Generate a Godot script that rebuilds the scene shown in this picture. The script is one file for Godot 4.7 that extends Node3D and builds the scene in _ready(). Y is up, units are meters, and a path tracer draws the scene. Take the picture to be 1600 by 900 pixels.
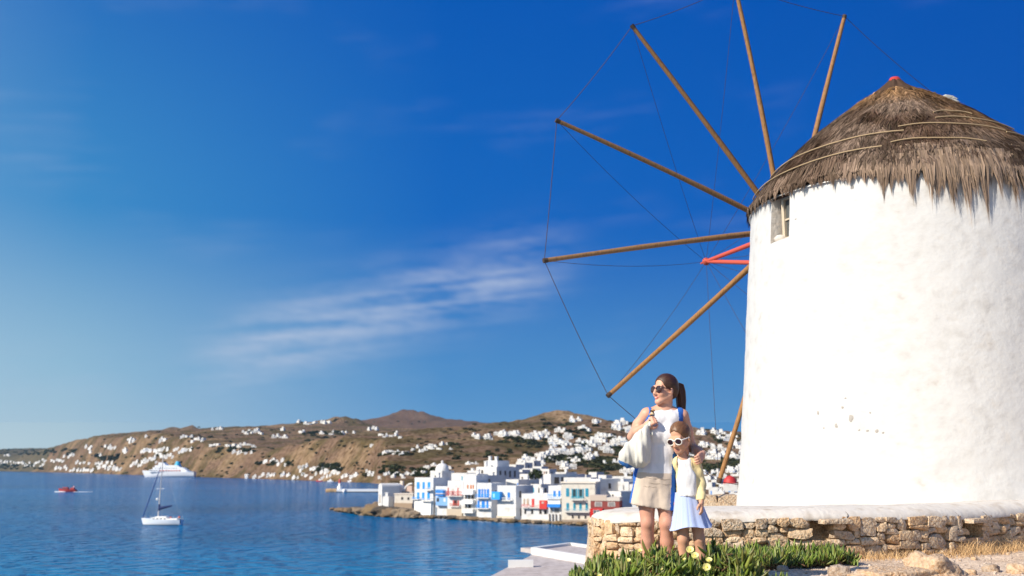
extends Node3D
# A whitewashed windmill on a stone-faced terrace above a bay; a woman and a girl stand before it.
# Metres, y up. The camera stands at x = 0, z = 0 and looks along -z.

const FOCAL := 1555.0          # focal length in pixels of the 1600 x 900 photograph
const HORIZON := 731.0         # row of the horizon in it
const EYE := Vector3(0, 0.9, 0)
const SEA := -9.0
const MILL := Vector3(6.09, 0.40, -15.0)
var pitch := atan((HORIZON - 450.0) / FOCAL)
var to_sun := Vector3(-sin(deg_to_rad(58.0)) * cos(deg_to_rad(35.0)), sin(deg_to_rad(35.0)), cos(deg_to_rad(58.0)) * cos(deg_to_rad(35.0)))
var M := {}
var used_names := {}
var rng := RandomNumberGenerator.new()


func _ready() -> void:
	rng.seed = 20240
	# --- camera, sky, sun, exposure
	var cam := Camera3D.new()
	cam.name = "camera"
	cam.position = EYE
	cam.rotation = Vector3(pitch, 0, 0)
	cam.fov = rad_to_deg(2.0 * atan(450.0 / FOCAL))
	cam.near = 0.1
	cam.far = 30000.0
	var lens := CameraAttributesPhysical.new()
	lens.frustum_focal_length = 12.0 * FOCAL / 450.0      # the same field of view on a frame 24 mm high
	lens.frustum_focus_distance = 11.0
	lens.exposure_aperture = 2.2
	cam.attributes = lens
	add_child(cam)
	cam.current = true
	var env := Environment.new()
	env.background_mode = Environment.BG_SKY
	env.tonemap_mode = Environment.TONE_MAPPER_LINEAR
	env.tonemap_exposure = 1.4
	env.sdfgi_enabled = true
	env.ssao_enabled = true
	env.ssil_enabled = true
	env.fog_enabled = true
	env.fog_density = 0.00004
	env.fog_light_color = Color(0.64, 0.84, 0.98)
	var sky := Sky.new()
	var pan := PanoramaSkyMaterial.new()
	pan.panorama = ImageTexture.create_from_image(sky_image())
	sky.sky_material = pan
	env.sky = sky
	var we := WorldEnvironment.new()
	we.name = "world_environment"
	we.environment = env
	add_child(we)
	var sun := DirectionalLight3D.new()
	sun.name = "sun"
	sun.light_energy = 1.58
	sun.light_color = Color(1.0, 0.955, 0.88)
	sun.light_angular_distance = 0.5
	sun.shadow_enabled = true
	add_child(sun)
	sun.look_at_from_position(to_sun * 100.0, Vector3.ZERO, Vector3.UP)
	make_materials()
	# --- the large structure
	build_sea()
	build_terrain()
	build_headland()
	build_mill()
	build_terrace_wall()
	build_low_roof()
	# --- the town and what is on the water
	build_waterfront()
	build_town()
	build_hill_houses()
	build_hill_plants()
	build_boats()
	# --- people and small things in front
	build_woman()
	build_girl()
	build_bag()
	build_stones()
	build_plants()


# ------------------------------------------------------------------ helpers
func spot(px: float, py: float, dist: float) -> Vector3:   # the point at a given distance that the photograph shows at this pixel
	var b := (450.0 - py) / FOCAL
	var y := b * cos(pitch) + sin(pitch)
	var z := b * sin(pitch) - cos(pitch)
	var k := dist / -z
	return EYE + Vector3((px - 800.0) / FOCAL * k, y * k, -dist)


func numbered(called: String) -> String:
	var n: int = used_names.get(called, 0)
	used_names[called] = n + 1
	return called if n == 0 else "%s_%03d" % [called, n]


func thing(called: String, label: String, category: String, pos := Vector3.ZERO, group := "") -> Node3D:
	var o := Node3D.new()
	o.name = numbered(called)
	o.position = pos
	add_child(o, true)
	return tag(o, label, category, group)


func tag(o: Node3D, label: String, category: String, group := "", kind := "") -> Node3D:
	if label:
		o.set_meta("label", label)
	if category:
		o.set_meta("category", category)
	if group:
		o.set_meta("group", group)
	if kind:
		o.set_meta("kind", kind)
	return o


func put(called: String, mesh: Mesh, mat: Material, parent: Node = null, xf := Transform3D()) -> MeshInstance3D:
	var o := MeshInstance3D.new()
	o.mesh = mesh
	o.transform = xf
	if mat:
		o.material_override = mat
	if parent == null:
		o.name = numbered(called)
		add_child(o, true)
	else:
		var n := 0
		if parent.has_meta("n_" + called):
			n = parent.get_meta("n_" + called)
		parent.set_meta("n_" + called, n + 1)
		o.name = called if n == 0 else "%s_%03d" % [called, n]
		parent.add_child(o, true)
	return o


func setting(called: String, mesh: Mesh, mat: Material, kind := "structure") -> MeshInstance3D:
	var o := put(called, mesh, mat)
	o.set_meta("kind", kind)
	return o


# Collects triangles; corners are given counter-clockwise as seen from outside and stored clockwise, as Godot wants them.
class Shape:
	var v := PackedVector3Array()
	var n := PackedVector3Array()
	var c := PackedColorArray()
	var t := PackedInt32Array()
	var col := Color(1, 1, 1)

	func tri(a: Vector3, b: Vector3, d: Vector3) -> void:
		var nn := (b - a).cross(d - a).normalized()
		var i := v.size()
		v.append(a); v.append(b); v.append(d)
		n.append(nn); n.append(nn); n.append(nn)
		c.append(col); c.append(col); c.append(col)
		t.append(i); t.append(i + 2); t.append(i + 1)

	func quad(a: Vector3, b: Vector3, d: Vector3, e: Vector3) -> void:
		var nn := (b - a).cross(d - a)
		if nn.length_squared() < 1e-14:
			nn = (d - a).cross(e - a)
		nn = nn.normalized()
		var i := v.size()
		for p in [a, b, d, e]:
			v.append(p); n.append(nn); c.append(col)
		t.append(i); t.append(i + 2); t.append(i + 1)
		t.append(i); t.append(i + 3); t.append(i + 2)

	func box(p: Vector3, s: Vector3, b := Basis()) -> void:      # centre, size
		var h := s * 0.5
		var q: Array[Vector3] = []
		for k in 8:
			q.append(p + b * Vector3(h.x if k & 1 else -h.x, h.y if k & 2 else -h.y, h.z if k & 4 else -h.z))
		quad(q[4], q[5], q[7], q[6]); quad(q[1], q[0], q[2], q[3])
		quad(q[5], q[1], q[3], q[7]); quad(q[0], q[4], q[6], q[2])
		quad(q[6], q[7], q[3], q[2]); quad(q[0], q[1], q[5], q[4])

	func box2(lo: Vector3, hi: Vector3) -> void:
		box((lo + hi) * 0.5, hi - lo)

	# a sheet of rows x cols points; outward normals when rows run up and columns run counter-clockwise seen from outside
	func sheet(p: PackedVector3Array, rows: int, cols: int, closed: bool, cc := PackedColorArray()) -> void:
		var start := v.size()
		var nn := PackedVector3Array()
		nn.resize(p.size())
		var idx := PackedInt32Array()
		for r in rows - 1:
			for k in cols - (0 if closed else 1):
				var k2 := (k + 1) % cols
				var a := r * cols + k
				var b := r * cols + k2
				var d := (r + 1) * cols + k2
				var e := (r + 1) * cols + k
				var f := (p[d] - p[a]).cross(p[e] - p[b])
				nn[a] += f; nn[b] += f; nn[d] += f; nn[e] += f
				idx.append(start + a); idx.append(start + d); idx.append(start + b)
				idx.append(start + a); idx.append(start + e); idx.append(start + d)
		v.append_array(p)
		for f in nn:
			n.append(f.normalized())
		if cc.size() == p.size():
			c.append_array(cc)
		else:
			for k in p.size():
				c.append(col)
		t.append_array(idx)

	func tube(pts: PackedVector3Array, radii: PackedFloat32Array, sides := 8, caps := true) -> void:
		var ring := PackedVector3Array()
		var up := Vector3.UP
		var m := pts.size()
		var u := Vector3.ZERO
		for i in m:
			var d := (pts[mini(i + 1, m - 1)] - pts[maxi(i - 1, 0)]).normalized()
			if i == 0:
				u = d.cross(Vector3.RIGHT if absf(d.y) > 0.8 else up).normalized()
			else:
				u = (u - d * u.dot(d)).normalized()
			var w := d.cross(u)
			for k in sides:
				var a := TAU * k / sides
				ring.append(pts[i] + (u * cos(a) + w * sin(a)) * radii[mini(i, radii.size() - 1)])
		sheet(ring, m, sides, true)
		if caps:
			for e in [0, m - 1]:
				for k in sides:
					var a: Vector3 = ring[e * sides + k]
					var b: Vector3 = ring[e * sides + (k + 1) % sides]
					if e == 0:
						tri(pts[0], b, a)
					else:
						tri(pts[m - 1], a, b)

	func ball(p: Vector3, r: Vector3, rows := 8, cols := 12, b := Basis()) -> void:
		var g := PackedVector3Array()
		for i in rows + 1:
			var la := -PI / 2 + PI * i / rows
			for k in cols:
				var lo := TAU * k / cols
				g.append(p + b * Vector3(r.x * cos(la) * cos(lo), r.y * sin(la), -r.z * cos(la) * sin(lo)))
		sheet(g, rows + 1, cols, true)

	# rings of (radius, height)
	func lathe(p: Vector3, prof: PackedVector2Array, cols := 24) -> void:
		var g := PackedVector3Array()
		for q in prof:
			for k in cols:
				var a := TAU * k / cols
				g.append(p + Vector3(q.x * cos(a), q.y, -q.x * sin(a)))
		sheet(g, prof.size(), cols, true)

	func mesh() -> ArrayMesh:
		var a := []
		a.resize(Mesh.ARRAY_MAX)
		a[Mesh.ARRAY_VERTEX] = v
		a[Mesh.ARRAY_NORMAL] = n
		a[Mesh.ARRAY_COLOR] = c
		a[Mesh.ARRAY_INDEX] = t
		var m := ArrayMesh.new()
		m.add_surface_from_arrays(Mesh.PRIMITIVE_TRIANGLES, a)
		return m


# several Shapes with a material each, in one mesh
func layered(list: Array) -> ArrayMesh:
	var m := ArrayMesh.new()
	for q in list:
		var s: Shape = q[0]
		if s.v.is_empty():
			continue
		var a := []
		a.resize(Mesh.ARRAY_MAX)
		a[Mesh.ARRAY_VERTEX] = s.v
		a[Mesh.ARRAY_NORMAL] = s.n
		a[Mesh.ARRAY_COLOR] = s.c
		a[Mesh.ARRAY_INDEX] = s.t
		m.add_surface_from_arrays(Mesh.PRIMITIVE_TRIANGLES, a)
		m.surface_set_material(m.get_surface_count() - 1, q[1])
	return m


func lin(r: float, g: float, b: float) -> Color:
	return Color(r, g, b).linear_to_srgb()


func fnl(seed_: int, freq: float, oct := 4, type := FastNoiseLite.TYPE_SIMPLEX_SMOOTH) -> FastNoiseLite:
	var f := FastNoiseLite.new()
	f.seed = seed_
	f.noise_type = type
	f.frequency = freq
	f.fractal_octaves = oct
	f.fractal_type = FastNoiseLite.FRACTAL_FBM if oct > 1 else FastNoiseLite.FRACTAL_NONE
	return f


func noise_tex(noise: FastNoiseLite, stops: Array = [], size := 512) -> NoiseTexture2D:
	var t := NoiseTexture2D.new()
	t.width = size
	t.height = size
	t.seamless = true
	t.seamless_blend_skirt = 0.2
	t.noise = noise
	if stops:
		var g := Gradient.new()
		g.offsets = PackedFloat32Array(stops.map(func(s): return s[0]))
		g.colors = PackedColorArray(stops.map(func(s): return s[1]))
		t.color_ramp = g
	return t


func bump_tex(noise: FastNoiseLite, strength := 6.0, size := 512) -> NoiseTexture2D:
	var t := noise_tex(noise, [], size)
	t.as_normal_map = true
	t.bump_strength = strength
	return t


func mat(called: String, color: Color, rough := 0.8, vertex := false) -> StandardMaterial3D:
	var m := StandardMaterial3D.new()
	m.resource_name = called
	m.albedo_color = color
	m.roughness = rough
	m.vertex_color_use_as_albedo = vertex
	M[called] = m
	return m


func tri_map(m: StandardMaterial3D, scale: float, world := true) -> void:
	m.uv1_triplanar = true
	m.uv1_world_triplanar = world
	m.uv1_scale = Vector3.ONE * scale


func smooth01(a: float, b: float, x: float) -> float:
	var k := clampf((x - a) / (b - a), 0.0, 1.0)
	return k * k * (3.0 - 2.0 * k)


func table(xs: Array, ys: Array, x: float) -> float:
	for i in range(1, xs.size()):
		if x <= xs[i]:
			return lerpf(ys[i - 1], ys[i], clampf((x - xs[i - 1]) / (xs[i] - xs[i - 1]), 0.0, 1.0))
	return ys[-1]


# ------------------------------------------------------------------ sky
# Colour by height above the horizon and by bearing from the point opposite the sun: deep blue there, paler towards the sun and the horizon.
func sky_image() -> Image:
	var rgb := func(r: int, g: int, b: int) -> Color: return Color8(r, g, b).srgb_to_linear()
	var bearings := [0.0, 28.0, 44.0, 62.0, 82.0, 115.0, 180.0]
	var heights := [0.0, 1.0, 5.0, 14.0, 27.0, 50.0, 90.0]
	var grid := [
		[rgb.call(85, 140, 196), rgb.call(85, 140, 196), rgb.call(95, 150, 199), rgb.call(117, 167, 207), rgb.call(190, 207, 215), rgb.call(212, 224, 230), rgb.call(228, 230, 228)],
		[rgb.call(82, 138, 195), rgb.call(82, 138, 195), rgb.call(90, 147, 199), rgb.call(98, 154, 204), rgb.call(176, 201, 215), rgb.call(210, 224, 231), rgb.call(230, 232, 231)],
		[rgb.call(66, 130, 196), rgb.call(68, 131, 196), rgb.call(72, 136, 198), rgb.call(77, 141, 200), rgb.call(146, 187, 213), rgb.call(198, 217, 230), rgb.call(232, 236, 238)],
		[rgb.call(4, 86, 180), rgb.call(5, 87, 181), rgb.call(8, 94, 187), rgb.call(16, 102, 190), rgb.call(60, 138, 199), rgb.call(156, 198, 226), rgb.call(226, 235, 241)],
		[rgb.call(0, 79, 172), rgb.call(0, 80, 174), rgb.call(0, 83, 179), rgb.call(4, 88, 181), rgb.call(34, 106, 187), rgb.call(116, 168, 216), rgb.call(218, 231, 242)],
		[rgb.call(0, 75, 166), rgb.call(0, 76, 168), rgb.call(0, 79, 171), rgb.call(5, 84, 176), rgb.call(25, 98, 182), rgb.call(70, 134, 200), rgb.call(170, 203, 232)],
		[rgb.call(12, 84, 172), rgb.call(12, 84, 172), rgb.call(12, 84, 172), rgb.call(12, 84, 172), rgb.call(12, 84, 172), rgb.call(12, 84, 172), rgb.call(12, 84, 172)],
	]
	var w := 2048
	var h := 1024
	var im := Image.create(w, h, false, Image.FORMAT_RGBF)
	var anti := Vector2(-to_sun.x, -to_sun.z).normalized()
	var wisp := fnl(5, 1.0, 5)
	var wide := fnl(9, 1.0, 3)
	var streak := fnl(11, 1.0, 4)
	for py in h:
		var el := 90.0 - 180.0 * (py + 0.5) / h
		if el < -1.0:
			continue
		var e := maxf(el, 0.0)
		var r := 1
		while r < 6 and e > heights[r]:
			r += 1
		var ke: float = clampf((e - heights[r - 1]) / (heights[r] - heights[r - 1]), 0, 1)
		ke = lerpf(ke, ke * ke * (3 - 2 * ke), 0.3)
		for px in w:
			var az := wrapf(TAU * (px + 0.5) / w, -PI, PI)        # 0 along -z, to the right positive
			var d := Vector2(sin(az), -cos(az))
			var b := rad_to_deg(acos(clampf(d.dot(anti), -1, 1)))
			var q := 1
			while q < 6 and b > bearings[q]:
				q += 1
			var kb: float = clampf((b - bearings[q - 1]) / (bearings[q] - bearings[q - 1]), 0, 1)
			var lo: Color = grid[r - 1][q - 1].lerp(grid[r - 1][q], kb)
			var hi: Color = grid[r][q - 1].lerp(grid[r][q], kb)
			var col := lo.lerp(hi, ke)
			# thin ice clouds: one long wisp and faint scraps, drawn out along the wind
			var deg := rad_to_deg(az)
			if e < 60.0:
				var along := deg + 7.2
				var line := 8.9 + 0.30 * along
				var across := e - line
				var body := exp(-pow(along / 9.9, 6.0)) * exp(-pow(across / 2.0, 2.0))
				var u := Vector2(deg * 0.10 + e * 0.05, (e - deg * 0.11) * 0.85)
				var f := wisp.get_noise_2d(u.x * 0.9, u.y * 0.8) * 0.75 + streak.get_noise_2d(u.x * 0.55 + 7.0, u.y * 3.0) * 0.42
				var cov := body * clampf(0.46 + 1.2 * f, 0.0, 1.15) * 0.86
				var scraps := clampf(wide.get_noise_2d(deg * 0.07 + 3.0, e * 0.16) - 0.12, 0.0, 1.0) * clampf(0.35 + streak.get_noise_2d(u.x * 1.2, u.y * 1.5), 0.0, 1.0)
				cov = clampf(cov + scraps * 0.20, 0.0, 0.8)
				col = col.lerp(Color(0.50, 0.57, 0.72).lerp(col * 1.3, 0.1), cov)
			im.set_pixel(px, py, col / 1.4)
	var low := Color(0.16, 0.20, 0.24)
	im.fill_rect(Rect2i(0, int(h * 91.0 / 180.0), w, h), low)
	return im


# ------------------------------------------------------------------ materials
func make_materials() -> void:
	var m: StandardMaterial3D
	# whitewashed mill wall: brushed lime with fine pits and a few worn grey spots
	m = mat("limewash", lin(0.54, 0.54, 0.545), 0.9, true)
	m.albedo_texture = noise_tex(fnl(3, 0.006, 5), [[0.0, Color(0.90, 0.89, 0.88)], [0.35, Color(0.985, 0.98, 0.975)], [0.6, Color(1, 1, 1)], [0.86, Color(0.97, 0.955, 0.94)], [1.0, Color(0.86, 0.83, 0.80)]], 1024)
	m.normal_enabled = true
	m.normal_texture = bump_tex(fnl(4, 0.022, 5), 9.0, 1024)
	m.normal_scale = 0.22
	tri_map(m, 0.42)
	m = mat("whitewash", lin(0.60, 0.565, 0.525), 0.9, true)
	m.albedo_texture = noise_tex(fnl(13, 0.01, 5), [[0.0, Color(0.80, 0.75, 0.69)], [0.3, Color(0.94, 0.92, 0.90)], [0.5, Color(1, 1, 1)], [1.0, Color(0.98, 0.96, 0.94)]])
	m.normal_enabled = true
	m.normal_texture = bump_tex(fnl(14, 0.03, 4), 8.0)
	m.normal_scale = 0.25
	tri_map(m, 0.7)
	m = mat("town_white", lin(0.67, 0.67, 0.675), 0.9, true)
	m.albedo_texture = noise_tex(fnl(15, 0.012, 4), [[0.0, Color(0.84, 0.82, 0.80)], [0.4, Color(0.97, 0.97, 0.97)], [1.0, Color(1, 1, 1)]])
	tri_map(m, 0.12)
	m = mat("paint", Color(1, 1, 1), 0.6, true)
	m = mat("dull", Color(1, 1, 1), 0.9, true)
	# stone: sandy, ochre and grey blocks tinted one by one
	m = mat("stone", Color(1, 1, 1), 0.92, true)
	m.albedo_texture = noise_tex(fnl(21, 0.02, 5), [[0.0, Color(0.50, 0.42, 0.35)], [0.3, Color(0.82, 0.74, 0.66)], [0.55, Color(1, 0.97, 0.93)], [0.75, Color(0.93, 0.80, 0.66)], [1.0, Color(0.72, 0.66, 0.62)]])
	m.normal_enabled = true
	m.normal_texture = bump_tex(fnl(22, 0.03, 5), 14.0)
	m.normal_scale = 0.9
	tri_map(m, 1.6)
	m = mat("mortar", lin(0.50, 0.40, 0.29), 0.95)
	m.albedo_texture = noise_tex(fnl(23, 0.03, 5), [[0.0, Color(0.45, 0.38, 0.3)], [0.5, Color(0.9, 0.85, 0.78)], [1.0, Color(1, 1, 1)]])
	m.normal_enabled = true
	m.normal_texture = bump_tex(fnl(24, 0.05, 4), 16.0)
	tri_map(m, 2.0)
	m = mat("earth", Color(1, 1, 1), 0.97, true)
	m.albedo_texture = noise_tex(fnl(25, 0.02, 6), [[0.0, Color(0.62, 0.57, 0.53)], [0.4, Color(0.88, 0.84, 0.8)], [0.6, Color(1, 0.98, 0.95)], [1.0, Color(0.85, 0.78, 0.7)]], 1024)
	m.normal_enabled = true
	m.normal_texture = bump_tex(fnl(26, 0.03, 5), 9.0, 1024)
	tri_map(m, 0.8)
	m = mat("hillside", Color(1, 1, 1), 1.0, true)
	m.specular_mode = BaseMaterial3D.SPECULAR_DISABLED
	m.albedo_texture = noise_tex(fnl(27, 0.012, 6), [[0.0, Color(0.30, 0.27, 0.20)], [0.35, Color(0.66, 0.60, 0.5)], [0.55, Color(0.95, 0.92, 0.86)], [0.8, Color(1, 0.97, 0.9)], [1.0, Color(0.70, 0.62, 0.55)]], 1024)
	tri_map(m, 0.016)
	# the sea
	m = mat("seawater", lin(1, 1, 1), 0.12, true)
	m.metallic_specular = 0.042
	m.normal_enabled = true
	m.normal_texture = bump_tex(fnl(31, 0.011, 6), 16.0, 1024)
	m.normal_scale = 1.35
	m.uv1_triplanar = true
	m.uv1_world_triplanar = true
	m.uv1_scale = Vector3(0.020, 0.020, 0.034)
	m.uv1_triplanar_sharpness = 4.0
	m = mat("foam", lin(0.8, 0.82, 0.85), 0.8)
	# wood, straw, rope, iron
	m = mat("spar_wood", Color(1, 1, 1), 0.75, true)
	m.albedo_texture = noise_tex(fnl(41, 0.03, 4), [[0.0, Color(0.50, 0.42, 0.34)], [0.45, Color(0.92, 0.88, 0.84)], [1.0, Color(1, 1, 1)]])
	m.uv1_triplanar = true
	m.uv1_scale = Vector3(3.0, 0.5, 3.0)
	m = mat("straw", Color(1, 1, 1), 0.95, true)
	m.specular_mode = BaseMaterial3D.SPECULAR_DISABLED
	m = mat("rope", lin(0.06, 0.035, 0.03), 0.9)
	m = mat("red_iron", lin(0.50, 0.075, 0.045), 0.6)
	m = mat("pale_wood", lin(0.50, 0.42, 0.32), 0.8)
	m = mat("glass_dark", lin(0.085, 0.09, 0.09), 0.08)
	m = mat("leaf", Color(1, 1, 1), 0.42, true)
	m.backlight_enabled = true
	m.backlight = lin(0.12, 0.16, 0.03)
	m = mat("far_leaf", Color(1, 1, 1), 0.9, true)
	m = mat("dry_grass", Color(1, 1, 1), 0.9, true)
	# people
	m = mat("skin", Color(1, 1, 1), 0.55, true)
	m.subsurf_scatter_enabled = true
	m.subsurf_scatter_strength = 0.05
	m = mat("linen", Color(1, 1, 1), 0.95, true)
	m.normal_enabled = true
	m.normal_texture = bump_tex(fnl(51, 0.05, 4), 7.0)
	m.normal_scale = 0.18
	tri_map(m, 3.0)
	m.rim_enabled = true
	m.rim = 0.2
	m = mat("hair", Color(1, 1, 1), 0.5, true)
	m = mat("canvas", Color(1, 1, 1), 0.85, true)
	m.normal_enabled = true
	m.normal_texture = bump_tex(fnl(52, 0.04, 3), 4.0)
	m.normal_scale = 0.3
	tri_map(m, 4.0)


# ------------------------------------------------------------------ sea
func build_sea() -> void:
	var s := Shape.new()
	var zs: Array[float] = [60.0, 20.0]
	var d := 12.0
	while d < 5400.0:
		zs.append(-d)
		d = d * 1.035 + 1.5
	var p := PackedVector3Array()
	var cc := PackedColorArray()
	var cols := 120
	var big := fnl(61, 0.012, 4)
	var patch := fnl(62, 0.004, 3)
	for z in zs:
		var half := 300.0 + absf(z) * 1.1
		for k in cols:
			var x := lerpf(-half, half, float(k) / (cols - 1))
			var dist := Vector2(x, z).length()
			p.append(Vector3(x, SEA, z))
			var n := big.get_noise_2d(x, z * 1.6) * 0.5 + patch.get_noise_2d(x, z * 2.5)
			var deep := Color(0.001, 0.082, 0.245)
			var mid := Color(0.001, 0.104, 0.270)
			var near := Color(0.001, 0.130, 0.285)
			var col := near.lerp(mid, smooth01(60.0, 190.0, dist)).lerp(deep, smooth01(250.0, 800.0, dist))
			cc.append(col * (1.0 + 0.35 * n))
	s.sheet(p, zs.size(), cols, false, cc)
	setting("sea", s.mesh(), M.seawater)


# ------------------------------------------------------------------ far shore and hills
var ridges := []
var rough_a := fnl(71, 0.0045, 5)
var rough_b := fnl(72, 0.022, 4, FastNoiseLite.TYPE_SIMPLEX)
var crag := fnl(73, 0.05, 3, FastNoiseLite.TYPE_CELLULAR)


func ridge(width: float, list: Array) -> void:       # crest points: pixel, row, distance; width: how far the slope reaches
	var pts := PackedVector3Array()
	for q in list:
		var p := spot(q[0], q[1], q[2])
		pts.append(Vector3(p.x, p.y - SEA, p.z))
	ridges.append([pts, width])


func shore_dist(bearing: float) -> float:
	return table([-300, 0, 100, 200, 330, 450, 520, 585, 598, 612, 650, 700, 840, 930, 1000, 1160, 1400], [4000, 2900, 2150, 1500, 1040, 840, 730, 660, 620, 226, 213, 212, 197, 184, 172, 150, 120], bearing)


func land_height(x: float, z: float) -> float:
	var depth := -z
	var bearing := 800.0 + FOCAL * x / maxf(depth, 1.0)
	var inland := depth - shore_dist(bearing)
	if inland < 0.0:
		return SEA - 3.0
	var base := 2.0 + 6.0 * (1.0 - exp(-inland / 160.0)) + 0.006 * minf(inland, 1500.0)
	base -= 5.6 * smooth01(740.0, 612.0, bearing) * smooth01(760.0, 520.0, depth) * smooth01(600.0, 606.0, bearing)
	base = maxf(base, 0.6)
	var sum := pow(base, 7.0)
	for r in ridges:
		var pts: PackedVector3Array = r[0]
		var w: float = r[1]
		var best := 0.0
		for i in pts.size() - 1:
			var a := Vector2(pts[i].x, pts[i].z)
			var b := Vector2(pts[i + 1].x, pts[i + 1].z)
			var ab := b - a
			var k := clampf((Vector2(x, z) - a).dot(ab) / ab.length_squared(), 0.0, 1.0)
			var dd := (Vector2(x, z) - a - ab * k).length() / w
			if dd < 1.0:
				var hh := lerpf(pts[i].y, pts[i + 1].y, k) * pow(1.0 - dd, 1.15)
				best = maxf(best, hh)
		sum += pow(best, 7.0)
	var h := pow(sum, 1.0 / 7.0)
	var n := rough_a.get_noise_2d(x, z)
	var n2 := rough_b.get_noise_2d(x, z)
	h += smooth01(6.0, 26.0, h) * (n * h * 0.05 + n2 * (1.4 + 0.012 * h) + maxf(crag.get_noise_2d(x, z) + 0.75, 0.0) * (3.0 if depth < 900.0 else 1.2) * smooth01(-0.1, 0.3, rough_b.get_noise_2d(x * 0.4, z * 0.4)))
	return SEA + lerpf(-1.5, h, smooth01(0.0, maxf(8.0, depth * 0.20 - 60.0), inland))


func build_terrain() -> void:
	ridge(1500, [[-500, 700, 4400], [-60, 704, 4200], [20, 701, 4000], [60, 700, 3900], [90, 705, 3600]])
	ridge(1250, [[60, 716, 3300], [130, 702, 2900], [200, 685, 2500], [265, 673, 2250], [330, 675, 2100], [400, 670, 2050], [450, 667, 1950], [495, 660, 1900], [535, 662, 1880], [580, 686, 1850], [640, 700, 1800]])
	ridge(140, [[525, 658, 1900], [545, 655, 1880], [562, 662, 1870]])
	ridge(130, [[270, 671, 2250], [290, 669, 2240], [310, 673, 2200]])
	ridge(1500, [[520, 676, 3300], [575, 664, 3200], [605, 652, 3150], [640, 647, 3100], [690, 655, 3050], [730, 659, 3000], [780, 661, 3000], [830, 662, 2950], [900, 668, 2900], [1200, 690, 2900]])
	ridge(220, [[622, 647, 3130], [640, 644, 3100], [660, 649, 3080]])
	ridge(600, [[700, 694, 1150], [745, 686, 1080], [785, 675, 1020], [825, 664, 980], [855, 655, 950], [880, 652, 940], [905, 655, 930], [950, 664, 920], [1000, 668, 920], [1050, 674, 920], [1110, 678, 920], [1160, 680, 900], [1300, 684, 880], [1600, 690, 850], [1800, 700, 800]])
	ridge(120, [[850, 653, 950], [880, 650, 940], [900, 653, 930]])
	ridge(230, [[640, 725, 760], [690, 716, 700], [740, 706, 660], [775, 700, 640], [810, 701, 620], [845, 712, 600], [880, 724, 560]])
	ridge(260, [[395, 722, 1300], [440, 706, 1280], [480, 698, 1250], [512, 703, 1230], [545, 722, 1180]])
	var rows: Array[float] = []
	var d := 118.0
	while d < 5200.0:
		rows.append(d)
		d *= 1.008 if d > 650.0 and d < 2000.0 else 1.017
	var cols := 520
	var p := PackedVector3Array()
	var cc := PackedColorArray()
	for depth in rows:
		for k in cols:
			var tanx := lerpf(-0.68, 0.66, float(k) / (cols - 1))
			var x := tanx * depth
			var y := land_height(x, -depth)
			p.append(Vector3(x, y, -depth))
			cc.append(ground_tone(x, y, -depth))
	var s := Shape.new()
	s.sheet(p, rows.size(), cols, false, cc)
	setting("hills", s.mesh(), M.hillside)


func ground_tone(x: float, y: float, z: float) -> Color:
	var a := rough_a.get_noise_2d(x * 1.7 + 900.0, z * 1.7)
	var b := rough_b.get_noise_3d(x * 0.8, y * 1.6, z * 0.8 + 400.0)
	var c := crag.get_noise_3d(x * 0.5, y * 1.2, z * 0.5)
	var soil := Color(0.192, 0.138, 0.115)
	var grass := Color(0.278, 0.208, 0.152)
	var scrub := Color(0.10, 0.085, 0.05)
	var rock := Color(0.31, 0.21, 0.16)
	var col := soil.lerp(grass, smooth01(-0.1, 0.35, a + 0.3 * b))
	col = col.lerp(scrub, smooth01(0.02, 0.40, b - 0.4 * a + 0.1) * 0.85)
	col = col.lerp(rock, smooth01(-0.3, 0.2, c + 0.6 * a) * 0.35)
	if -z > 2500.0:
		col = col.lerp(Color(0.105, 0.105, 0.085) if x < -1150.0 else Color(0.16, 0.10, 0.088), 0.75)
	return col * 1.02


# ------------------------------------------------------------------ the headland under the terrace
var bump_a := fnl(81, 0.9, 4)
var bump_b := fnl(82, 5.0, 3)


func ground(x: float, z: float) -> float:
	var depth := -z
	var edge := table([-3, 5, 7.4, 8.3, 9.3, 10.4, 12, 20], [-2.0, -0.8, 0.18, 0.52, 0.80, 1.06, 1.2, 1.5], depth)
	var h := -0.015 + 0.025 * bump_a.get_noise_2d(x, z) + 0.010 * bump_b.get_noise_2d(x, z)
	h += 0.05 * smooth01(4.5, 8.0, x)
	h += 0.05 * smooth01(3.0, 6.5, x) * smooth01(8.6, 8.0, depth)
	var over := edge - x
	if over > 0.0:
		h -= 12.0 * over * over / (0.10 + over) 
	var back := depth - 19.0
	if back > 0.0:
		h -= back * 1.6
	return maxf(h, SEA - 2.0)


func build_headland() -> void:
	var xs: Array[float] = []
	var zs: Array[float] = []
	var x := -9.0
	while x < 26.0:
		xs.append(x)
		x += 0.06 if x > 0.0 and x < 8.0 else 0.35
	var z := 4.0
	while z > -26.0:
		zs.append(z)
		z -= 0.05 if z < -7.6 and z > -12.4 else 0.35
	var p := PackedVector3Array()
	var cc := PackedColorArray()
	for zz in zs:
		for xx in xs:
			p.append(Vector3(xx, ground(xx, zz), zz))
			var k := bump_a.get_noise_2d(xx * 0.8 + 50.0, zz * 0.8)
			cc.append(Color(0.70, 0.585, 0.49).lerp(Color(0.58, 0.46, 0.36), smooth01(-0.1, 0.4, k)))
	var s := Shape.new()
	s.sheet(p, zs.size(), xs.size(), false, cc)
	setting("ground", s.mesh(), M.earth)


# ------------------------------------------------------------------ the windmill
func mill_radius(y: float) -> float:      # y above the mill's foot
	return 2.68 - 0.0826 * y


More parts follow.
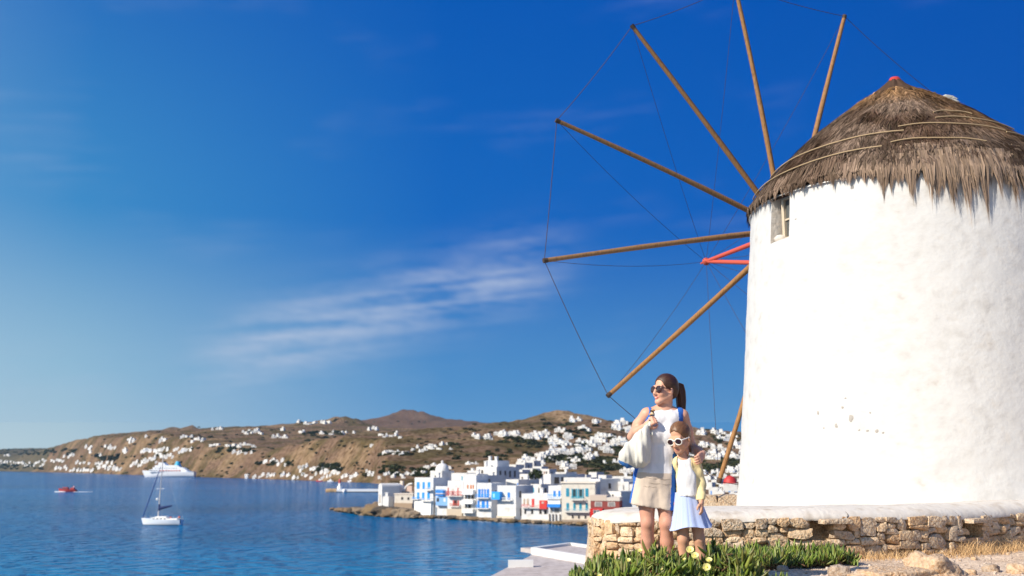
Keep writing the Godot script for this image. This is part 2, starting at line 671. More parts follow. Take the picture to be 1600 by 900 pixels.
func build_mill() -> void:
	var mill := thing("windmill", "round whitewashed windmill with a thatched cap and bare wooden sail poles", "windmill", MILL)
	var big := fnl(91, 0.55, 3)
	var fine := fnl(92, 2.6, 4)
	# the wall, with the deep window left open
	var win_a := deg_to_rad(-73.6)
	var win_b := deg_to_rad(-63.0)
	var win_lo := 3.76
	var win_hi := 4.46
	var angles: Array[float] = []
	for k in 300:
		angles.append(-PI + TAU * k / 300.0)
	for e in [win_a, win_b]:
		var best := 0
		for k in angles.size():
			if absf(angles[k] - e) < absf(angles[best] - e):
				best = k
		angles[best] = e
	var ys: Array[float] = []
	for k in 106:
		ys.append(-0.15 + 4.62 * k / 105.0)
	for e in [win_lo, win_hi]:
		var best := 0
		for k in ys.size():
			if absf(ys[k] - e) < absf(ys[best] - e):
				best = k
		ys[best] = e
	var pos: Array[PackedVector3Array] = []
	for y in ys:
		var row := PackedVector3Array()
		for a in angles:
			var q := Vector3(sin(a) * 2.5, y, cos(a) * 2.5)
			var rough := 1.0 + 1.2 * smooth01(0.0, 0.7, a) + 0.5 * smooth01(1.5, 0.3, y)
			var r := mill_radius(y) + 0.022 * big.get_noise_3dv(q) + 0.0075 * rough * fine.get_noise_3dv(q) + 0.02 * smooth01(0.35, 0.0, y)
			row.append(Vector3(sin(a) * r, y, cos(a) * r))
		pos.append(row)
	var s := Shape.new()
	var nn: Array[PackedVector3Array] = []
	for r in ys.size():
		var row := PackedVector3Array()
		for k in angles.size():
			var du: Vector3 = pos[r][(k + 1) % 300] - pos[r][(k + 299) % 300]
			var dv: Vector3 = pos[mini(r + 1, 105)][k] - pos[maxi(r - 1, 0)][k]
			row.append(du.cross(dv).normalized())
		nn.append(row)
	for r in ys.size():
		for k in angles.size():
			s.v.append(pos[r][k]); s.n.append(nn[r][k]); s.c.append(Color(1, 1, 1))
	for r in ys.size() - 1:
		for k in angles.size():
			var k2 := (k + 1) % 300
			if ys[r] >= win_lo - 0.001 and ys[r + 1] <= win_hi + 0.001 and angles[k] >= win_a - 0.0001 and angles[k2] <= win_b + 0.0001 and angles[k2] > angles[k]:
				continue
			var a := r * 300 + k
			var b := r * 300 + k2
			s.t.append_array(PackedInt32Array([a, b + 300, b, a, a + 300, b + 300]))
	put("wall", s.mesh(), M.limewash, mill)
	# window reveal, frame and panes
	var pol := func(a: float, r: float, y: float) -> Vector3: return Vector3(sin(a) * r, y, cos(a) * r)
	var mid := (win_a + win_b) * 0.5
	var rv := Shape.new()
	var r_in := 2.05
	var ro_lo := mill_radius(win_lo) + 0.004
	var ro_hi := mill_radius(win_hi) + 0.004
	rv.quad(pol.call(win_a, r_in, win_lo), pol.call(win_a, ro_lo, win_lo), pol.call(win_a, ro_hi, win_hi), pol.call(win_a, r_in, win_hi))
	rv.quad(pol.call(win_b, ro_lo, win_lo), pol.call(win_b, r_in, win_lo), pol.call(win_b, r_in, win_hi), pol.call(win_b, ro_hi, win_hi))
	rv.quad(pol.call(win_a, ro_lo, win_lo), pol.call(win_a, r_in, win_lo + 0.06), pol.call(win_b, r_in, win_lo + 0.06), pol.call(win_b, ro_lo, win_lo))
	rv.quad(pol.call(win_a, r_in, win_hi), pol.call(win_a, ro_hi, win_hi), pol.call(win_b, ro_hi, win_hi), pol.call(win_b, r_in, win_hi))
	rv.quad(pol.call(win_a, r_in, win_lo), pol.call(win_b, r_in, win_lo), pol.call(win_b, r_in, win_hi), pol.call(win_a, r_in, win_hi))
	put("window_reveal", rv.mesh(), M.whitewash, mill)
	var c0: Vector3 = pol.call(mid + 0.03, 2.19, (win_lo + win_hi) * 0.5)
	var bs := Basis(Vector3.UP, mid)
	var wn := put("window", box_frame(0.36, 0.68, 0.055, 0.06), M.pale_wood, mill, Transform3D(bs, c0))
	put("glazing_bar", box_mesh(Vector3(0.25, 0.024, 0.03)), M.pale_wood, wn, Transform3D(Basis(), Vector3(0, -0.02, 0.0)))
	put("pane", box_mesh(Vector3(0.25, 0.27, 0.008)), M.glass_dark, wn, Transform3D(Basis(), Vector3(0, 0.13, -0.012)))
	put("pane", box_mesh(Vector3(0.25, 0.25, 0.008)), M.glass_dark, wn, Transform3D(Basis(), Vector3(0, -0.16, -0.012)))
	var st := Shape.new()
	st.ball(Vector3.ZERO, Vector3(0.11, 0.07, 0.07), 5, 7)
	put("sill_stone", st.mesh(), M.whitewash, mill, Transform3D(Basis(), pol.call(deg_to_rad(-71.5), 2.25, win_lo + 0.05)))
	# worn patches where the lime has come off
	M.worn = mat("worn_plaster", lin(0.34, 0.32, 0.30), 0.95)
	for q in [[-40.5, 1.13, 0.030, 0.05], [-45.0, 1.04, 0.022, 0.03], [-38.3, 0.98, 0.018, 0.016], [-36.0, 0.97, 0.020, 0.014], [-33.5, 0.96, 0.025, 0.03], [-31.8, 0.94, 0.018, 0.018], [-43.0, 1.28, 0.016, 0.02], [-51.0, 1.22, 0.018, 0.03], [-38.0, 4.28, 0.035, 0.035], [12.0, 1.42, 0.03, 0.02], [-60.0, 4.0, 0.02, 0.012], [-42.0, 1.40, 0.02, 0.012], [-49.0, 1.02, 0.014, 0.014], [-35.0, 1.2, 0.012, 0.012]]:
		var a := deg_to_rad(q[0])
		var sh := Shape.new()
		var ring := PackedVector3Array()
		for k in 9:
			var w := TAU * k / 9
			var f := rng.randf_range(0.55, 1.2)
			ring.append(Vector3(cos(w) * q[2] * f, sin(w) * q[3] * f, 0.0))
		for k in 9:
			sh.tri(Vector3(0, 0, 0.004), ring[k] , ring[(k + 1) % 9])
		var q3 := Vector3(sin(a) * 2.5, q[1], cos(a) * 2.5)
		var r: float = mill_radius(q[1]) + 0.022 * big.get_noise_3dv(q3) + 0.0075 * fine.get_noise_3dv(q3) + 0.004
		put("worn_patch", sh.mesh(), M.worn, mill, Transform3D(Basis(Vector3.UP, a), pol.call(a, r, q[1])))
	build_thatch(mill)
	build_sails(mill)


func box_mesh(size: Vector3) -> ArrayMesh:
	var s := Shape.new()
	s.box(Vector3.ZERO, size)
	return s.mesh()


func box_frame(w: float, h: float, t: float, d: float) -> ArrayMesh:
	var s := Shape.new()
	s.box(Vector3(-w / 2 + t / 2, 0, 0), Vector3(t, h, d))
	s.box(Vector3(w / 2 - t / 2, 0, 0), Vector3(t, h, d))
	s.box(Vector3(0, h / 2 - t / 2, 0), Vector3(w - 2 * t, t, d))
	s.box(Vector3(0, -h / 2 + t / 2, 0), Vector3(w - 2 * t, t, d))
	return s.mesh()


func thatch_radius(y: float) -> float:     # y above the mill's foot
	return table([4.36, 4.48, 4.73, 5.15, 5.50, 5.77, 6.10, 6.40, 6.56, 6.60], [2.31, 2.30, 2.20, 1.82, 1.44, 1.13, 0.68, 0.30, 0.12, 0.0], y)


func build_thatch(mill: Node3D) -> void:
	var lump := fnl(95, 1.3, 3)
	var tone := fnl(96, 0.8, 4)
	var g := PackedVector3Array()
	var cc := PackedColorArray()
	var cols := 120
	for r in 46:
		var y := lerpf(4.40, 6.60, r / 45.0)
		for k in cols:
			var a := TAU * k / cols
			var q := Vector3(cos(a), y, -sin(a))
			var rr := maxf(thatch_radius(y) - 0.03 + 0.05 * lump.get_noise_3dv(q * 2.0), 0.0)
			g.append(Vector3(cos(a) * rr, y, -sin(a) * rr))
			cc.append(Color(0.075, 0.05, 0.038))
	var s := Shape.new()
	s.sheet(g, 46, cols, true, cc)
	var cap := put("thatch", s.mesh(), M.straw, mill)
	# soffit under the eaves
	var so := Shape.new()
	so.lathe(Vector3.ZERO, PackedVector2Array([Vector2(2.2, 4.52), Vector2(2.35, 4.42)]), 60)
	so.col = Color(0.06, 0.045, 0.035)
	put("eave_lining", so.mesh(), M.straw, cap)
	# single straws, laid downhill over one another
	var st := Shape.new()
	for i in 46000:
		var f := rng.randf()
		var y := 4.48 + 2.08 * (1.0 - sqrt(1.0 - f * 0.985))
		var a := rng.randf_range(-PI, PI)
		straw(st, a, y, rng.randf_range(0.14, 0.40), 0.0, tone, lump)
	put("straw", st.mesh(), M.straw, cap).set_meta("kind", "stuff")
	# the ragged fringe: tufts that taper to points over the wall
	var fr := Shape.new()
	var k := 0
	while k < 210:
		k += 1
		var a := -PI + TAU * k / 210.0 + rng.randf_range(-0.008, 0.008)
		var deg := rad_to_deg(a)
		var longer := 0.11 + 0.50 * smooth01(-45.0, 5.0, deg) + 0.12 * smooth01(0, 40, deg)
		longer *= 0.30 + 1.35 * pow(rng.randf(), 1.7)
		for tier in 2:
			tuft(fr, a + tier * 0.01, 4.58 + 0.13 * tier + rng.randf_range(-0.10, 0.14), longer + 0.12 * tier, tone)
	put("fringe", fr.mesh(), M.straw, cap).set_meta("kind", "stuff")
	# cane hoops that hold the straw down: each a stretch of the round
	var cane := mat("cane", lin(0.36, 0.26, 0.15), 0.7)
	for q in [[-95, -20, 5.02, 5.10], [-100, -28, 4.72, 4.84], [-22, 24, 5.20, 5.12], [-5, 40, 5.34, 5.28], [-4, 18, 5.47, 5.47], [24, 80, 5.10, 4.95], [-25, 8, 4.90, 4.83]]:
		var pts := PackedVector3Array()
		for j in 25:
			var t := j / 24.0
			var a := deg_to_rad(lerpf(q[0], q[1], t))
			var y: float = lerpf(q[2], q[3], t) + 0.012 * sin(t * 9.0) + 0.05 * sin(t * PI)
			var r := thatch_radius(y) + 0.07
			pts.append(Vector3(sin(a) * r, y, cos(a) * r))
		var h := Shape.new()
		h.tube(pts, PackedFloat32Array([0.010]), 6)
		put("cane_hoop", h.mesh(), cane, cap)
	# red cap at the tip and a white rag on the right slope
	var red := Shape.new()
	red.lathe(Vector3(0, 6.52, 0), PackedVector2Array([Vector2(0.10, -0.03), Vector2(0.10, 0.04), Vector2(0.07, 0.09), Vector2(0.0, 0.10)]), 12)
	put("red_cap", red.mesh(), mat("red_cloth", lin(0.42, 0.03, 0.025), 0.8), mill)
	put("white_rag", rock_mesh(97, 5, 0.3, 0.9), mat("rag", lin(0.55, 0.54, 0.52), 0.9), mill, Transform3D(Basis(Vector3.BACK, -0.25) * Basis.from_scale(Vector3(0.30, 0.11, 0.16)), Vector3(0.68, 6.12, 0.30)))


func straw_tone(a: float, y: float, tone: FastNoiseLite) -> Color:
	var t := tone.get_noise_3d(cos(a) * 2.2, y * 1.6, sin(a) * 2.2)
	var grey := Color(0.19, 0.137, 0.107)
	var brown := Color(0.105, 0.068, 0.05)
	var gold := Color(0.44, 0.25, 0.12)
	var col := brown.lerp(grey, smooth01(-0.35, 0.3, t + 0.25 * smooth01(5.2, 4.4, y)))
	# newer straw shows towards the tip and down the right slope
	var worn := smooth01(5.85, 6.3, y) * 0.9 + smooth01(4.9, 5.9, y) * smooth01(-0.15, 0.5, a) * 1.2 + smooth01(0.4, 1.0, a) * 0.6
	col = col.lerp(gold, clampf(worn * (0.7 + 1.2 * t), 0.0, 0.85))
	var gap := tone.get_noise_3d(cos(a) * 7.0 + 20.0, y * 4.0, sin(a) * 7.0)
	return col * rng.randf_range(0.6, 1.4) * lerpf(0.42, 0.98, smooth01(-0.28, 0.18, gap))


func straw(s: Shape, a: float, y: float, length: float, _lift: float, tone: FastNoiseLite, lump: FastNoiseLite) -> void:
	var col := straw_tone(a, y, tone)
	var y2 := y - length * 0.62
	var a2 := a + rng.randf_range(-0.05, 0.05) / maxf(thatch_radius(y), 0.4) * 2.0
	var off := rng.randf_range(0.015, 0.06)
	var wob := 0.04 * lump.get_noise_3d(cos(a) * 2.0, y * 2.0, -sin(a) * 2.0)
	var r1 := thatch_radius(y) + off * 0.4 + wob
	var r2 := thatch_radius(maxf(y2, 4.36)) + off + wob
	var eave := lerpf(4.54, 4.42, smooth01(-0.9, -0.2, a))
	if y2 < eave:
		y2 = eave + rng.randf_range(-0.05, 0.03)
	var p1 := Vector3(sin(a) * r1, y, cos(a) * r1)
	var p2 := Vector3(sin(a2) * r2, y2, cos(a2) * r2)
	var side := Vector3(cos(a), 0, -sin(a)) * rng.randf_range(0.006, 0.013)
	var out := Vector3(sin(a), 0.6, cos(a)) * 0.006
	var i := s.v.size()
	var n1 := (Vector3(sin(a), 0.7, cos(a)) + side * rng.randf_range(-40.0, 40.0)).normalized()
	s.v.append(p1 - side); s.v.append(p1 + side); s.v.append((p1 + p2) * 0.5 + side + out); s.v.append((p1 + p2) * 0.5 - side + out); s.v.append(p2)
	for k in 5:
		s.n.append(n1); s.c.append(col)
	s.t.append_array(PackedInt32Array([i, i + 1, i + 2, i, i + 2, i + 3, i + 3, i + 2, i + 4]))


func tuft(s: Shape, a: float, y: float, length: float, tone: FastNoiseLite) -> void:
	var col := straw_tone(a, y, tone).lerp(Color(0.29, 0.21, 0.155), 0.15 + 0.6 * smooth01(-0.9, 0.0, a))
	var tip_a := a + rng.randf_range(-0.025, 0.025)
	var wide := rng.randf_range(0.05, 0.12)
	var rw := mill_radius(minf(y - length, 4.6)) + rng.randf_range(0.03, 0.10)
	for i in 30:
		var u := rng.randf_range(-1.0, 1.0)
		var a1 := a + u * wide / 2.3
		var ln := length * (1.0 - 0.55 * absf(u)) * rng.randf_range(0.75, 1.1)
		var r1 := thatch_radius(maxf(y, 4.4)) + rng.randf_range(0.0, 0.05)
		var a2 := lerpf(a1, tip_a, 0.6)
		var ym := lerpf(4.53, 4.42, smooth01(-0.9, -0.2, a))
		var p1 := Vector3(sin(a1) * r1, y, cos(a1) * r1)
		var rm := 2.335 + rng.randf_range(-0.01, 0.05)
		var p2 := Vector3(sin(lerpf(a1, a2, 0.4)) * rm, ym, cos(lerpf(a1, a2, 0.4)) * rm)
		var yt := ym - ln * rng.randf_range(0.85, 1.0)
		var p3 := Vector3(sin(a2) * rw, yt, cos(a2) * rw)
		var side := Vector3(cos(a), 0, -sin(a)) * rng.randf_range(0.006, 0.011)
		var n1 := (Vector3(sin(a), 0.35, cos(a)) + side * rng.randf_range(-50.0, 50.0)).normalized()
		var c1 := col * rng.randf_range(0.7, 1.35)
		var j := s.v.size()
		s.v.append(p1 - side); s.v.append(p1 + side); s.v.append(p2 + side); s.v.append(p2 - side); s.v.append(p3)
		for k in 5:
			s.n.append(n1); s.c.append(c1)
		s.t.append_array(PackedInt32Array([j, j + 1, j + 2, j, j + 2, j + 3, j + 3, j + 2, j + 4]))


func build_sails(mill: Node3D) -> void:
	# the axle points away from the camera and a little to the left; twelve poles round its head
	var az := deg_to_rad(-18.7)
	var ax := Vector3(sin(az), 0, -cos(az))
	var left := Vector3(-cos(az), 0, -sin(az))
	var hub := Vector3(0, 4.326 + EYE.y - MILL.y, 0) + ax * 3.12
	var ph := deg_to_rad(10.5)
	var nose := hub + ax * 2.97
	var s := Shape.new()
	s.tube(PackedVector3Array([ax * 1.6 + Vector3(0, hub.y, 0), hub + ax * 0.35]), PackedFloat32Array([0.17, 0.15]), 10)
	put("axle", s.mesh(), M.red_iron, mill)
	s = Shape.new()
	s.tube(PackedVector3Array([hub + ax * 0.2, nose]), PackedFloat32Array([0.055, 0.045]), 8)
	put("nose_spar", s.mesh(), M.red_iron, mill)
	s = Shape.new()
	s.tube(PackedVector3Array([hub + Vector3(0, -0.62, 0) - left * 0.1, nose - ax * 0.1 - Vector3(0, 0.02, 0)]), PackedFloat32Array([0.05, 0.042]), 8)
	put("nose_strut", s.mesh(), M.red_iron, mill)
	s = Shape.new()
	s.ball(nose, Vector3(0.085, 0.085, 0.085), 6, 10)
	s.tube(PackedVector3Array([nose, nose + ax * 0.22]), PackedFloat32Array([0.03, 0.02]), 7)
	put("nose_knob", s.mesh(), M.red_iron, mill)
	var tips: Array[Vector3] = []
	# small departures of each real pole from an even wheel: metres along the pole's length and across it
	for k in 12:
		var a := ph + deg_to_rad(30.0 * k)
		var dir := Vector3.UP * cos(a) + left * sin(a)
		var across := Vector3.UP * -sin(a) + left * cos(a)
		var len_: float = [4.83, 4.72, 4.83, 4.88, 4.82, 4.84, 4.8, 4.83, 4.83, 4.83, 4.8, 4.76][k]
		var tip := hub + dir * len_
		tips.append(tip)
		var pts := PackedVector3Array()
		var rad := PackedFloat32Array()
		var bow := rng.randf_range(-0.04, 0.04)
		for j in 9:
			var t := j / 8.0
			pts.append(hub.lerp(tip, t) + across * (bow * sin(t * PI)) + ax * (0.10 - 0.06 * (k % 6)) * (1.0 - t))
			rad.append(lerpf(0.058, 0.038, t) * (1.0 + 0.05 * sin(t * 17.0 + k)))
		s = Shape.new()
		s.col = Color(0.36, 0.185, 0.060).lerp(Color(0.29, 0.165, 0.075), rng.randf())
		s.tube(pts, rad, 8)
		var o := put("sail_pole", s.mesh(), M.spar_wood, mill)
		s = Shape.new()
		s.tube(PackedVector3Array([tip - dir * 0.06, tip + dir * 0.02]), PackedFloat32Array([0.042, 0.044]), 8)
		s.col = Color(1, 1, 1)
		put("pole_tip", s.mesh(), mat("tarred", lin(0.05, 0.03, 0.02), 0.8) if not M.has("tarred") else M.tarred, o)
	for k in 12:
		s = Shape.new()
		rope_line(s, tips[k], tips[(k + 1) % 12], 0.05, 0.0060)
		put("rim_rope", s.mesh(), M.rope, mill)
		s = Shape.new()
		rope_line(s, tips[k], nose, 0.10, 0.0042)
		put("stay_rope", s.mesh(), M.rope, mill)


func rope_line(s: Shape, a: Vector3, b: Vector3, sag: float, r: float) -> void:
	var pts := PackedVector3Array()
	for j in 9:
		var t := j / 8.0
		pts.append(a.lerp(b, t) - Vector3(0, sag * 4.0 * t * (1.0 - t), 0))
	s.tube(pts, PackedFloat32Array([r]), 5, false)


# ------------------------------------------------------------------ the terrace: a low rubble wall under a limewashed cap
var wall_path: Array[Vector2] = []        # outer face in plan, from the back left round to the right
var wall_len: Array[float] = []


func wall_at(s: float) -> Array:          # [point, tangent] at a distance along the face
	var i := 1
	while i < wall_path.size() - 1 and wall_len[i] < s:
		i += 1
	var k := (s - wall_len[i - 1]) / (wall_len[i] - wall_len[i - 1])
	var t := (wall_path[i] - wall_path[i - 1]).normalized()
	return [wall_path[i - 1].lerp(wall_path[i], k), t]


func cap_base(s: float) -> float:         # height of the joint between stones and cap
	return table([0.0, 9.0, 10.2, 11.5, 14.0, 17.0, 30.0], [0.0, 0.33, 0.372, 0.370, 0.365, 0.352, 0.34], s) + 0.008 * sin(s * 1.7) + 0.006 * sin(s * 4.3 + 1.0)


func rock_mesh(seed_: int, n: int, square: float, rough: float, soft := true) -> ArrayMesh:   # a block about 1 m across
	var r := RandomNumberGenerator.new()
	r.seed = seed_
	var f := fnl(seed_, 1.1, 3)
	var s := Shape.new()
	var cut: Array = []
	for k in 7:
		cut.append([Vector3(r.randf_range(-1, 1), r.randf_range(-1, 1), r.randf_range(-1, 1)).normalized(), r.randf_range(0.47, 0.66)])
	var point := func(d: Vector3) -> Vector3:
		var cube := d / maxf(absf(d.x), maxf(absf(d.y), absf(d.z))) * 0.5
		var p: Vector3 = (d.normalized() * 0.56).lerp(cube, square)
		for q in cut:
			var over: float = p.dot(q[0]) - q[1]
			if over > 0.0:
				p -= q[0] * over * 0.85
		return p * (1.0 + rough * f.get_noise_3dv(d.normalized() * 1.3))
	for face in 6:
		var o: Vector3 = [Vector3.RIGHT, Vector3.LEFT, Vector3.UP, Vector3.DOWN, Vector3.BACK, Vector3.FORWARD][face]
		var u: Vector3 = [Vector3.FORWARD, Vector3.BACK, Vector3.RIGHT, Vector3.RIGHT, Vector3.RIGHT, Vector3.LEFT][face]
		var w := o.cross(u)
		var g := PackedVector3Array()
		for a in n + 1:
			for b in n + 1:
				g.append(point.call(o + u * (2.0 * b / n - 1.0) + w * (2.0 * a / n - 1.0)))
		s.sheet(g, n + 1, n + 1, false)
	return weld(s) if soft else s.mesh()


func weld(s: Shape) -> ArrayMesh:          # average the normals of corners that share a place
	var at := {}
	for i in s.v.size():
		var key := (s.v[i] * 2000.0).round()
		at[key] = at.get(key, Vector3.ZERO) + s.n[i]
	for i in s.v.size():
		s.n[i] = (at[(s.v[i] * 2000.0).round()] as Vector3).normalized()
	return s.mesh()


func build_terrace_wall() -> void:
	var curve := Curve3D.new()
	for q in [[2.6, -20.0], [1.6, -16.5], [1.02, -12.6], [0.87, -11.2], [0.98, -10.62], [1.38, -10.36], [2.4, -10.30], [3.5, -10.46], [4.7, -10.95], [6.0, -11.75], [7.6, -12.4], [9.6, -13.2], [11.5, -15.5], [11.5, -18.5]]:
		curve.add_point(Vector3(q[0], 0, q[1]))
	for i in range(1, curve.point_count - 1):
		var t := (curve.get_point_position(i + 1) - curve.get_point_position(i - 1)) * 0.16
		var lim := minf((curve.get_point_position(i + 1) - curve.get_point_position(i)).length(), (curve.get_point_position(i) - curve.get_point_position(i - 1)).length()) * 0.4
		t = t.limit_length(lim)
		curve.set_point_in(i, -t)
		curve.set_point_out(i, t)
	var total := curve.get_baked_length()
	var steps := 300
	for i in steps + 1:
		var p := curve.sample_baked(total * i / steps)
		wall_path.append(Vector2(p.x, p.z))
		wall_len.append(0.0 if i == 0 else wall_len[-1] + wall_path[i].distance_to(wall_path[i - 1]))
	var terrace := thing("terrace", "low terrace of rubble stone with a limewashed cap under the windmill", "terrace", Vector3.ZERO)
	var inner := Vector2(MILL.x, MILL.z)
	# stones sit on a core of mortar set back behind their faces
	var core := Shape.new()
	var g := PackedVector3Array()
	var gap := fnl(101, 3.0, 3)
	for row in 9:
		for i in steps + 1:
			var p := wall_path[i]
			var d := (wall_path[mini(i + 1, steps)] - wall_path[maxi(i - 1, 0)]).normalized()
			var nrm := Vector2(-d.y, d.x)           # towards the outside
			if nrm.dot(p - inner) < 0:
				nrm = -nrm
			var y := lerpf(-0.25 if wall_len[i] > 10.8 else -1.4, cap_base(wall_len[i]) + 0.02, row / 8.0)
			var q := p - nrm * (lerpf(0.075, 0.03, row / 8.0) + 0.02 * gap.get_noise_2d(wall_len[i] * 3.0, y * 6.0) + 0.14 * hole(wall_len[i], y))
			g.append(Vector3(q.x, y, q.y))
	core.sheet(g, 9, steps + 1, false)
	put("mortar_core", core.mesh(), M.mortar, terrace)
	# the cap: a rounded band, then a flat floor in towards the mill
	var prof := [[0.00, -0.01], [0.008, 0.004], [-0.008, 0.055], [-0.06, 0.105], [-0.15, 0.138], [-0.30, 0.156], [-0.60, 0.152], [-1.2, 0.12], [-2.0, 0.08], [-3.2, 0.03]]
	var cap := Shape.new()
	g = PackedVector3Array()
	var wob := fnl(102, 1.2, 4)
	for row in prof.size():
		for i in steps + 1:
			var s := wall_len[i]
			var p := wall_path[i]
			var d := (wall_path[mini(i + 1, steps)] - wall_path[maxi(i - 1, 0)]).normalized()
			var nrm := Vector2(-d.y, d.x)
			if nrm.dot(p - inner) < 0:
				nrm = -nrm
			var k: float = minf(-prof[row][0] / 3.2, 1.0)
			var flat := p + nrm * maxf(prof[row][0], -0.30)
			var q := flat.lerp(inner, k * 0.9) if prof[row][0] < -0.30 else flat
			q += nrm * 0.010 * wob.get_noise_2d(s * 0.9, row * 0.5)
			var y: float = lerpf(cap_base(s), 0.36, k) + prof[row][1] * (0.74 + 0.35 * smooth01(11.0, 17.0, s)) + 0.009 * wob.get_noise_2d(s * 0.8 + 40.0, row * 0.4)
			g.append(Vector3(q.x, y, q.y))
	cap.sheet(g, prof.size(), steps + 1, false)
	put("limewashed_cap", cap.mesh(), M.whitewash, terrace)
	# short dark cracks in the cap
	M.crack = mat("crack", lin(0.10, 0.075, 0.055), 1.0)
	for px in [1335.0, 1502.0, 1545.0]:
		var best := 0
		for i in steps + 1:
			if spot_column(wall_path[i]) < px and wall_path[i].y > -13.0 and wall_len[i] > 6.0:
				best = i
		var w := wall_at(wall_len[best])
		var pp: Vector2 = w[0]
		var nn := Vector2(-w[1].y, w[1].x)
		if nn.dot(pp - inner) < 0:
			nn = -nn
		var sh := Shape.new()
		var pts := PackedVector3Array()
		for j in 5:
			var y := cap_base(wall_len[best]) + 0.005 + 0.019 * j
			var out := [0.006, 0.004, -0.004, -0.022, -0.05][j] as float
			var slip := rng.randf_range(-0.012, 0.012)
			pts.append(Vector3(pp.x + nn.x * out + w[1].x * slip, y, pp.y + nn.y * out + w[1].y * slip))
		sh.tube(pts, PackedFloat32Array([0.007, 0.005, 0.004, 0.003, 0.001]), 4)
		put("crack", sh.mesh(), M.crack, terrace)
	# rubble: fill the face from the bottom, always at its lowest gap
	var variants: Array[ArrayMesh] = []
	for k in 10:
		variants.append(rock_mesh(300 + k, 3, rng.randf_range(0.78, 0.95), 0.11, false))
	var mats: Array = []
	for c in [Color(0.62, 0.49, 0.34), Color(0.68, 0.57, 0.43), Color(0.58, 0.40, 0.23), Color(0.54, 0.48, 0.41), Color(0.64, 0.47, 0.29), Color(0.74, 0.64, 0.51), Color(0.47, 0.42, 0.37)]:
		var m: StandardMaterial3D = M.stone.duplicate()
		m.albedo_color = ((c as Color).lerp(Color(0.58, 0.525, 0.45), 0.40) * 1.08).linear_to_srgb()
		m.vertex_color_use_as_albedo = false
		mats.append(m)
	lay_stones(terrace, 9.0, 15.9, variants, mats, null)
	# round the corners, out of the picture: the same masonry joined into one part
	var far_stones := Shape.new()
	lay_stones(terrace, 4.0, 9.0, variants, mats, far_stones)
	lay_stones(terrace, 15.9, 20.0, variants, mats, far_stones)
	put("rubble", far_stones.mesh(), mats[1], terrace).set_meta("kind", "stuff")
	# roof stone left hanging over each hollow
	for px in [1293.0, 1516.0]:
		var at_s := column_s(px)
		var pt := wall_at(at_s)
		var tg := Vector3(pt[1].x, 0, pt[1].y)
		var b := Basis(tg, Vector3.UP, tg.cross(Vector3.UP)) * Basis.from_scale(Vector3(0.34, 0.05, 0.25))
		put("stone", variants[3], mats[6], terrace, Transform3D(b, Vector3(pt[0].x, cap_base(at_s) - 0.015, pt[0].y)))
	# the grey wall behind, between the girl and the mill
	var back := thing("back_wall", "rough grey stone parapet seen between the girl and the windmill", "wall", Vector3(4.1, 0.2, -18.2))
	for k in 9:
		put("stone", variants[k], mats[6 if k % 2 else 3], back, Transform3D(Basis.from_scale(Vector3(0.52, 0.50, 0.45)), Vector3(-1.6 + 0.46 * k, 0.0 + 0.02 * sin(k * 2.0), 0.0)))


func spot_column(p: Vector2) -> float:
	return 800.0 + FOCAL * p.x / (-p.y * cos(pitch) - 0.5 * sin(pitch))


func column_s(px: float) -> float:
	for i in wall_path.size():
		if wall_len[i] > 7.0 and spot_column(wall_path[i]) >= px:
			return wall_len[i]
	return 10.0


func hole(s: float, y: float) -> float:
	if wall_path.is_empty() or wall_len.size() < 300:
		return 0.0
	var h := 0.0
	if hole_a == 0.0:
		hole_a = column_s(1290.0)
		hole_b = column_s(1518.0)
	h = maxf(h, smooth01(0.17, 0.10, absf(s - hole_a)) * smooth01(0.20, 0.24, y))
	h = maxf(h, smooth01(0.14, 0.08, absf(s - hole_b)) * smooth01(0.10, 0.14, y))
	return h


var hole_a := 0.0
var hole_b := 0.0


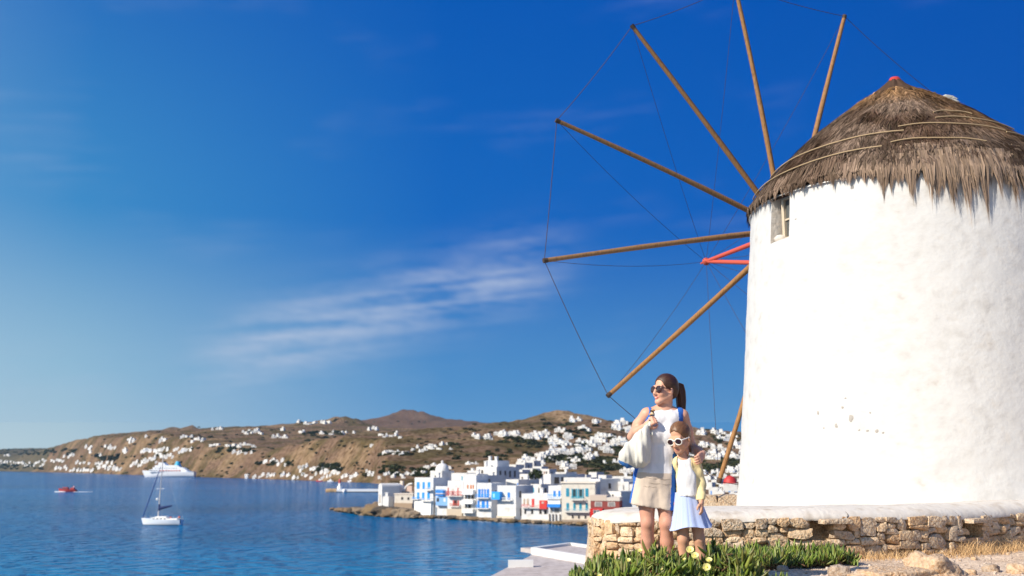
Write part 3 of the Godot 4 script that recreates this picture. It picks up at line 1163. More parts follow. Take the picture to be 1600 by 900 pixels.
# ------------------------------------------------------------------ the flat roof below the headland
func build_low_roof() -> void:
	var y := -2.40
	var fl := func(px: float, row: float) -> Vector3:
		var p := spot(px, row, 10.0)
		var k := (EYE.y - y) / (EYE.y - p.y)
		return EYE + (p - EYE) * k
	var a: Vector3 = fl.call(794, 886)       # left front edge of the slab
	var c: Vector3 = fl.call(833, 866)       # where the raised part begins
	var o := thing("flat_roof_house", "pale flat roofed house with white parapets below the end of the terrace", "house", Vector3(a.x, SEA, a.z))
	var loc := func(p: Vector3) -> Vector3: return p - o.position
	var dir := Vector3(1, 0, 0.10).normalized()
	var back := (c - a).normalized()
	# walls: a prism under the roof outline
	var outline := [a, a + back * 7.5, a + back * 7.5 + dir * 12.0, a + dir * 12.0 - back * 6.0, a - back * 6.0]
	var s := Shape.new()
	for k in 5:
		var p: Vector3 = loc.call(outline[k])
		var q: Vector3 = loc.call(outline[(k + 1) % 5])
		var down := Vector3(0, -7.5, 0)
		s.quad(p + down, p, q, q + down)
	put("wall", s.mesh(), M.town_white, o)
	var r := Shape.new()
	var pts: Array = outline.map(func(p): return loc.call(p))
	for k in range(1, 4):
		r.tri(pts[0], pts[k + 1], pts[k])
	M.screed = mat("roof_screed", lin(0.47, 0.42, 0.41), 0.9)
	M.screed.albedo_texture = noise_tex(fnl(33, 0.02, 4), [[0.0, Color(0.8, 0.78, 0.77)], [0.6, Color(1, 1, 1)], [1.0, Color(0.92, 0.9, 0.88)]])
	tri_map(M.screed, 0.2)
	put("roof", r.mesh(), M.screed, o)
	# screed laid in strips, each with its own thin joint
	for k in 13:
		var st := Shape.new()
		var w := 0.42
		var p0: Vector3 = loc.call(a + back * (-5.7 + 0.5 * k)) + dir * 0.3
		st.box(p0 + dir * 5.8 + Vector3(0, 0.006, 0), Vector3(11.6, 0.02, w), Basis(dir, Vector3.UP, dir.cross(Vector3.UP)))
		put("roof_strip", st.mesh(), M.screed, o)
	# white parapets
	var wall := func(p: Vector3, q: Vector3, h: float, t: float, y0 := 0.0) -> void:
		var d := q - p
		var sh := Shape.new()
		sh.box(loc.call((p + q) * 0.5) + Vector3(0, h * 0.5 + y0, 0), Vector3(d.length(), h, t), Basis(d.normalized(), Vector3.UP, d.normalized().cross(Vector3.UP)))
		put("parapet", sh.mesh(), M.town_white, o)
	wall.call(a + Vector3(0, 0, 0.1), a + dir * 0.85, 0.24, 0.22)
	# the raised part: low white walls round a sunken floor
	var e: Vector3 = fl.call(926, 882)
	var f: Vector3 = c + (fl.call(892, 857) - fl.call(834, 865))
	var floor_ := Shape.new()
	var g: Vector3 = e + (f - c)
	floor_.box(loc.call((c + g) * 0.5) + Vector3(0, 0.08, 0), Vector3((e - c).length() * 1.2, 0.16, (f - c).length() * 0.8), Basis((e - c).normalized(), Vector3.UP, (e - c).normalized().cross(Vector3.UP)))
	put("raised_floor", floor_.mesh(), M.screed, o)
	wall.call(c, e + (e - c) * 0.6, 0.26, 0.20)
	wall.call(f, g + (e - c) * 0.6, 0.26, 0.20)
	wall.call(c + (f - c) * 0.04, f - (f - c) * 0.04, 0.258, 0.20)


func lay_stones(terrace: Node3D, s0: float, s1: float, variants: Array[ArrayMesh], mats: Array, rest: Shape) -> void:
	var inner := Vector2(MILL.x, MILL.z)
	var cell := 0.02
	var n := int((s1 - s0) / cell)
	var sky := PackedFloat32Array()
	sky.resize(n)
	sky.fill(-0.10)
	for i in n:
		if s0 + i * cell < 10.5:
			sky[i] = -0.28
	var count := 0
	var guard := 0
	while guard < 9000 and count < 300:
		guard += 1
		var low := 0
		for i in n:
			if sky[i] < sky[low] - 0.001:
				low = i
		var top := cap_base(s0 + low * cell) + 0.03
		if sky[low] > top - 0.025:
			break
		var guard_top := top - sky[low]
		var run := low
		while run + 1 < n and sky[run + 1] < sky[low] + 0.018:
			run += 1
		var span := (run - low + 1) * cell
		if guard_top < 0.032:
			for i in range(low, run + 1):
				sky[i] = top
			continue
		var left_part := s0 + low * cell < 9.2
		var w := rng.randf_range(0.07, 0.15) if left_part else rng.randf_range(0.10, 0.26)
		var h := rng.randf_range(0.07, 0.16) if left_part else rng.randf_range(0.05, 0.11)
		if not left_part and rng.randf() < 0.13:
			w = rng.randf_range(0.22, 0.34)
			h = rng.randf_range(0.14, 0.20)
		w = minf(w, 3.4 * minf(h, guard_top) + 0.02)
		if span < w + 0.06:
			w = span
		if sky[low] + h > top - 0.05:
			h = top - sky[low]
		var cells := maxi(1, int(round(w / cell)))
		var a := s0 + (low + cells * 0.5) * cell
		var y := sky[low] + h * 0.5
		for i in range(low, mini(low + cells, n)):
			sky[i] = sky[low] + h if i > low else sky[i]
		sky[low] += h
		if cells < 3 and w < 0.05 or hole(a, y) > 0.5:
			continue
		count += 1
		var pt := wall_at(a)
		var tg := Vector3(pt[1].x, 0, pt[1].y)
		var outv := Vector3(-tg.z, 0, tg.x)
		if outv.dot(Vector3(pt[0].x - inner.x, 0, pt[0].y - inner.y)) < 0:
			outv = -outv
		var b := Basis(tg, Vector3.UP, tg.cross(Vector3.UP))
		b = b * Basis(Vector3.BACK, rng.randf_range(-0.09, 0.09)) * Basis.from_scale(Vector3(cells * cell * 1.03, h * 1.03, 0.24 + 0.3 * minf(w, h)))
		if rng.randf() < 0.5:
			b = b * Basis(Vector3.UP, PI)
		var deep := rng.randf_range(-0.025, 0.015) - 0.095 - 0.15 * minf(w, h)
		var xf := Transform3D(b, Vector3(pt[0].x, y, pt[0].y) + outv * deep)
		if rest == null:
			put("stone", variants[rng.randi() % 10], mats[rng.randi() % 7], terrace, xf)
		else:
			var ar := variants[rng.randi() % 10].surface_get_arrays(0)
			var st := rest.v.size()
			for k in ar[Mesh.ARRAY_VERTEX].size():
				rest.v.append(xf * ar[Mesh.ARRAY_VERTEX][k])
				rest.n.append((xf.basis * ar[Mesh.ARRAY_NORMAL][k]).normalized())
				rest.c.append(Color(1, 1, 1))
			for k in ar[Mesh.ARRAY_INDEX]:
				rest.t.append(st + k)


# ------------------------------------------------------------------ the waterfront town
const BLUE := Color(0.010, 0.20, 0.66)
const BRIGHT_BLUE := Color(0.012, 0.30, 0.80)
const TEAL := Color(0.010, 0.27, 0.42)
const RED := Color(0.56, 0.030, 0.025)
const DARK := Color(0.035, 0.03, 0.03)
const WHITE := Color(0.80, 0.80, 0.80)
var unit_box: ArrayMesh
var painted := {}


func paint(c: Color, rough := 0.6) -> StandardMaterial3D:
	var key := "%s %s" % [c, rough]
	if not painted.has(key):
		var m := StandardMaterial3D.new()
		m.albedo_color = c.linear_to_srgb()
		m.roughness = rough
		painted[key] = m
	return painted[key]


# a house whose front reaches in the photograph from column a to b and from row top to base, at distance d; its front turns `turn` degrees to the left
class House:
	var root: Node3D
	var a: float
	var b: float
	var base: float
	var w: float
	var h: float
	var deep: float
	var m: float      # metres per photograph pixel there

	func x(px: float) -> float:
		return (px - a) / (b - a) * w

	func y(py: float) -> float:
		return (base - py) * m


func house(called: String, label: String, category: String, a: float, b: float, top: float, base: float, d: float, deep: float, turn: float, wall: Color = WHITE, group := "", parapet := true) -> House:
	var hs := House.new()
	var p := spot(a, base, d)
	hs.root = thing(called, label, category, p, group)
	hs.root.rotation.y = -deg_to_rad(turn)
	hs.m = (d * cos(pitch) + (p.y - EYE.y) * sin(pitch)) / FOCAL
	hs.a = a
	hs.b = b
	hs.base = base
	hs.w = (b - a) * hs.m / cos(deg_to_rad(turn))
	hs.h = (base - top) * hs.m
	hs.deep = deep
	var s := Shape.new()
	s.col = wall / 0.80
	var rim := 0.35 if parapet else 0.0
	s.box2(Vector3(0, -2.5, -deep), Vector3(hs.w, hs.h - rim, 0))
	if parapet:
		var t := 0.25
		s.box2(Vector3(0, hs.h - rim, -t), Vector3(hs.w, hs.h, 0))
		s.box2(Vector3(0, hs.h - rim, -deep), Vector3(hs.w, hs.h - 0.02, -deep + t))
		s.box2(Vector3(0, hs.h - rim, -deep + t), Vector3(t, hs.h - 0.01, -t))
		s.box2(Vector3(hs.w - t, hs.h - rim, -deep + t), Vector3(hs.w, hs.h - 0.01, -t))
	put("wall", s.mesh(), M.town_white, hs.root)
	return hs


func part_box(hs: House, called: String, lo: Vector3, hi: Vector3, c: Color, rough := 0.6, parent: Node = null) -> MeshInstance3D:
	if unit_box == null:
		unit_box = box_mesh(Vector3.ONE)
	return put(called, unit_box, paint(c, rough), hs.root if parent == null else parent, Transform3D(Basis.from_scale(hi - lo), (lo + hi) * 0.5))


func on_front(hs: House, called: String, p0: float, p1: float, r0: float, r1: float, c: Color, proud := 0.06) -> void:
	part_box(hs, called, Vector3(hs.x(p0), hs.y(r1), 0.002), Vector3(hs.x(p1), hs.y(r0), proud), c)


# an opening with a pale surround, a dark pane set in and two leaves of shutter folded back, or closed ones
func shutters(hs: House, list: Array, r0: float, r1: float, c: Color) -> void:
	for q in list:
		var x0 := hs.x(q[0])
		var x1 := hs.x(q[1])
		var y0 := hs.y(r1)
		var y1 := hs.y(r0)
		var sh := Shape.new()
		sh.col = c
		var mid := (x0 + x1) * 0.5
		for e in [[x0, mid - 0.015], [mid + 0.015, x1]]:
			sh.box2(Vector3(e[0], y0, 0.002), Vector3(e[1], y1, 0.05))
			var n := 6
			for k in n:
				var ya := lerpf(y0, y1, (k + 0.25) / n)
				sh.box2(Vector3(e[0] + 0.05, ya, 0.05), Vector3(e[1] - 0.05, ya + (y1 - y0) / n * 0.5, 0.075))
		put("shutter", sh.mesh(), M.paint, hs.root)


func panes(hs: House, list: Array, r0: float, r1: float, c: Color = DARK) -> void:
	for q in list:
		var fr := part_box(hs, "window", Vector3(hs.x(q[0]) - 0.06, hs.y(r1) - 0.06, 0.002), Vector3(hs.x(q[1]) + 0.06, hs.y(r0) + 0.06, 0.03), Color(0.55, 0.53, 0.5))
		fr.set_meta("n_pane", 0)
		var sz := Vector3(hs.x(q[1]) - hs.x(q[0]), hs.y(r0) - hs.y(r1), 0.05)
		put("pane", unit_box, paint(c, 0.2), fr, Transform3D(Basis.from_scale(Vector3(0.8, 0.85, 1.6)), Vector3(0, 0, 0.2)))
		sz = sz


func balcony(hs: House, p0: float, p1: float, floor_row: float, rail_row: float, c: Color, out := 0.9, solid := false, floor_color := Color(0.62, 0.6, 0.57)) -> void:
	var x0 := hs.x(p0)
	var x1 := hs.x(p1)
	var y0 := hs.y(floor_row)
	var y1 := hs.y(rail_row)
	var s := Shape.new()
	s.col = floor_color
	s.box2(Vector3(x0, y0 - 0.16, 0.004), Vector3(x1, y0, out))
	var b := put("balcony", s.mesh(), M.paint, hs.root)
	s = Shape.new()
	s.col = c
	if solid:
		s.box2(Vector3(x0, y0, out - 0.08), Vector3(x1, y1, out))
		s.box2(Vector3(x0, y0, 0.004), Vector3(x0 + 0.07, y1, out - 0.08))
		s.box2(Vector3(x1 - 0.07, y0, 0.004), Vector3(x1, y1, out - 0.08))
	else:
		s.box2(Vector3(x0, y1 - 0.07, out - 0.07), Vector3(x1, y1, out))
		s.box2(Vector3(x0, y1 - 0.07, 0.004), Vector3(x0 + 0.06, y1, out - 0.07))
		s.box2(Vector3(x1 - 0.06, y1 - 0.07, 0.004), Vector3(x1, y1, out - 0.07))
		var n := maxi(3, int((x1 - x0) / 0.22))
		for k in n + 1:
			var x := lerpf(x0 + 0.03, x1 - 0.03, float(k) / n)
			s.box2(Vector3(x - 0.03, y0, out - 0.06), Vector3(x + 0.03, y1 - 0.07, out - 0.01))
	put("railing", s.mesh(), M.paint, b)


func chimney(hs: House, px: float, hgt: float, back := 0.5) -> void:
	var x := hs.x(px)
	var s := Shape.new()
	s.col = WHITE / 0.8
	s.box2(Vector3(x - 0.3, hs.h - 0.4, -hs.deep * back - 0.3), Vector3(x + 0.3, hs.h + hgt, -hs.deep * back + 0.3))
	s.box2(Vector3(x - 0.38, hs.h + hgt, -hs.deep * back - 0.38), Vector3(x + 0.38, hs.h + hgt + 0.14, -hs.deep * back + 0.38))
	put("chimney", s.mesh(), M.town_white, hs.root)


func side_window(hs: House, along: float, y0: float, y1: float, wide: float, c: Color = DARK) -> void:      # on the right hand side
	part_box(hs, "window", Vector3(hs.w + 0.002, y0, -along - wide), Vector3(hs.w + 0.05, y1, -along), c, 0.3)


func vault(hs: House, lift: float, along_front := false) -> void:      # a barrel roof, its round end towards the front
	var s := Shape.new()
	var g := PackedVector3Array()
	var n := 12
	for z in [0.0, -hs.deep]:
		for k in n + 1:
			var t := PI * k / n
			g.append(Vector3(hs.w * 0.5 + hs.w * 0.5 * cos(t), hs.h + lift * sin(t), z))
	s.sheet(g, 2, n + 1, false)
	for e in [0, 1]:
		for k in n:
			var o: int = e * (n + 1)
			var c := Vector3(hs.w * 0.5, hs.h, g[o].z)
			if e == 0:
				s.tri(c, g[o + k], g[o + k + 1])
			else:
				s.tri(c, g[o + k + 1], g[o + k])
	put("vaulted_roof", s.mesh(), M.town_white, hs.root)


func build_waterfront() -> void:
	var q: House
	# chapel and ruins at the point, left to right
	q = house("chapel", "white barrel vaulted chapel at the far left end of the waterfront", "chapel", 591, 597.5, 761, 786, 224, 4.4, 55, WHITE, "", false)
	vault(q, 0.75)
	part_box(q, "door", Vector3(q.w * 0.35, 0, 0.002), Vector3(q.w * 0.65, 1.9, 0.05), Color(0.3, 0.25, 0.2))
	q = house("chapel", "small white vaulted chapel with a blank round gable behind the point", "chapel", 610, 623, 763, 787, 227, 3.0, 22, WHITE, "", false)
	vault(q, 0.95)
	q = house("hut", "little white hut with a narrow chimney on the rocks below the chapels", "hut", 597.5, 607.5, 776, 793, 221, 2.0, 22)
	chimney(q, 602, 0.7, 0.4)
	q = house("ruined_house", "roofless ruin with a tall square chimney and broken arch of pinkish plaster", "ruin", 622, 645, 768, 787, 228, 3.2, 24, Color(0.55, 0.45, 0.38))
	part_box(q, "chimney", Vector3(0.1, q.h, -1.2), Vector3(0.75, q.h + 2.3, -0.5), Color(0.60, 0.52, 0.45), 0.9)
	var ar := Shape.new()
	var pts := PackedVector3Array()
	for k in 9:
		var t := PI * 0.5 + PI * 0.5 * k / 8.0
		pts.append(Vector3(q.w - 0.4 + 2.0 * cos(t), q.h - 0.2 + 1.9 * sin(t), -0.6))
	ar.tube(pts, PackedFloat32Array([0.22]), 6)
	put("broken_arch", ar.mesh(), M.town_white, q.root)
	part_box(q, "arch_infill", Vector3(q.w - 1.7, q.h - 0.1, -0.8), Vector3(q.w - 0.4, q.h + 1.2, -0.45), Color(0.52, 0.38, 0.32), 0.9)
	q = house("low_house", "long low weathered house with two small dark windows above brown rocks", "house", 616, 646, 773, 797, 220, 3.5, 22, Color(0.68, 0.62, 0.55))
	part_box(q, "roof_edge", Vector3(-0.1, q.h, -3.5), Vector3(q.w + 0.1, q.h + 0.22, 0.12), Color(0.60, 0.52, 0.45), 0.9)
	panes(q, [[627.0, 630.5], [637.0, 640.5]], 777, 781)
	part_box(q, "stone_footing", Vector3(0.05, -2.0, 0.002), Vector3(q.w - 0.05, q.y(786), 0.25), Color(0.32, 0.23, 0.16), 0.95)
	# the row of tall houses
	q = house("tall_house", "tall white house with six bright blue shutters above a blank wall", "house", 647, 677.5, 747, 806, 205, 6.5, 26)
	shutters(q, [[650.6, 655.0], [660.0, 663.6], [668.4, 672.6]], 754, 764.5, BRIGHT_BLUE)
	shutters(q, [[651.4, 655.0], [659.4, 663.4], [668.0, 672.2]], 770, 781, BRIGHT_BLUE)
	balcony(q, 667, 677, 766, 762.5, Color(0.55, 0.55, 0.57), 0.7)
	balcony(q, 662, 677.4, 782.5, 779, Color(0.5, 0.5, 0.52), 0.8)
	balcony(q, 646, 656, 780, 777, BRIGHT_BLUE, 0.6)
	part_box(q, "blank_base", Vector3(0.3, -2.0, 0.002), Vector3(q.w - 0.3, q.y(783.5), 0.35), WHITE, 0.9)
	side_window(q, 1.6, 3.0, 4.2, 0.8)
	chimney(q, 672, 0.8)
	q = house("narrow_house", "narrow white house with a blue balcony box and pale blue room below", "house", 680, 704, 760.5, 806.5, 203, 5.0, 24)
	part_box(q, "enclosed_balcony", Vector3(q.x(683.5), q.y(775.6), 0.004), Vector3(q.x(695.5), q.y(766.5), 0.9), BLUE)
	balcony(q, 684, 696, 771, 765, Color(0.07, 0.35, 0.75), 1.1)
	part_box(q, "jutting_room", Vector3(q.x(683.5), q.y(790), 0.004), Vector3(q.x(703), q.y(777), 0.7), Color(0.18, 0.37, 0.68))
	part_box(q, "window", Vector3(q.x(685), q.y(784), 0.704), Vector3(q.x(688.5), q.y(778.5), 0.74), DARK, 0.3)
	part_box(q, "window", Vector3(q.x(696), q.y(784), 0.704), Vector3(q.x(699), q.y(779), 0.74), Color(0.7, 0.7, 0.7), 0.3)
	part_box(q, "door", Vector3(q.x(680.6), q.y(806), 0.004), Vector3(q.x(682.4), q.y(793), 0.05), Color(0.10, 0.16, 0.24))
	q = house("balcony_house", "white house with red balcony posts and a small red window above stone footings", "house", 699, 724, 752, 807, 200, 5.5, 24)
	balcony(q, 700, 725, 775, 768, RED, 0.9, false)
	for px in [702.5, 718.0]:
		part_box(q, "post", Vector3(q.x(px), q.y(775), 0.8), Vector3(q.x(px + 1.6), q.y(763), 0.95), Color(0.45, 0.06, 0.04))
	part_box(q, "shutter", Vector3(q.x(705.5), q.y(773), 0.003), Vector3(q.x(709), q.y(764), 0.06), Color(0.5, 0.48, 0.45))
	panes(q, [[709.5, 715.0]], 782, 790, Color(0.06, 0.02, 0.02))
	for px in [707.8, 715.6]:
		part_box(q, "shutter", Vector3(q.x(px), q.y(790), 0.004), Vector3(q.x(px + 1.7), q.y(782), 0.07), Color(0.45, 0.05, 0.035))
	balcony(q, 704, 719, 791, 787, Color(0.5, 0.10, 0.07), 0.5)
	part_box(q, "stone_footing", Vector3(0.1, -2.0, 0.003), Vector3(q.w, q.y(795), 0.5), Color(0.50, 0.42, 0.33), 0.95)
	q = house("gallery_house", "tall white house with orange shutters over two dark open galleries", "house", 724, 744, 744, 810, 198, 5.5, 24)
	shutters(q, [[729.6, 731.6], [734.6, 737.0], [738.6, 740.4]], 758.5, 764.5, Color(0.55, 0.17, 0.04))
	balcony(q, 725, 742, 772, 766, WHITE, 1.0, true, WHITE)
	panes(q, [[726.5, 729.0], [731.5, 734.5], [737.0, 740.5]], 774.5, 780)
	balcony(q, 725, 742, 786, 781, WHITE, 1.0, true, WHITE)
	panes(q, [[726.7, 729.0], [731.8, 736.0]], 789, 794)
	balcony(q, 724.5, 742, 800, 795, Color(0.7, 0.69, 0.67), 0.9, true, WHITE)
	q = house("blue_shutter_house", "white house with two crowded rows of deep blue shutters and blue railings", "house", 745, 768, 755.5, 811, 196, 6.0, 26)
	shutters(q, [[747.0, 750.8], [752.4, 754.8], [756.6, 759.2], [760.8, 764.2]], 765, 778, BLUE)
	balcony(q, 746, 766, 778, 773, BRIGHT_BLUE, 0.7)
	shutters(q, [[746.0, 749.4], [752.6, 757.6], [760.2, 763.2]], 782.5, 794, BLUE)
	balcony(q, 746, 766, 794, 789.5, BRIGHT_BLUE, 0.7)
	side_window(q, 1.5, 4.0, 5.4, 0.9)
	q = house("white_house", "white house with a round bright blue balcony and one blue door", "house", 777, 806, 759.5, 813, 192, 7.5, 27)
	part_box(q, "enclosed_balcony", Vector3(q.x(772), q.y(781), -0.8), Vector3(q.x(785), q.y(769), 1.1), BRIGHT_BLUE)
	part_box(q, "hatch", Vector3(q.x(774.5), q.y(778), 1.104), Vector3(q.x(777.5), q.y(772), 1.14), Color(0.25, 0.6, 0.85))
	shutters(q, [[793.0, 797.0]], 770, 781, BLUE)
	balcony(q, 783, 800, 782, 778, Color(0.6, 0.6, 0.62), 0.7)
	part_box(q, "stone_footing", Vector3(0.1, -2.0, 0.003), Vector3(q.w - 0.1, q.y(806), 0.6), Color(0.58, 0.50, 0.40), 0.95)
	side_window(q, 1.4, 4.2, 5.4, 0.8)
	side_window(q, 4.2, 3.0, 4.2, 0.8)
	side_window(q, 1.8, 0.8, 2.2, 0.9)
	q = house("boat_shed", "dark recess with blue door and awning between the blue balcony houses", "shed", 767, 778, 783, 812, 199, 3.0, 20, Color(0.30, 0.33, 0.38))
	part_box(q, "awning", Vector3(q.x(767.5), q.y(800), 0.004), Vector3(q.x(778), q.y(796.5), 1.2), BRIGHT_BLUE)
	part_box(q, "door", Vector3(q.x(768), q.y(812), 0.004), Vector3(q.x(774), q.y(803), 0.06), Color(0.02, 0.05, 0.10))
	q = house("red_balcony_house", "low white house with a red box balcony, red door and tan shutters", "house", 815, 857, 772, 815.5, 187, 5.5, 20)
	shutters(q, [[818.0, 820.4], [823.0, 826.2]], 780, 788.5, Color(0.50, 0.40, 0.30))
	balcony(q, 817, 827, 793, 788.5, RED, 0.6)
	part_box(q, "door", Vector3(q.x(831), q.y(793), 0.003), Vector3(q.x(834.6), q.y(780), 0.07), RED)
	part_box(q, "enclosed_balcony", Vector3(q.x(845), q.y(795), 0.004), Vector3(q.x(856), q.y(782), 0.9), RED)
	part_box(q, "window", Vector3(q.x(848.5), q.y(787), 0.904), Vector3(q.x(852), q.y(783.5), 0.94), Color(0.5, 0.35, 0.32), 0.3)
	balcony(q, 828, 845, 793, 789.5, Color(0.6, 0.3, 0.28), 0.5)
	panes(q, [[819.5, 822.0], [830.0, 833.0], [842.5, 846.0], [850.0, 854.0]], 796.5, 803)
	part_box(q, "stone_footing", Vector3(0.0, -2.0, 0.003), Vector3(q.w, q.y(811), 0.4), Color(0.55, 0.48, 0.40), 0.95)
	chimney(q, 839, 0.9)
	q = house("pier_house", "narrow white house with stacked blue balconies standing on dark piers", "house", 857, 877, 759.5, 803, 184, 5.0, 20)
	shutters(q, [[864.8, 868.2], [872.4, 875.6]], 767.5, 776, BLUE)
	balcony(q, 857.5, 877, 779, 772.5, BRIGHT_BLUE, 1.0)
	part_box(q, "white_panel", Vector3(q.x(858), q.y(787.5), 0.004), Vector3(q.x(876.6), q.y(779.5), 0.75), Color(0.72, 0.75, 0.80))
	part_box(q, "blue_band", Vector3(q.x(857.6), q.y(792.5), 0.004), Vector3(q.x(877), q.y(787.6), 0.95), BLUE)
	panes(q, [[860.0, 863.0], [866.0, 874.0]], 794.5, 801, Color(0.2, 0.2, 0.2))
	for px in [858.0, 863.0, 868.0, 874.0]:
		part_box(q, "pier", Vector3(q.x(px), -3.0, -0.6), Vector3(q.x(px + 1.6), 0.0, 0.2), Color(0.12, 0.10, 0.09), 0.9)
	q = house("cream_house", "broad cream house with teal shutters and a teal balcony under a cornice", "house", 878, 929.5, 756, 817, 181, 6.0, 14, Color(0.78, 0.73, 0.64))
	part_box(q, "cornice", Vector3(-0.15, q.h, -6.1), Vector3(q.w + 0.15, q.h + 0.25, 0.2), Color(0.74, 0.66, 0.56), 0.9)
	shutters(q, [[884.8, 889.4], [914.6, 919.2]], 764, 776.5, TEAL)
	panes(q, [[895.4, 900.0], [905.2, 910.0]], 764.5, 779, Color(0.03, 0.06, 0.07))
	for px in [893.6, 900.3, 903.2, 910.4]:
		part_box(q, "shutter", Vector3(q.x(px), q.y(779), 0.003), Vector3(q.x(px + 1.5), q.y(764.5), 0.08), TEAL)
	balcony(q, 893, 912, 781, 776.5, Color(0.03, 0.36, 0.50), 0.8)
	shutters(q, [[885.2, 889.0], [895.8, 899.2], [905.0, 908.8], [914.6, 918.2]], 786.5, 797.5, TEAL)
	balcony(q, 883, 921, 799.5, 795, Color(0.30, 0.45, 0.55), 0.6)
	panes(q, [[893.5, 896.0], [903.0, 905.5], [913.0, 915.5]], 805, 810)
	part_box(q, "stone_footing", Vector3(0.0, -2.0, 0.003), Vector3(q.w, q.y(812), 0.4), Color(0.34, 0.27, 0.21), 0.95)
	q = house("red_house", "dull red wooden house with pale roof and two white framed windows", "house", 923, 967, 783, 806, 174, 5.0, 12, Color(0.33, 0.075, 0.06), "", false)
	part_box(q, "roof", Vector3(-0.1, q.h, -5.0), Vector3(q.w * 0.56, q.h + 0.9, 0.1), Color(0.56, 0.46, 0.38), 0.9)
	part_box(q, "roof", Vector3(q.w * 0.565, q.h, -4.9), Vector3(q.w + 0.1, q.h + 0.6, 0.1), Color(0.62, 0.55, 0.48), 0.9)
	panes(q, [[930.0, 940.0], [950.0, 960.0]], 785, 791, Color(0.28, 0.25, 0.24))
	q = house("red_shed", "bright red shed with a grey window at the water beside the stone terrace", "shed", 922, 941, 795.5, 812, 168, 2.5, 12, Color(0.70, 0.02, 0.018), "", false)
	panes(q, [[927.5, 931.5], [933.0, 936.5]], 797.5, 802, Color(0.12, 0.13, 0.15))
	q = house("shaded_house", "plain lilac grey shaded block right of the dull red house", "house", 948, 968, 768, 800, 182, 8.0, 52)
	panes(q, [[956, 958]], 773, 776)
	q = house("white_kiosk", "white house with a thin red roof edge behind the woman", "house", 988, 1010, 780, 800, 172, 4.0, 12)
	part_box(q, "roof_edge", Vector3(-0.2, q.h, -4.1), Vector3(q.w + 0.2, q.h + 0.3, 0.2), Color(0.42, 0.08, 0.05))
	# rocks along the water's edge
	var variants: Array[ArrayMesh] = []
	for k in 6:
		variants.append(rock_mesh(500 + k, 6, 0.3, 0.5))
	var browns := [paint(Color(0.155, 0.105, 0.065), 0.95), paint(Color(0.20, 0.15, 0.105), 0.95), paint(Color(0.07, 0.055, 0.042), 0.95), paint(Color(0.17, 0.115, 0.06), 0.95)]
	var row := [[519, 796, 1.2], [528, 797.5, 1.6], [536, 798, 2.0], [545, 799, 2.2], [553, 800, 3.0], [562, 801.5, 3.2], [571, 802.5, 3.6], [580, 803, 4.2], [588, 803.5, 4.6], [596, 804, 4.4], [604, 804.5, 4.2], [612, 805, 4.0], [620, 805, 4.2], [628, 805.5, 4.0], [636, 806, 3.8], [644, 807, 3.0], [586, 797, 4.4], [594, 795, 4.4], [604, 797, 4.4], [614, 797, 4.0], [624, 796, 3.6], [634, 797, 3.8]]
	for r in row:
		var depth: float = (EYE.y - SEA) * FOCAL / (r[1] - HORIZON)
		var p := spot(r[0], r[1], depth)
		var o := put("rock", variants[rng.randi() % 6], browns[rng.randi() % 4], null, Transform3D(Basis(Vector3.UP, rng.randf() * TAU) * Basis.from_scale(Vector3(r[2] * 1.1, r[2] * 0.50, r[2] * 0.9)), p + Vector3(0, r[2] * 0.10, -r[2] * 0.3)))
		tag(o, ["low", "broad", "knobbly", "rounded"][rng.randi() % 4] + " brown sea rock " + ("at the thin tip of the point" if r[0] < 560 else "on the point below the vaulted chapel" if r[0] < 608 else "on the point below the low weathered house"), "rock", "brown rocks on the point below the chapels")
	for k in 40:
		var px := 646.0 + 7.3 * k
		var rw := table([640, 700, 770, 840, 900, 940], [807.5, 808.5, 812.5, 816.5, 818.5, 820.0], px)
		var depth := (EYE.y - SEA) * FOCAL / (rw - HORIZON)
		var sz := rng.randf_range(0.7, 1.3)
		var o := put("rock", variants[rng.randi() % 6], browns[rng.randi() % 4], null, Transform3D(Basis(Vector3.UP, rng.randf() * TAU) * Basis.from_scale(Vector3(sz * 1.5, sz * 0.55, sz)), spot(px, rw, depth) + Vector3(0, 0.05, -0.4)))
		tag(o, "brown rock at the water's edge below the " + ("tall house with six shutters" if px < 680 else "pale blue jutting room" if px < 704 else "red balcony posts" if px < 724 else "dark open galleries" if px < 745 else "two rows of blue shutters" if px < 770 else "round blue balcony" if px < 812 else "red box balcony" if px < 857 else "house on piers" if px < 878 else "cream house with teal shutters"), "rock", "brown rocks along the foot of the waterfront houses")
		if px > 935:
			break


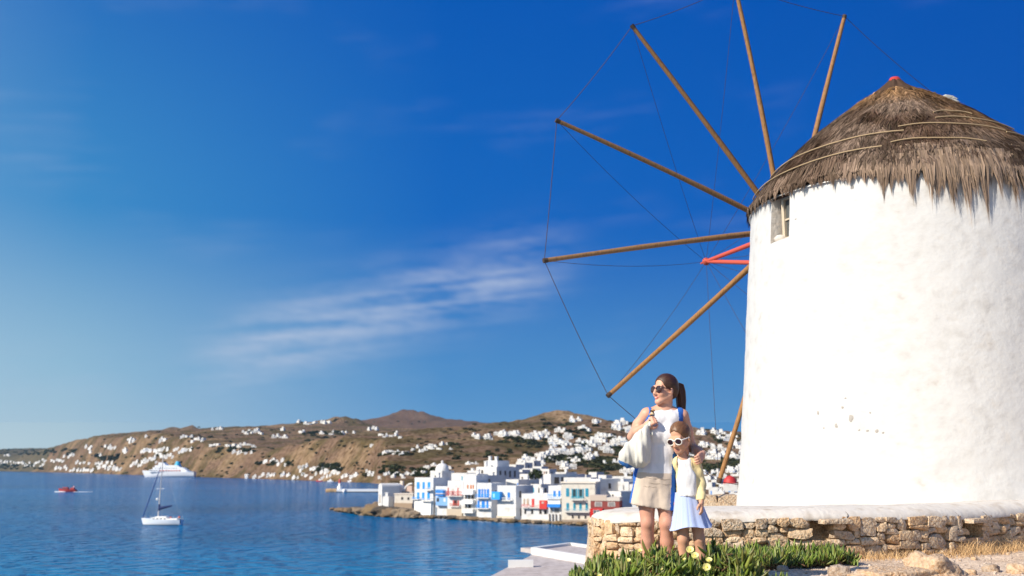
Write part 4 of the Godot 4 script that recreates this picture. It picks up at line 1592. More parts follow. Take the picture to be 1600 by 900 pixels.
# ------------------------------------------------------------------ houses behind the waterfront
func build_town() -> void:
	var q: House
	var crowd := "white houses packed behind the waterfront row"
	# the domed church
	q = house("church", "white church with a round dome and lantern rising behind the waterfront", "church", 672, 691, 736, 760, 232, 5.0, 30, WHITE, "", false)
	var s := Shape.new()
	s.col = WHITE / 0.8
	var prof := PackedVector2Array([Vector2(1.55, -0.3), Vector2(1.55, 0.55), Vector2(1.48, 0.6)])
	for k in 7:
		var t := PI * 0.5 * k / 6.0
		prof.append(Vector2(maxf(1.45 * cos(t), 0.02), 0.6 + 1.1 * sin(t)))
	s.lathe(Vector3(q.w * 0.5, q.h, -2.5), prof, 20)
	s.lathe(Vector3(q.w * 0.5, q.h + 1.6, -2.5), PackedVector2Array([Vector2(0.28, 0), Vector2(0.28, 0.45), Vector2(0.33, 0.5), Vector2(0.02, 0.8)]), 10)
	put("dome", s.mesh(), M.town_white, q.root)
	part_box(q, "window", Vector3(q.w * 0.4, q.h * 0.45, 0.002), Vector3(q.w * 0.6, q.h * 0.7, 0.05), DARK, 0.3)
	q = house("church", "church with a red dome beside the lowest sail pole of the windmill", "church", 1132, 1153, 756, 778, 226, 4.0, 8, WHITE, "", false)
	s = Shape.new()
	s.col = Color(0.42, 0.025, 0.025)
	prof = PackedVector2Array([Vector2(1.62, -0.1)])
	for k in 8:
		var t := PI * 0.5 * k / 7.0
		prof.append(Vector2(maxf(1.55 * cos(t), 0.02), 1.75 * sin(t)))
	s.lathe(Vector3(q.w * 0.5, q.h, -1.9), prof, 20)
	put("red_dome", s.mesh(), M.paint, q.root)
	part_box(q, "window", Vector3(q.w * 0.3, 0.8, 0.002), Vector3(q.w * 0.55, 1.5, 0.05), Color(0.05, 0.3, 0.7), 0.4)
	part_box(q, "window", Vector3(q.w * 0.75, 0.7, 0.002), Vector3(q.w * 0.9, 1.4, 0.05), Color(0.05, 0.3, 0.7), 0.4)
	# the great block on the rise
	q = house("large_house", "largest white block above the town, its right side shaded with four windows", "house", 744, 776, 730, 765, 236, 9.5, 34)
	chimney(q, 748, 1.2, 0.3)
	for k in 4:
		side_window(q, 1.2 + 2.0 * k, q.h - 2.4, q.h - 0.9, 0.7)
	panes(q, [[752, 755]], 735, 740)
	q = house("roof_room", "white roof room with battlement corners on top of the largest white block", "house", 759, 777, 720, 745, 240, 5.0, 34)
	chimney(q, 762, 0.9, 0.2)
	chimney(q, 772, 0.8, 0.2)
	q = house("white_house", "white house with a small blue door below the largest white block", "house", 782, 810, 749.5, 775, 222, 6.0, 24, WHITE, "")
	part_box(q, "door", Vector3(q.x(808), q.y(760.5), 0.002), Vector3(q.x(809.6), q.y(755), 0.06), BLUE)
	q = house("arcade_house", "shaded white house with a dark arcade left of the long lilac wall", "house", 849, 860, 741, 770, 224, 7.5, 55)
	for k in 3:
		side_window(q, 1.0 + 1.9 * k, q.h - 2.1, q.h - 0.7, 1.3)
	q = house("long_house", "long lilac shaded house with three dark windows above the dull red house", "house", 921, 936, 749, 790, 214, 12.0, 58)
	for k in 3:
		side_window(q, 2.2 + 3.2 * k, q.h - 2.0, q.h - 0.9, 0.6)
	# plain cubes: column a, column b, top, base row, distance, depth, turn
	var cubes := [
		[705, 730, 739.5, 770, 225, 5, 26], [723, 746, 741, 780, 214, 5, 25], [730, 746, 735.5, 752, 240, 4, 28], [745, 757, 743, 775, 215, 7, 40],
		[829, 845, 757, 790, 205, 6, 38], [810, 822, 750, 780, 228, 5, 40], [881, 923, 746.5, 775, 218, 5, 18], [935, 947, 742.5, 765, 236, 4, 26],
		[955, 986, 744.5, 765, 240, 6, 20], [812, 828, 741, 765, 252, 6, 35], [788, 802, 738, 760, 268, 5, 30], [800, 816, 734, 755, 285, 5, 28],
		[868, 884, 738, 760, 250, 6, 30], [888, 902, 741, 757, 252, 5, 26], [905, 916, 742, 757, 258, 4, 22], [920, 932, 738, 757, 268, 5, 28],
		[966, 982, 753, 775, 212, 6, 24], [984, 1004, 757, 785, 205, 5, 20], [986, 998, 750, 770, 238, 5, 26], [1000, 1016, 762, 790, 190, 5, 20],
		[1096, 1112, 754, 778, 240, 5, 20], [1108, 1122, 762, 782, 215, 5, 16], [1112, 1126, 750, 768, 268, 5, 22], [1124, 1134, 757, 775, 250, 5, 20],
		[1118, 1131, 768, 785, 205, 5, 14], [1140, 1156, 771, 788, 200, 5, 12], [1146, 1164, 752, 770, 280, 6, 16], [1100, 1110, 744, 760, 300, 5, 24],
		[1128, 1140, 745, 760, 320, 5, 20], [1142, 1154, 741, 757, 335, 5, 20], [1156, 1172, 745, 765, 310, 5, 14], [1010, 1024, 748, 768, 250, 5, 20],
		[1050, 1066, 748, 775, 240, 5, 20], [1070, 1084, 756, 780, 220, 5, 18], [1078, 1094, 746, 765, 270, 5, 20], [686, 700, 742, 765, 246, 5, 30],
		[816, 832, 732, 750, 300, 5, 28], [832, 846, 729, 745, 320, 5, 26], [846, 858, 733, 748, 300, 5, 28], [775, 789, 729, 745, 300, 5, 30],
		[862, 872, 748, 762, 232, 5, 32], [940, 956, 748, 762, 228, 5, 24], [792, 806, 726, 741, 330, 6, 28], [806, 820, 723, 738, 350, 6, 28], [820, 834, 720, 736, 370, 6, 26],
	]
	for c in cubes:
		var has_chimney := rng.randf() < 0.5
		q = house("town_house", "%swhite house %s%s %s" % ["narrow " if c[1] - c[0] < 13 else "broad " if c[1] - c[0] > 16 else "", "with chimney " if has_chimney else "", ("high behind town" if c[2] < 736 else "mid town" if c[2] < 750 else "behind the front row"), ("left of the great white block" if c[0] < 742 else "right of the great white block" if c[0] < 812 else "around the dark tree" if c[0] < 862 else "behind the cream house" if c[0] < 930 else "behind the dull red house" if c[0] < 1020 else "behind the woman and girl" if c[0] < 1095 else "right of the girl")], "house", c[0], c[1], c[2], c[3], c[4], c[5], c[6], WHITE * rng.randf_range(0.93, 1.04), crowd)
		if has_chimney:
			chimney(q, lerpf(c[0], c[1], rng.randf_range(0.2, 0.8)), rng.randf_range(0.4, 0.9), rng.randf_range(0.2, 0.7))
		for k in rng.randi_range(1, 2):
			var x := lerpf(c[0] + 1.5, c[1] - 3.5, rng.randf())
			var col: Color = [DARK, DARK, Color(0.12, 0.13, 0.15), BLUE, TEAL, Color(0.2, 0.08, 0.05)][rng.randi() % 6]
			part_box(q, "window", Vector3(q.x(x), q.h - 1.7, 0.002 + 0.03 * k), Vector3(q.x(x + 1.8 + k * 0.4), q.h - 0.7, 0.02 + 0.03 * k), col, 0.4)
		side_window(q, rng.randf_range(0.8, 2.6), q.h - 1.8, q.h - 0.8, 0.6)


# ------------------------------------------------------------------ houses scattered over the hills
func hill_point(px: float, py: float, from: float, to: float) -> Vector3:       # where the sight line meets the land
	var d := from
	var prev := from
	while d < to:
		var p := spot(px, py, d)
		if p.y <= land_height(p.x, p.z) and p.y > SEA - 2.0:
			for k in 6:
				var m := (prev + d) * 0.5
				p = spot(px, py, m)
				if p.y <= land_height(p.x, p.z):
					d = m
				else:
					prev = m
			return spot(px, py, d)
		prev = d
		d *= 1.022
	return Vector3.ZERO


func zone_words(zone: String, px: float, py: float) -> String:
	if zone == "f":
		var high := "on the right hill crest" if py < 672 else "high on the right hill" if py < 692 else "halfway up the right hill" if py < 706 else "low on the right hill" if py < 720 else "just above the town roofs"
		var side := "above the domed church" if px < 790 else "above the blue balconies" if px < 845 else "above the red balcony" if px < 890 else "above the cream house" if px < 935 else "beside the shoulder bag"
		return high + " " + side
	if zone == "g":
		return ("on the skyline" if py < 690 else "on the upper slope" if py < 706 else "on the middle slope" if py < 724 else "near the red dome") + (" left of the lowest pole" if px < 1122 else " beside the windmill")
	if zone == "e":
		return ("just under the dark peak" if py < 690 else "below the dark peak") + (" at left" if px < 600 else " at right")
	if zone == "d":
		return "on the harbour shore " + ("right of the cruise ship" if px < 470 else "above the breakwater tip" if px < 560 else "behind the chapels" if px < 650 else "behind the church dome")
	if zone == "c":
		return "climbing behind the cruise ship " + ("at the foot" if py > 716 else "near the top")
	if zone == "b":
		return ("near the brown ridge" if py < 690 else "on the brown hill") + (" left of the cruise ship" if px < 220 else " above the cruise ship" if px < 320 else " right of the cruise ship")
	return "on the far left shore" + (" at the edge" if px < 50 else " beyond the red boat")


func cottage(kind: int) -> ArrayMesh:
	var s := Shape.new()
	s.col = Color(1, 1, 1)
	var r := RandomNumberGenerator.new()
	r.seed = 900 + kind
	var w := r.randf_range(5.0, 8.0)
	var h := r.randf_range(2.9, 3.6)
	var d := r.randf_range(4.5, 6.5)
	s.box2(Vector3(-w / 2, -2.5, -d / 2), Vector3(w / 2, h, d / 2))
	s.box2(Vector3(-w / 2 - 0.08, h, -d / 2 - 0.08), Vector3(w / 2 + 0.08, h + 0.25, d / 2 + 0.08))
	if kind % 3 != 0:
		var w2 := w * r.randf_range(0.4, 0.65)
		var x := r.randf_range(-0.2, 0.2) * w
		s.box2(Vector3(x - w2 / 2, h + 0.25, -d * 0.4), Vector3(x + w2 / 2, h + r.randf_range(2.4, 3.2), d * 0.25))
	if kind % 2:
		var x := w * 0.5
		s.box2(Vector3(x, -2.5, -d * 0.3), Vector3(x + w * 0.45, h * 0.72, d * 0.38))
	s.box2(Vector3(-w * 0.33, h + 0.25, -d * 0.2), Vector3(-w * 0.33 + 0.6, h + 1.2, -d * 0.2 + 0.6))
	var o := Shape.new()
	for k in 3:
		o.col = Color(0.05, 0.05, 0.06) if kind % 4 else Color(0.02, 0.14, 0.40)
		var x := (-0.32 + 0.32 * k) * w
		var door := k == kind % 3
		o.box2(Vector3(x - 0.45, 0.0 if door else 1.1, d / 2), Vector3(x + 0.45, 2.1, d / 2 + 0.06))
	return layered([[s, M.town_white], [o, M.paint]])


func build_hill_houses() -> void:
	var kinds: Array[ArrayMesh] = []
	for k in 9:
		kinds.append(cottage(k))
	# clusters as the photograph shows them: columns, rows, number, then which slope
	var zones := {
		"a": ["white house in the strip of houses along the far left shore", "white houses along the far left shore"],
		"b": ["small white house scattered high on the brown hill behind the cruise ship", "white houses scattered over the brown hill across the bay"],
		"c": ["white house in the diagonal row climbing the slope behind the cruise ship", "white houses in the row climbing behind the cruise ship"],
		"d": ["white house on the harbour shore across the water from the town", "white houses along the harbour shore"],
		"e": ["white house on the saddle below the dark peak", "white houses on the saddle below the dark peak"],
		"f": ["white house among dark shrubs on the right hand hill above the town", "white houses over the right hand hill above the town"],
		"g": ["white house on the hillside seen between the girl and the windmill", "white houses on the hillside between the girl and the windmill"],
	}
	var list := [
		["a", 0, 72, 721, 731, 24], ["a", 4, 18, 711, 714, 3], ["a", 66, 70, 717, 719, 1], ["a", 80, 102, 719, 722, 6], ["a", 86, 108, 730, 734, 5], ["a", 111, 146, 734.5, 737, 8],
		["b", 100, 116, 711, 715, 4], ["b", 134, 146, 698, 702, 4], ["b", 141, 144, 706, 708, 1], ["b", 152, 158, 711, 713, 2], ["b", 165, 182, 697, 704, 5], ["b", 194, 198, 704, 707, 2], ["c", 150, 182, 723, 733, 14], ["b", 119, 143, 723, 725, 4], ["c", 176, 191, 732, 735, 4],
		["b", 199, 212, 687, 692, 5], ["b", 227, 232, 682, 684, 1], ["b", 250, 260, 687, 694, 3], ["b", 282, 300, 681, 685, 4], ["b", 300, 320, 687, 691, 5], ["b", 328, 341, 695, 698, 3], ["b", 219, 265, 703, 707, 9], ["c", 206, 222, 724, 729, 6], ["c", 222, 246, 716, 723, 8], ["c", 246, 272, 709, 716, 7], ["c", 272, 300, 700, 708, 7],
		["b", 354, 397, 693, 700, 8], ["b", 364, 397, 706, 710, 5], ["b", 377, 413, 674, 680, 8], ["b", 425, 446, 682, 685, 4], ["b", 437, 442, 671, 673, 1], ["b", 470, 476, 674, 677, 2], ["b", 464, 520, 660, 666, 8], ["b", 326, 352, 671, 674, 3],
		["d", 409, 450, 720, 728, 8], ["d", 464, 520, 728, 738, 12], ["d", 380, 520, 741, 748, 20], ["d", 500, 536, 730, 740, 9], ["d", 536, 562, 742, 748, 5], ["d", 572, 588, 737, 742, 3], ["d", 590, 646, 738, 748, 13], ["d", 660, 704, 726, 734, 9], ["d", 648, 668, 738, 744, 3],
		["e", 506, 518, 659, 663, 3], ["e", 500, 560, 675, 681, 6], ["e", 575, 592, 670, 673, 3], ["e", 580, 583, 695, 697, 1], ["e", 592, 630, 676, 686, 7], ["e", 598, 638, 704, 712, 9], ["e", 640, 672, 698, 708, 7], ["e", 660, 704, 694, 703, 9], ["d", 730, 744, 722, 727, 3],
		["f", 736, 747, 682, 686, 2], ["f", 755, 768, 683, 688, 3], ["f", 777, 812, 678, 685, 8], ["f", 818, 858, 677, 687, 10], ["f", 868, 882, 673, 677, 3], ["f", 891, 906, 656, 660, 3], ["f", 926, 936, 659, 662, 2], ["f", 907, 918, 670, 673, 3], ["f", 961, 975, 661, 665, 4], ["f", 957, 972, 668, 673, 4], ["f", 974, 992, 671, 677, 4],
		["f", 800, 810, 680, 684, 2], ["f", 881, 893, 684, 688, 3], ["f", 860, 872, 687, 691, 3], ["f", 876, 888, 690, 696, 4], ["f", 862, 874, 694, 698, 3], ["f", 933, 960, 680, 686, 8], ["f", 926, 940, 686, 691, 4], ["f", 900, 940, 690, 698, 10], ["f", 954, 980, 689, 695, 6], ["f", 940, 962, 699, 708, 8], ["f", 861, 924, 703, 713, 20], ["f", 913, 931, 715, 722, 5],
		["f", 840, 861, 712, 717, 8], ["f", 810, 850, 717, 726, 16], ["f", 878, 898, 727, 733, 6], ["f", 890, 905, 719, 724, 5], ["f", 857, 869, 720, 723, 2], ["f", 873, 880, 725, 728, 2], ["f", 944, 950, 725, 728, 1], ["f", 959, 973, 723, 727, 3], ["f", 970, 991, 735, 742, 5],
		["g", 1090, 1104, 677, 680, 3], ["g", 1114, 1128, 676, 679, 3], ["g", 1143, 1148, 682, 685, 1], ["g", 1118, 1140, 685, 690, 5], ["g", 1094, 1118, 696, 702, 7], ["g", 1122, 1128, 700, 704, 1], ["g", 1140, 1160, 693, 703, 7], ["g", 1100, 1134, 709, 719, 12], ["g", 1138, 1160, 707, 720, 9], ["g", 1136, 1160, 733, 741, 9], ["g", 1100, 1132, 740, 750, 9], ["g", 1060, 1090, 690, 735, 12],
	]
	var found: Array = []
	for q in list:
		for k in int(q[5]):
			var px := lerpf(q[1], q[2], (k + rng.randf()) / q[5])
			var py := lerpf(q[3], q[4], rng.randf())
			var far: bool = q[0] in ["a", "b", "c", "d", "e"]
			var p := hill_point(px, py, 420.0 if far else 285.0, 4000.0 if far else 1200.0)
			if p == Vector3.ZERO:
				continue
			var sc := rng.randf_range(0.75, 1.15) * minf(1.0, (5.4 if q[0] in ["e", "d", "b", "c", "a"] else 8.7) * -p.z / FOCAL / 6.5)
			found.append([sc / -p.z, q[0], p, sc, rng.randi() % 9, rng.randf_range(-0.1, 0.75), px, py])
	found.sort_custom(func(x, y): return x[0] > y[0])
	var looks := ["plain white cube house", "white house with wing and tower", "white house with tall roof room", "long white winged house", "blue shuttered white house", "stepped white house with wing", "low white house with chimney", "white house with broad roof room", "blue shuttered house with roof room"]
	var rest := Shape.new()
	for i in found.size():
		var f: Array = found[i]
		var xf := Transform3D(Basis(Vector3.UP, -f[5]) * Basis.from_scale(Vector3.ONE * f[3]), f[2])
		if i < 295:
			var o := put("hill_house", kinds[f[4]], null, null, xf)
			tag(o, "%s %s" % [looks[f[4]], zone_words(f[1], f[6], f[7])], "house", zones[f[1]][1])
		else:
			var m: ArrayMesh = kinds[f[4]]
			var a := m.surface_get_arrays(0)
			var st := rest.v.size()
			for k in a[Mesh.ARRAY_VERTEX].size():
				rest.v.append(xf * a[Mesh.ARRAY_VERTEX][k])
				rest.n.append((xf.basis * a[Mesh.ARRAY_NORMAL][k]).normalized())
				rest.c.append(Color(1, 1, 1))
			for k in a[Mesh.ARRAY_INDEX]:
				rest.t.append(st + k)
	if rest.v.size():
		var o := put("distant_houses", rest.mesh(), M.town_white)
		tag(o, "smallest white houses scattered over the far hills", "houses", "", "stuff")


# ------------------------------------------------------------------ shrubs on the hills
func bush_mesh(seed_: int) -> ArrayMesh:
	var s := Shape.new()
	var r := RandomNumberGenerator.new()
	r.seed = seed_
	for k in 26:
		var d := Vector3(r.randf_range(-1, 1), r.randf_range(-0.1, 1.0), r.randf_range(-1, 1))
		d = d.normalized() * pow(r.randf(), 0.4)
		var c := d * Vector3(0.75, 0.7, 0.75)
		s.col = Color(1, 1, 1) * r.randf_range(0.6, 1.4)
		var b := Basis.from_euler(Vector3(r.randf() * TAU, r.randf() * TAU, 0))
		for j in 3:
			var b2 := b * Basis(Vector3.UP, j * 1.1) * Basis(Vector3.RIGHT, j * 0.8)
			var z := r.randf_range(0.16, 0.30)
			s.quad(c + b2 * Vector3(-z, 0, -z * 0.6), c + b2 * Vector3(z * 0.4, 0.05, -z), c + b2 * Vector3(z, 0, z * 0.6), c + b2 * Vector3(-z * 0.4, 0.05, z))
	return s.mesh()


func build_hill_plants() -> void:
	var places: Array = []
	var tones := [Color(0.040, 0.055, 0.020), Color(0.065, 0.075, 0.028), Color(0.030, 0.040, 0.020), Color(0.09, 0.085, 0.035)]
	for q in [[854, 891, 713, 724, 40], [896, 914, 712, 720, 14], [927, 962, 715, 731, 60], [880, 898, 679, 684, 12], [900, 920, 693, 700, 18], [926, 940, 737, 744, 14], [940, 970, 730, 736, 22], [962, 985, 700, 712, 14], [1103, 1133, 727, 736, 34], [1123, 1160, 718, 729, 46], [1060, 1100, 700, 730, 16], [780, 830, 684, 692, 24], [820, 850, 690, 700, 12], [905, 935, 722, 728, 14], [640, 700, 732, 745, 26], [560, 640, 730, 744, 18], [400, 460, 722, 728, 12], [498, 534, 726, 736, 24], [590, 640, 708, 713, 16], [150, 190, 712, 720, 18], [0, 70, 726, 734, 40], [0, 120, 702, 712, 50], [340, 400, 700, 708, 16], [470, 540, 676, 690, 12], [700, 830, 690, 720, 30], [850, 1000, 660, 690, 40], [1110, 1160, 680, 700, 14]]:
		for k in int(q[4]):
			var p := hill_point(lerpf(q[0], q[1], rng.randf()), lerpf(q[2], q[3], rng.randf()), 285.0 if q[0] > 730 else 420.0, 4200.0)
			if p != Vector3.ZERO:
				places.append([p, rng.randf_range(1.6, 3.4) * clampf(-p.z / 700.0, 0.8, 2.4), tones[rng.randi() % 4]])
	for k in 420:
		var p := hill_point(rng.randf_range(20, 1160), rng.randf_range(655, 745), 285.0, 3000.0)
		if p != Vector3.ZERO:
			places.append([p, rng.randf_range(1.0, 2.2) * clampf(-p.z / 800.0, 0.7, 2.2), tones[rng.randi() % 4]])
	for v in 2:
		var mine: Array = []
		for i in places.size():
			if i % 2 == v:
				mine.append(places[i])
		var mm := MultiMesh.new()
		mm.transform_format = MultiMesh.TRANSFORM_3D
		mm.use_colors = true
		mm.mesh = bush_mesh(700 + v)
		mm.instance_count = mine.size()
		for i in mine.size():
			var b := Basis(Vector3.UP, rng.randf() * TAU) * Basis.from_scale(Vector3(1.3, 0.9, 1.3) * mine[i][1])
			mm.set_instance_transform(i, Transform3D(b, mine[i][0]))
			mm.set_instance_color(i, mine[i][2])
		var o := MultiMeshInstance3D.new()
		o.name = numbered("hillside_shrubs")
		o.multimesh = mm
		o.material_override = M.far_leaf
		add_child(o, true)
		tag(o, ["dark green shrubs and scrub dotted over the hillsides", "olive shrubs and scrub dotted over the hillsides"][v], "shrubs", "", "stuff")
	# the dark tree among the roofs
	var tr := thing("tree", "dark green bushy tree among the white roofs behind the blue balcony houses", "tree", spot(836, 752, 232))
	var s := Shape.new()
	s.col = Color(0.12, 0.08, 0.05)
	s.tube(PackedVector3Array([Vector3(0, -1, 0), Vector3(0.1, 0.8, 0), Vector3(-0.05, 1.6, 0.1)]), PackedFloat32Array([0.2, 0.15, 0.08]), 7)
	put("trunk", s.mesh(), M.dull, tr)
	var cr := Shape.new()
	var r := RandomNumberGenerator.new()
	r.seed = 77
	for k in 700:
		var lobe := Vector3([-0.9, 0.6, 0.1, 1.0][k % 4], [1.3, 1.2, 2.0, 1.7][k % 4], [0.2, 0.3, -0.2, -0.4][k % 4])
		var d := Vector3(r.randf_range(-1, 1), r.randf_range(-1, 1), r.randf_range(-1, 1)).normalized() * pow(r.randf(), 0.35) * 0.85
		cr.col = Color(0.03, 0.045, 0.018) * r.randf_range(0.6, 1.7)
		var b := Basis.from_euler(Vector3(r.randf() * TAU, r.randf() * TAU, 0))
		var z := 0.14
		var c := lobe + d
		cr.quad(c + b * Vector3(-z, 0, -z), c + b * Vector3(z, 0.02, -z), c + b * Vector3(z, 0, z), c + b * Vector3(-z, 0.02, z))
	put("crown", cr.mesh(), M.far_leaf, tr)


# ------------------------------------------------------------------ on the water
func sea_spot(px: float, row: float) -> Vector3:
	var p := spot(px, row, 10.0)
	return EYE + (p - EYE) * (EYE.y - SEA) / (EYE.y - p.y)


func hull(length: float, beam: float, deck: float, draft: float, sheer: float, stern: float) -> Shape:     # bow towards -x
	var s := Shape.new()
	var g := PackedVector3Array()
	var n := 13
	for i in n:
		var t := i / (n - 1.0)
		var x := lerpf(-length / 2, length / 2, t)
		var half := beam * 0.5 * pow(sin(PI * clampf(0.02 + t * 0.62, 0, 1)), 0.7) if t < 0.8 else beam * 0.5 * lerpf(1.0, stern, (t - 0.8) / 0.2)
		var top := deck + sheer * pow(1.0 - t, 2.0)
		for q in [[-1.0, 1.0], [-0.9, 0.45], [-0.62, 0.0], [0.0, -0.3], [0.62, 0.0], [0.9, 0.45], [1.0, 1.0]]:
			var y: float = lerpf(-draft, top, maxf(q[1], 0.0)) if q[1] >= 0 else -draft * 1.2
			var rake: float = (1.0 - q[1]) * 0.06 * length * pow(1.0 - t, 3.0)
			g.append(Vector3(x + rake, y, q[0] * half))
	s.sheet(g, n, 7, false)
	# transom and deck
	var o := (n - 1) * 7
	for k in 5:
		s.tri(g[o], g[o + k + 2], g[o + k + 1])
	for i in n - 1:
		var a := g[i * 7]; var b := g[i * 7 + 6]; var c := g[i * 7 + 13]; var d := g[i * 7 + 7]
		s.quad(a - Vector3(0, 0.04, 0), b - Vector3(0, 0.04, 0), c - Vector3(0, 0.04, 0), d - Vector3(0, 0.04, 0))
	return s


func build_boats() -> void:
	var s: Shape
	# sailing yacht, sails furled, bow to the left
	var at := sea_spot(252, 820)
	var y := thing("sailing_yacht", "white sailing yacht at anchor with furled dark blue sails", "yacht", at)
	y.rotation.y = deg_to_rad(-6)
	var m := (at - EYE).length() / FOCAL
	var L := 60.0 * m
	s = hull(L, 2.3, 0.92, 0.25, 0.28, 0.72)
	s.col = Color(0.72, 0.76, 0.82)
	for i in s.c.size():
		s.c[i] = Color(0.70, 0.75, 0.82)
	put("hull", s.mesh(), M.paint, y)
	s = hull(L * 0.985, 2.32, 0.05, 0.3, 0.0, 0.72)
	for i in s.c.size():
		s.c[i] = Color(0.02, 0.025, 0.04)
	put("boot_stripe", s.mesh(), M.paint, y)
	s = Shape.new()
	s.col = Color(0.82, 0.82, 0.80)
	s.box2(Vector3(-L * 0.22, 0.9, -0.7), Vector3(L * 0.18, 1.28, 0.7))
	s.box2(Vector3(-L * 0.12, 1.28, -0.6), Vector3(L * 0.14, 1.45, 0.6))
	s.box2(Vector3(L * 0.2, 0.9, -0.9), Vector3(L * 0.44, 1.12, 0.9))
	put("cabin", s.mesh(), M.paint, y)
	s = Shape.new()
	s.col = Color(0.03, 0.035, 0.05)
	for k in 4:
		s.box2(Vector3(-L * 0.18 + k * L * 0.09, 1.0, 0.70), Vector3(-L * 0.18 + k * L * 0.09 + 0.38, 1.16, 0.72))
	put("cabin_window", s.mesh(), M.paint, y)
	var mast_x := -5.5 * m
	var top := 96.0 * m
	s = Shape.new()
	s.col = Color(0.62, 0.58, 0.55)
	s.tube(PackedVector3Array([Vector3(mast_x, 0.9, 0), Vector3(mast_x + 0.25, top, 0)]), PackedFloat32Array([0.10, 0.075]), 8)
	put("mast", s.mesh(), M.paint, y)
	s = Shape.new()
	s.col = Color(0.62, 0.62, 0.62)
	s.box2(Vector3(mast_x + 0.1 - 0.75, 50.5 * m, -0.04), Vector3(mast_x + 0.1 + 0.75, 50.5 * m + 0.09, 0.04))
	s.box2(Vector3(mast_x - 0.05, 50.5 * m, -0.8), Vector3(mast_x + 0.05, 50.5 * m + 0.07, 0.8))
	put("spreader", s.mesh(), M.paint, y)
	s = Shape.new()
	s.col = Color(0.8, 0.8, 0.8)
	s.ball(Vector3(mast_x - 0.35, 36.0 * m, 0), Vector3(0.24, 0.22, 0.24), 6, 9)
	put("radar_dome", s.mesh(), M.paint, y)
	s = Shape.new()
	s.col = Color(0.012, 0.03, 0.11)
	s.tube(PackedVector3Array([Vector3(mast_x + 0.1, 23.0 * m, 0), Vector3(mast_x + 1.0, 24.5 * m, 0.05), Vector3(mast_x + 2.5, 27 * m, 0.1)]), PackedFloat32Array([0.30, 0.25, 0.13]), 8)
	s.tube(PackedVector3Array([Vector3(mast_x + 0.08, 20.0 * m, 0), Vector3(mast_x + 0.12, 29.0 * m, 0)]), PackedFloat32Array([0.22, 0.16]), 8)
	put("furled_mainsail", s.mesh(), M.dull, y)
	s = Shape.new()
	s.col = Color(0.015, 0.06, 0.24)
	s.tube(PackedVector3Array([Vector3(-L * 0.48, 1.2, 0), Vector3(mast_x - 1.3, 50 * m, 0), Vector3(mast_x - 0.1, 82.0 * m, 0)]), PackedFloat32Array([0.09, 0.10, 0.05]), 7)
	put("furled_jib", s.mesh(), M.dull, y)
	s = Shape.new()
	s.col = Color(0.3, 0.3, 0.32)
	for e in [[-L * 0.49, 1.2, 0.0], [L * 0.47, 1.1, 0.0], [mast_x + 0.3, 0.9, 1.0], [mast_x + 0.3, 0.9, -1.0]]:
		s.tube(PackedVector3Array([Vector3(e[0], e[1], e[2]), Vector3(mast_x + 0.24, top - 0.2, 0)]), PackedFloat32Array([0.014]), 4, false)
	put("rigging", s.mesh(), M.paint, y)
	s = Shape.new()
	s.col = Color(0.5, 0.5, 0.5)
	for k in 9:
		var x := lerpf(-L * 0.46, L * 0.46, k / 8.0)
		for z in [-0.95, 0.95]:
			s.tube(PackedVector3Array([Vector3(x, 0.9, z * (0.4 if k == 0 else 1.0)), Vector3(x, 1.5, z * (0.4 if k == 0 else 1.0))]), PackedFloat32Array([0.02]), 4)
	put("guard_rail", s.mesh(), M.paint, y)
	s = Shape.new()
	s.col = Color(0.55, 0.10, 0.05)
	s.ball(Vector3(L * 0.47, 1.35, 0.5), Vector3(0.22, 0.2, 0.16), 5, 8)
	s.ball(Vector3(L * 0.24, 1.3, 0.2), Vector3(0.16, 0.16, 0.16), 5, 8)
	put("lifebuoy", s.mesh(), M.paint, y)
	s = Shape.new()
	s.col = Color(0.03, 0.04, 0.08)
	s.box2(Vector3(L * 0.43, 0.25, 0.3), Vector3(L * 0.50, 0.95, 0.7))
	put("outboard_motor", s.mesh(), M.paint, y)
	# red speedboat with its wake, bow to the left
	at = sea_spot(105, 768.5)
	m = (at - EYE).length() / FOCAL
	var b := thing("motor_boat", "small red motor boat speeding left with a white wake", "boat", at)
	s = hull(25 * m, 2.4, 1.0, 0.3, 0.5, 0.9)
	for i in s.c.size():
		s.c[i] = Color(0.30, 0.03, 0.03)
	put("hull", s.mesh(), M.paint, b)
	s = Shape.new()
	s.col = Color(0.42, 0.05, 0.05)
	s.box2(Vector3(-6 * m, 1.0, -0.8), Vector3(1 * m, 1.9, 0.8))
	s.box2(Vector3(5 * m, 1.0, -0.8), Vector3(10 * m, 1.7, 0.8))
	put("cabin", s.mesh(), M.paint, b)
	s = Shape.new()
	s.col = Color(0.10, 0.06, 0.07)
	s.box2(Vector3(-5.8 * m, 1.2, 0.8), Vector3(0.5 * m, 1.6, 0.83))
	put("cabin_window", s.mesh(), M.paint, b)
	s = Shape.new()
	s.col = Color(0.65, 0.35, 0.4)
	s.box2(Vector3(8 * m, 1.7, -0.1), Vector3(9.5 * m, 2.4, 0.1))
	put("flag", s.mesh(), M.paint, b)
	s = Shape.new()
	for k in 40:
		var t := k / 39.0
		s.ball(Vector3(lerpf(-14 * m, -2 * m, rng.randf()), 0.0, rng.randf_range(0.6, 1.8)), Vector3(0.7, 0.20, 0.35) * rng.randf_range(0.6, 1.3), 4, 7)
		s.ball(Vector3(lerpf(12.5 * m, 34 * m, t * t), 0.0, rng.randf_range(-0.8, 1.2)), Vector3(0.9, 0.10, 0.28) * lerpf(1.0, 0.5, t), 4, 7)
	var foam := put("wake", s.mesh(), M.foam, null, Transform3D(Basis(), at))
	tag(foam, "white foam wake trailing behind the small red motor boat", "wake", "", "stuff")
	# cruise ship far off, bow to the left
	at = sea_spot(263, 745.5)
	m = (at - EYE).length() / FOCAL
	var c := thing("cruise_ship", "white cruise ship with a light blue funnel under the brown hill", "ship", at)
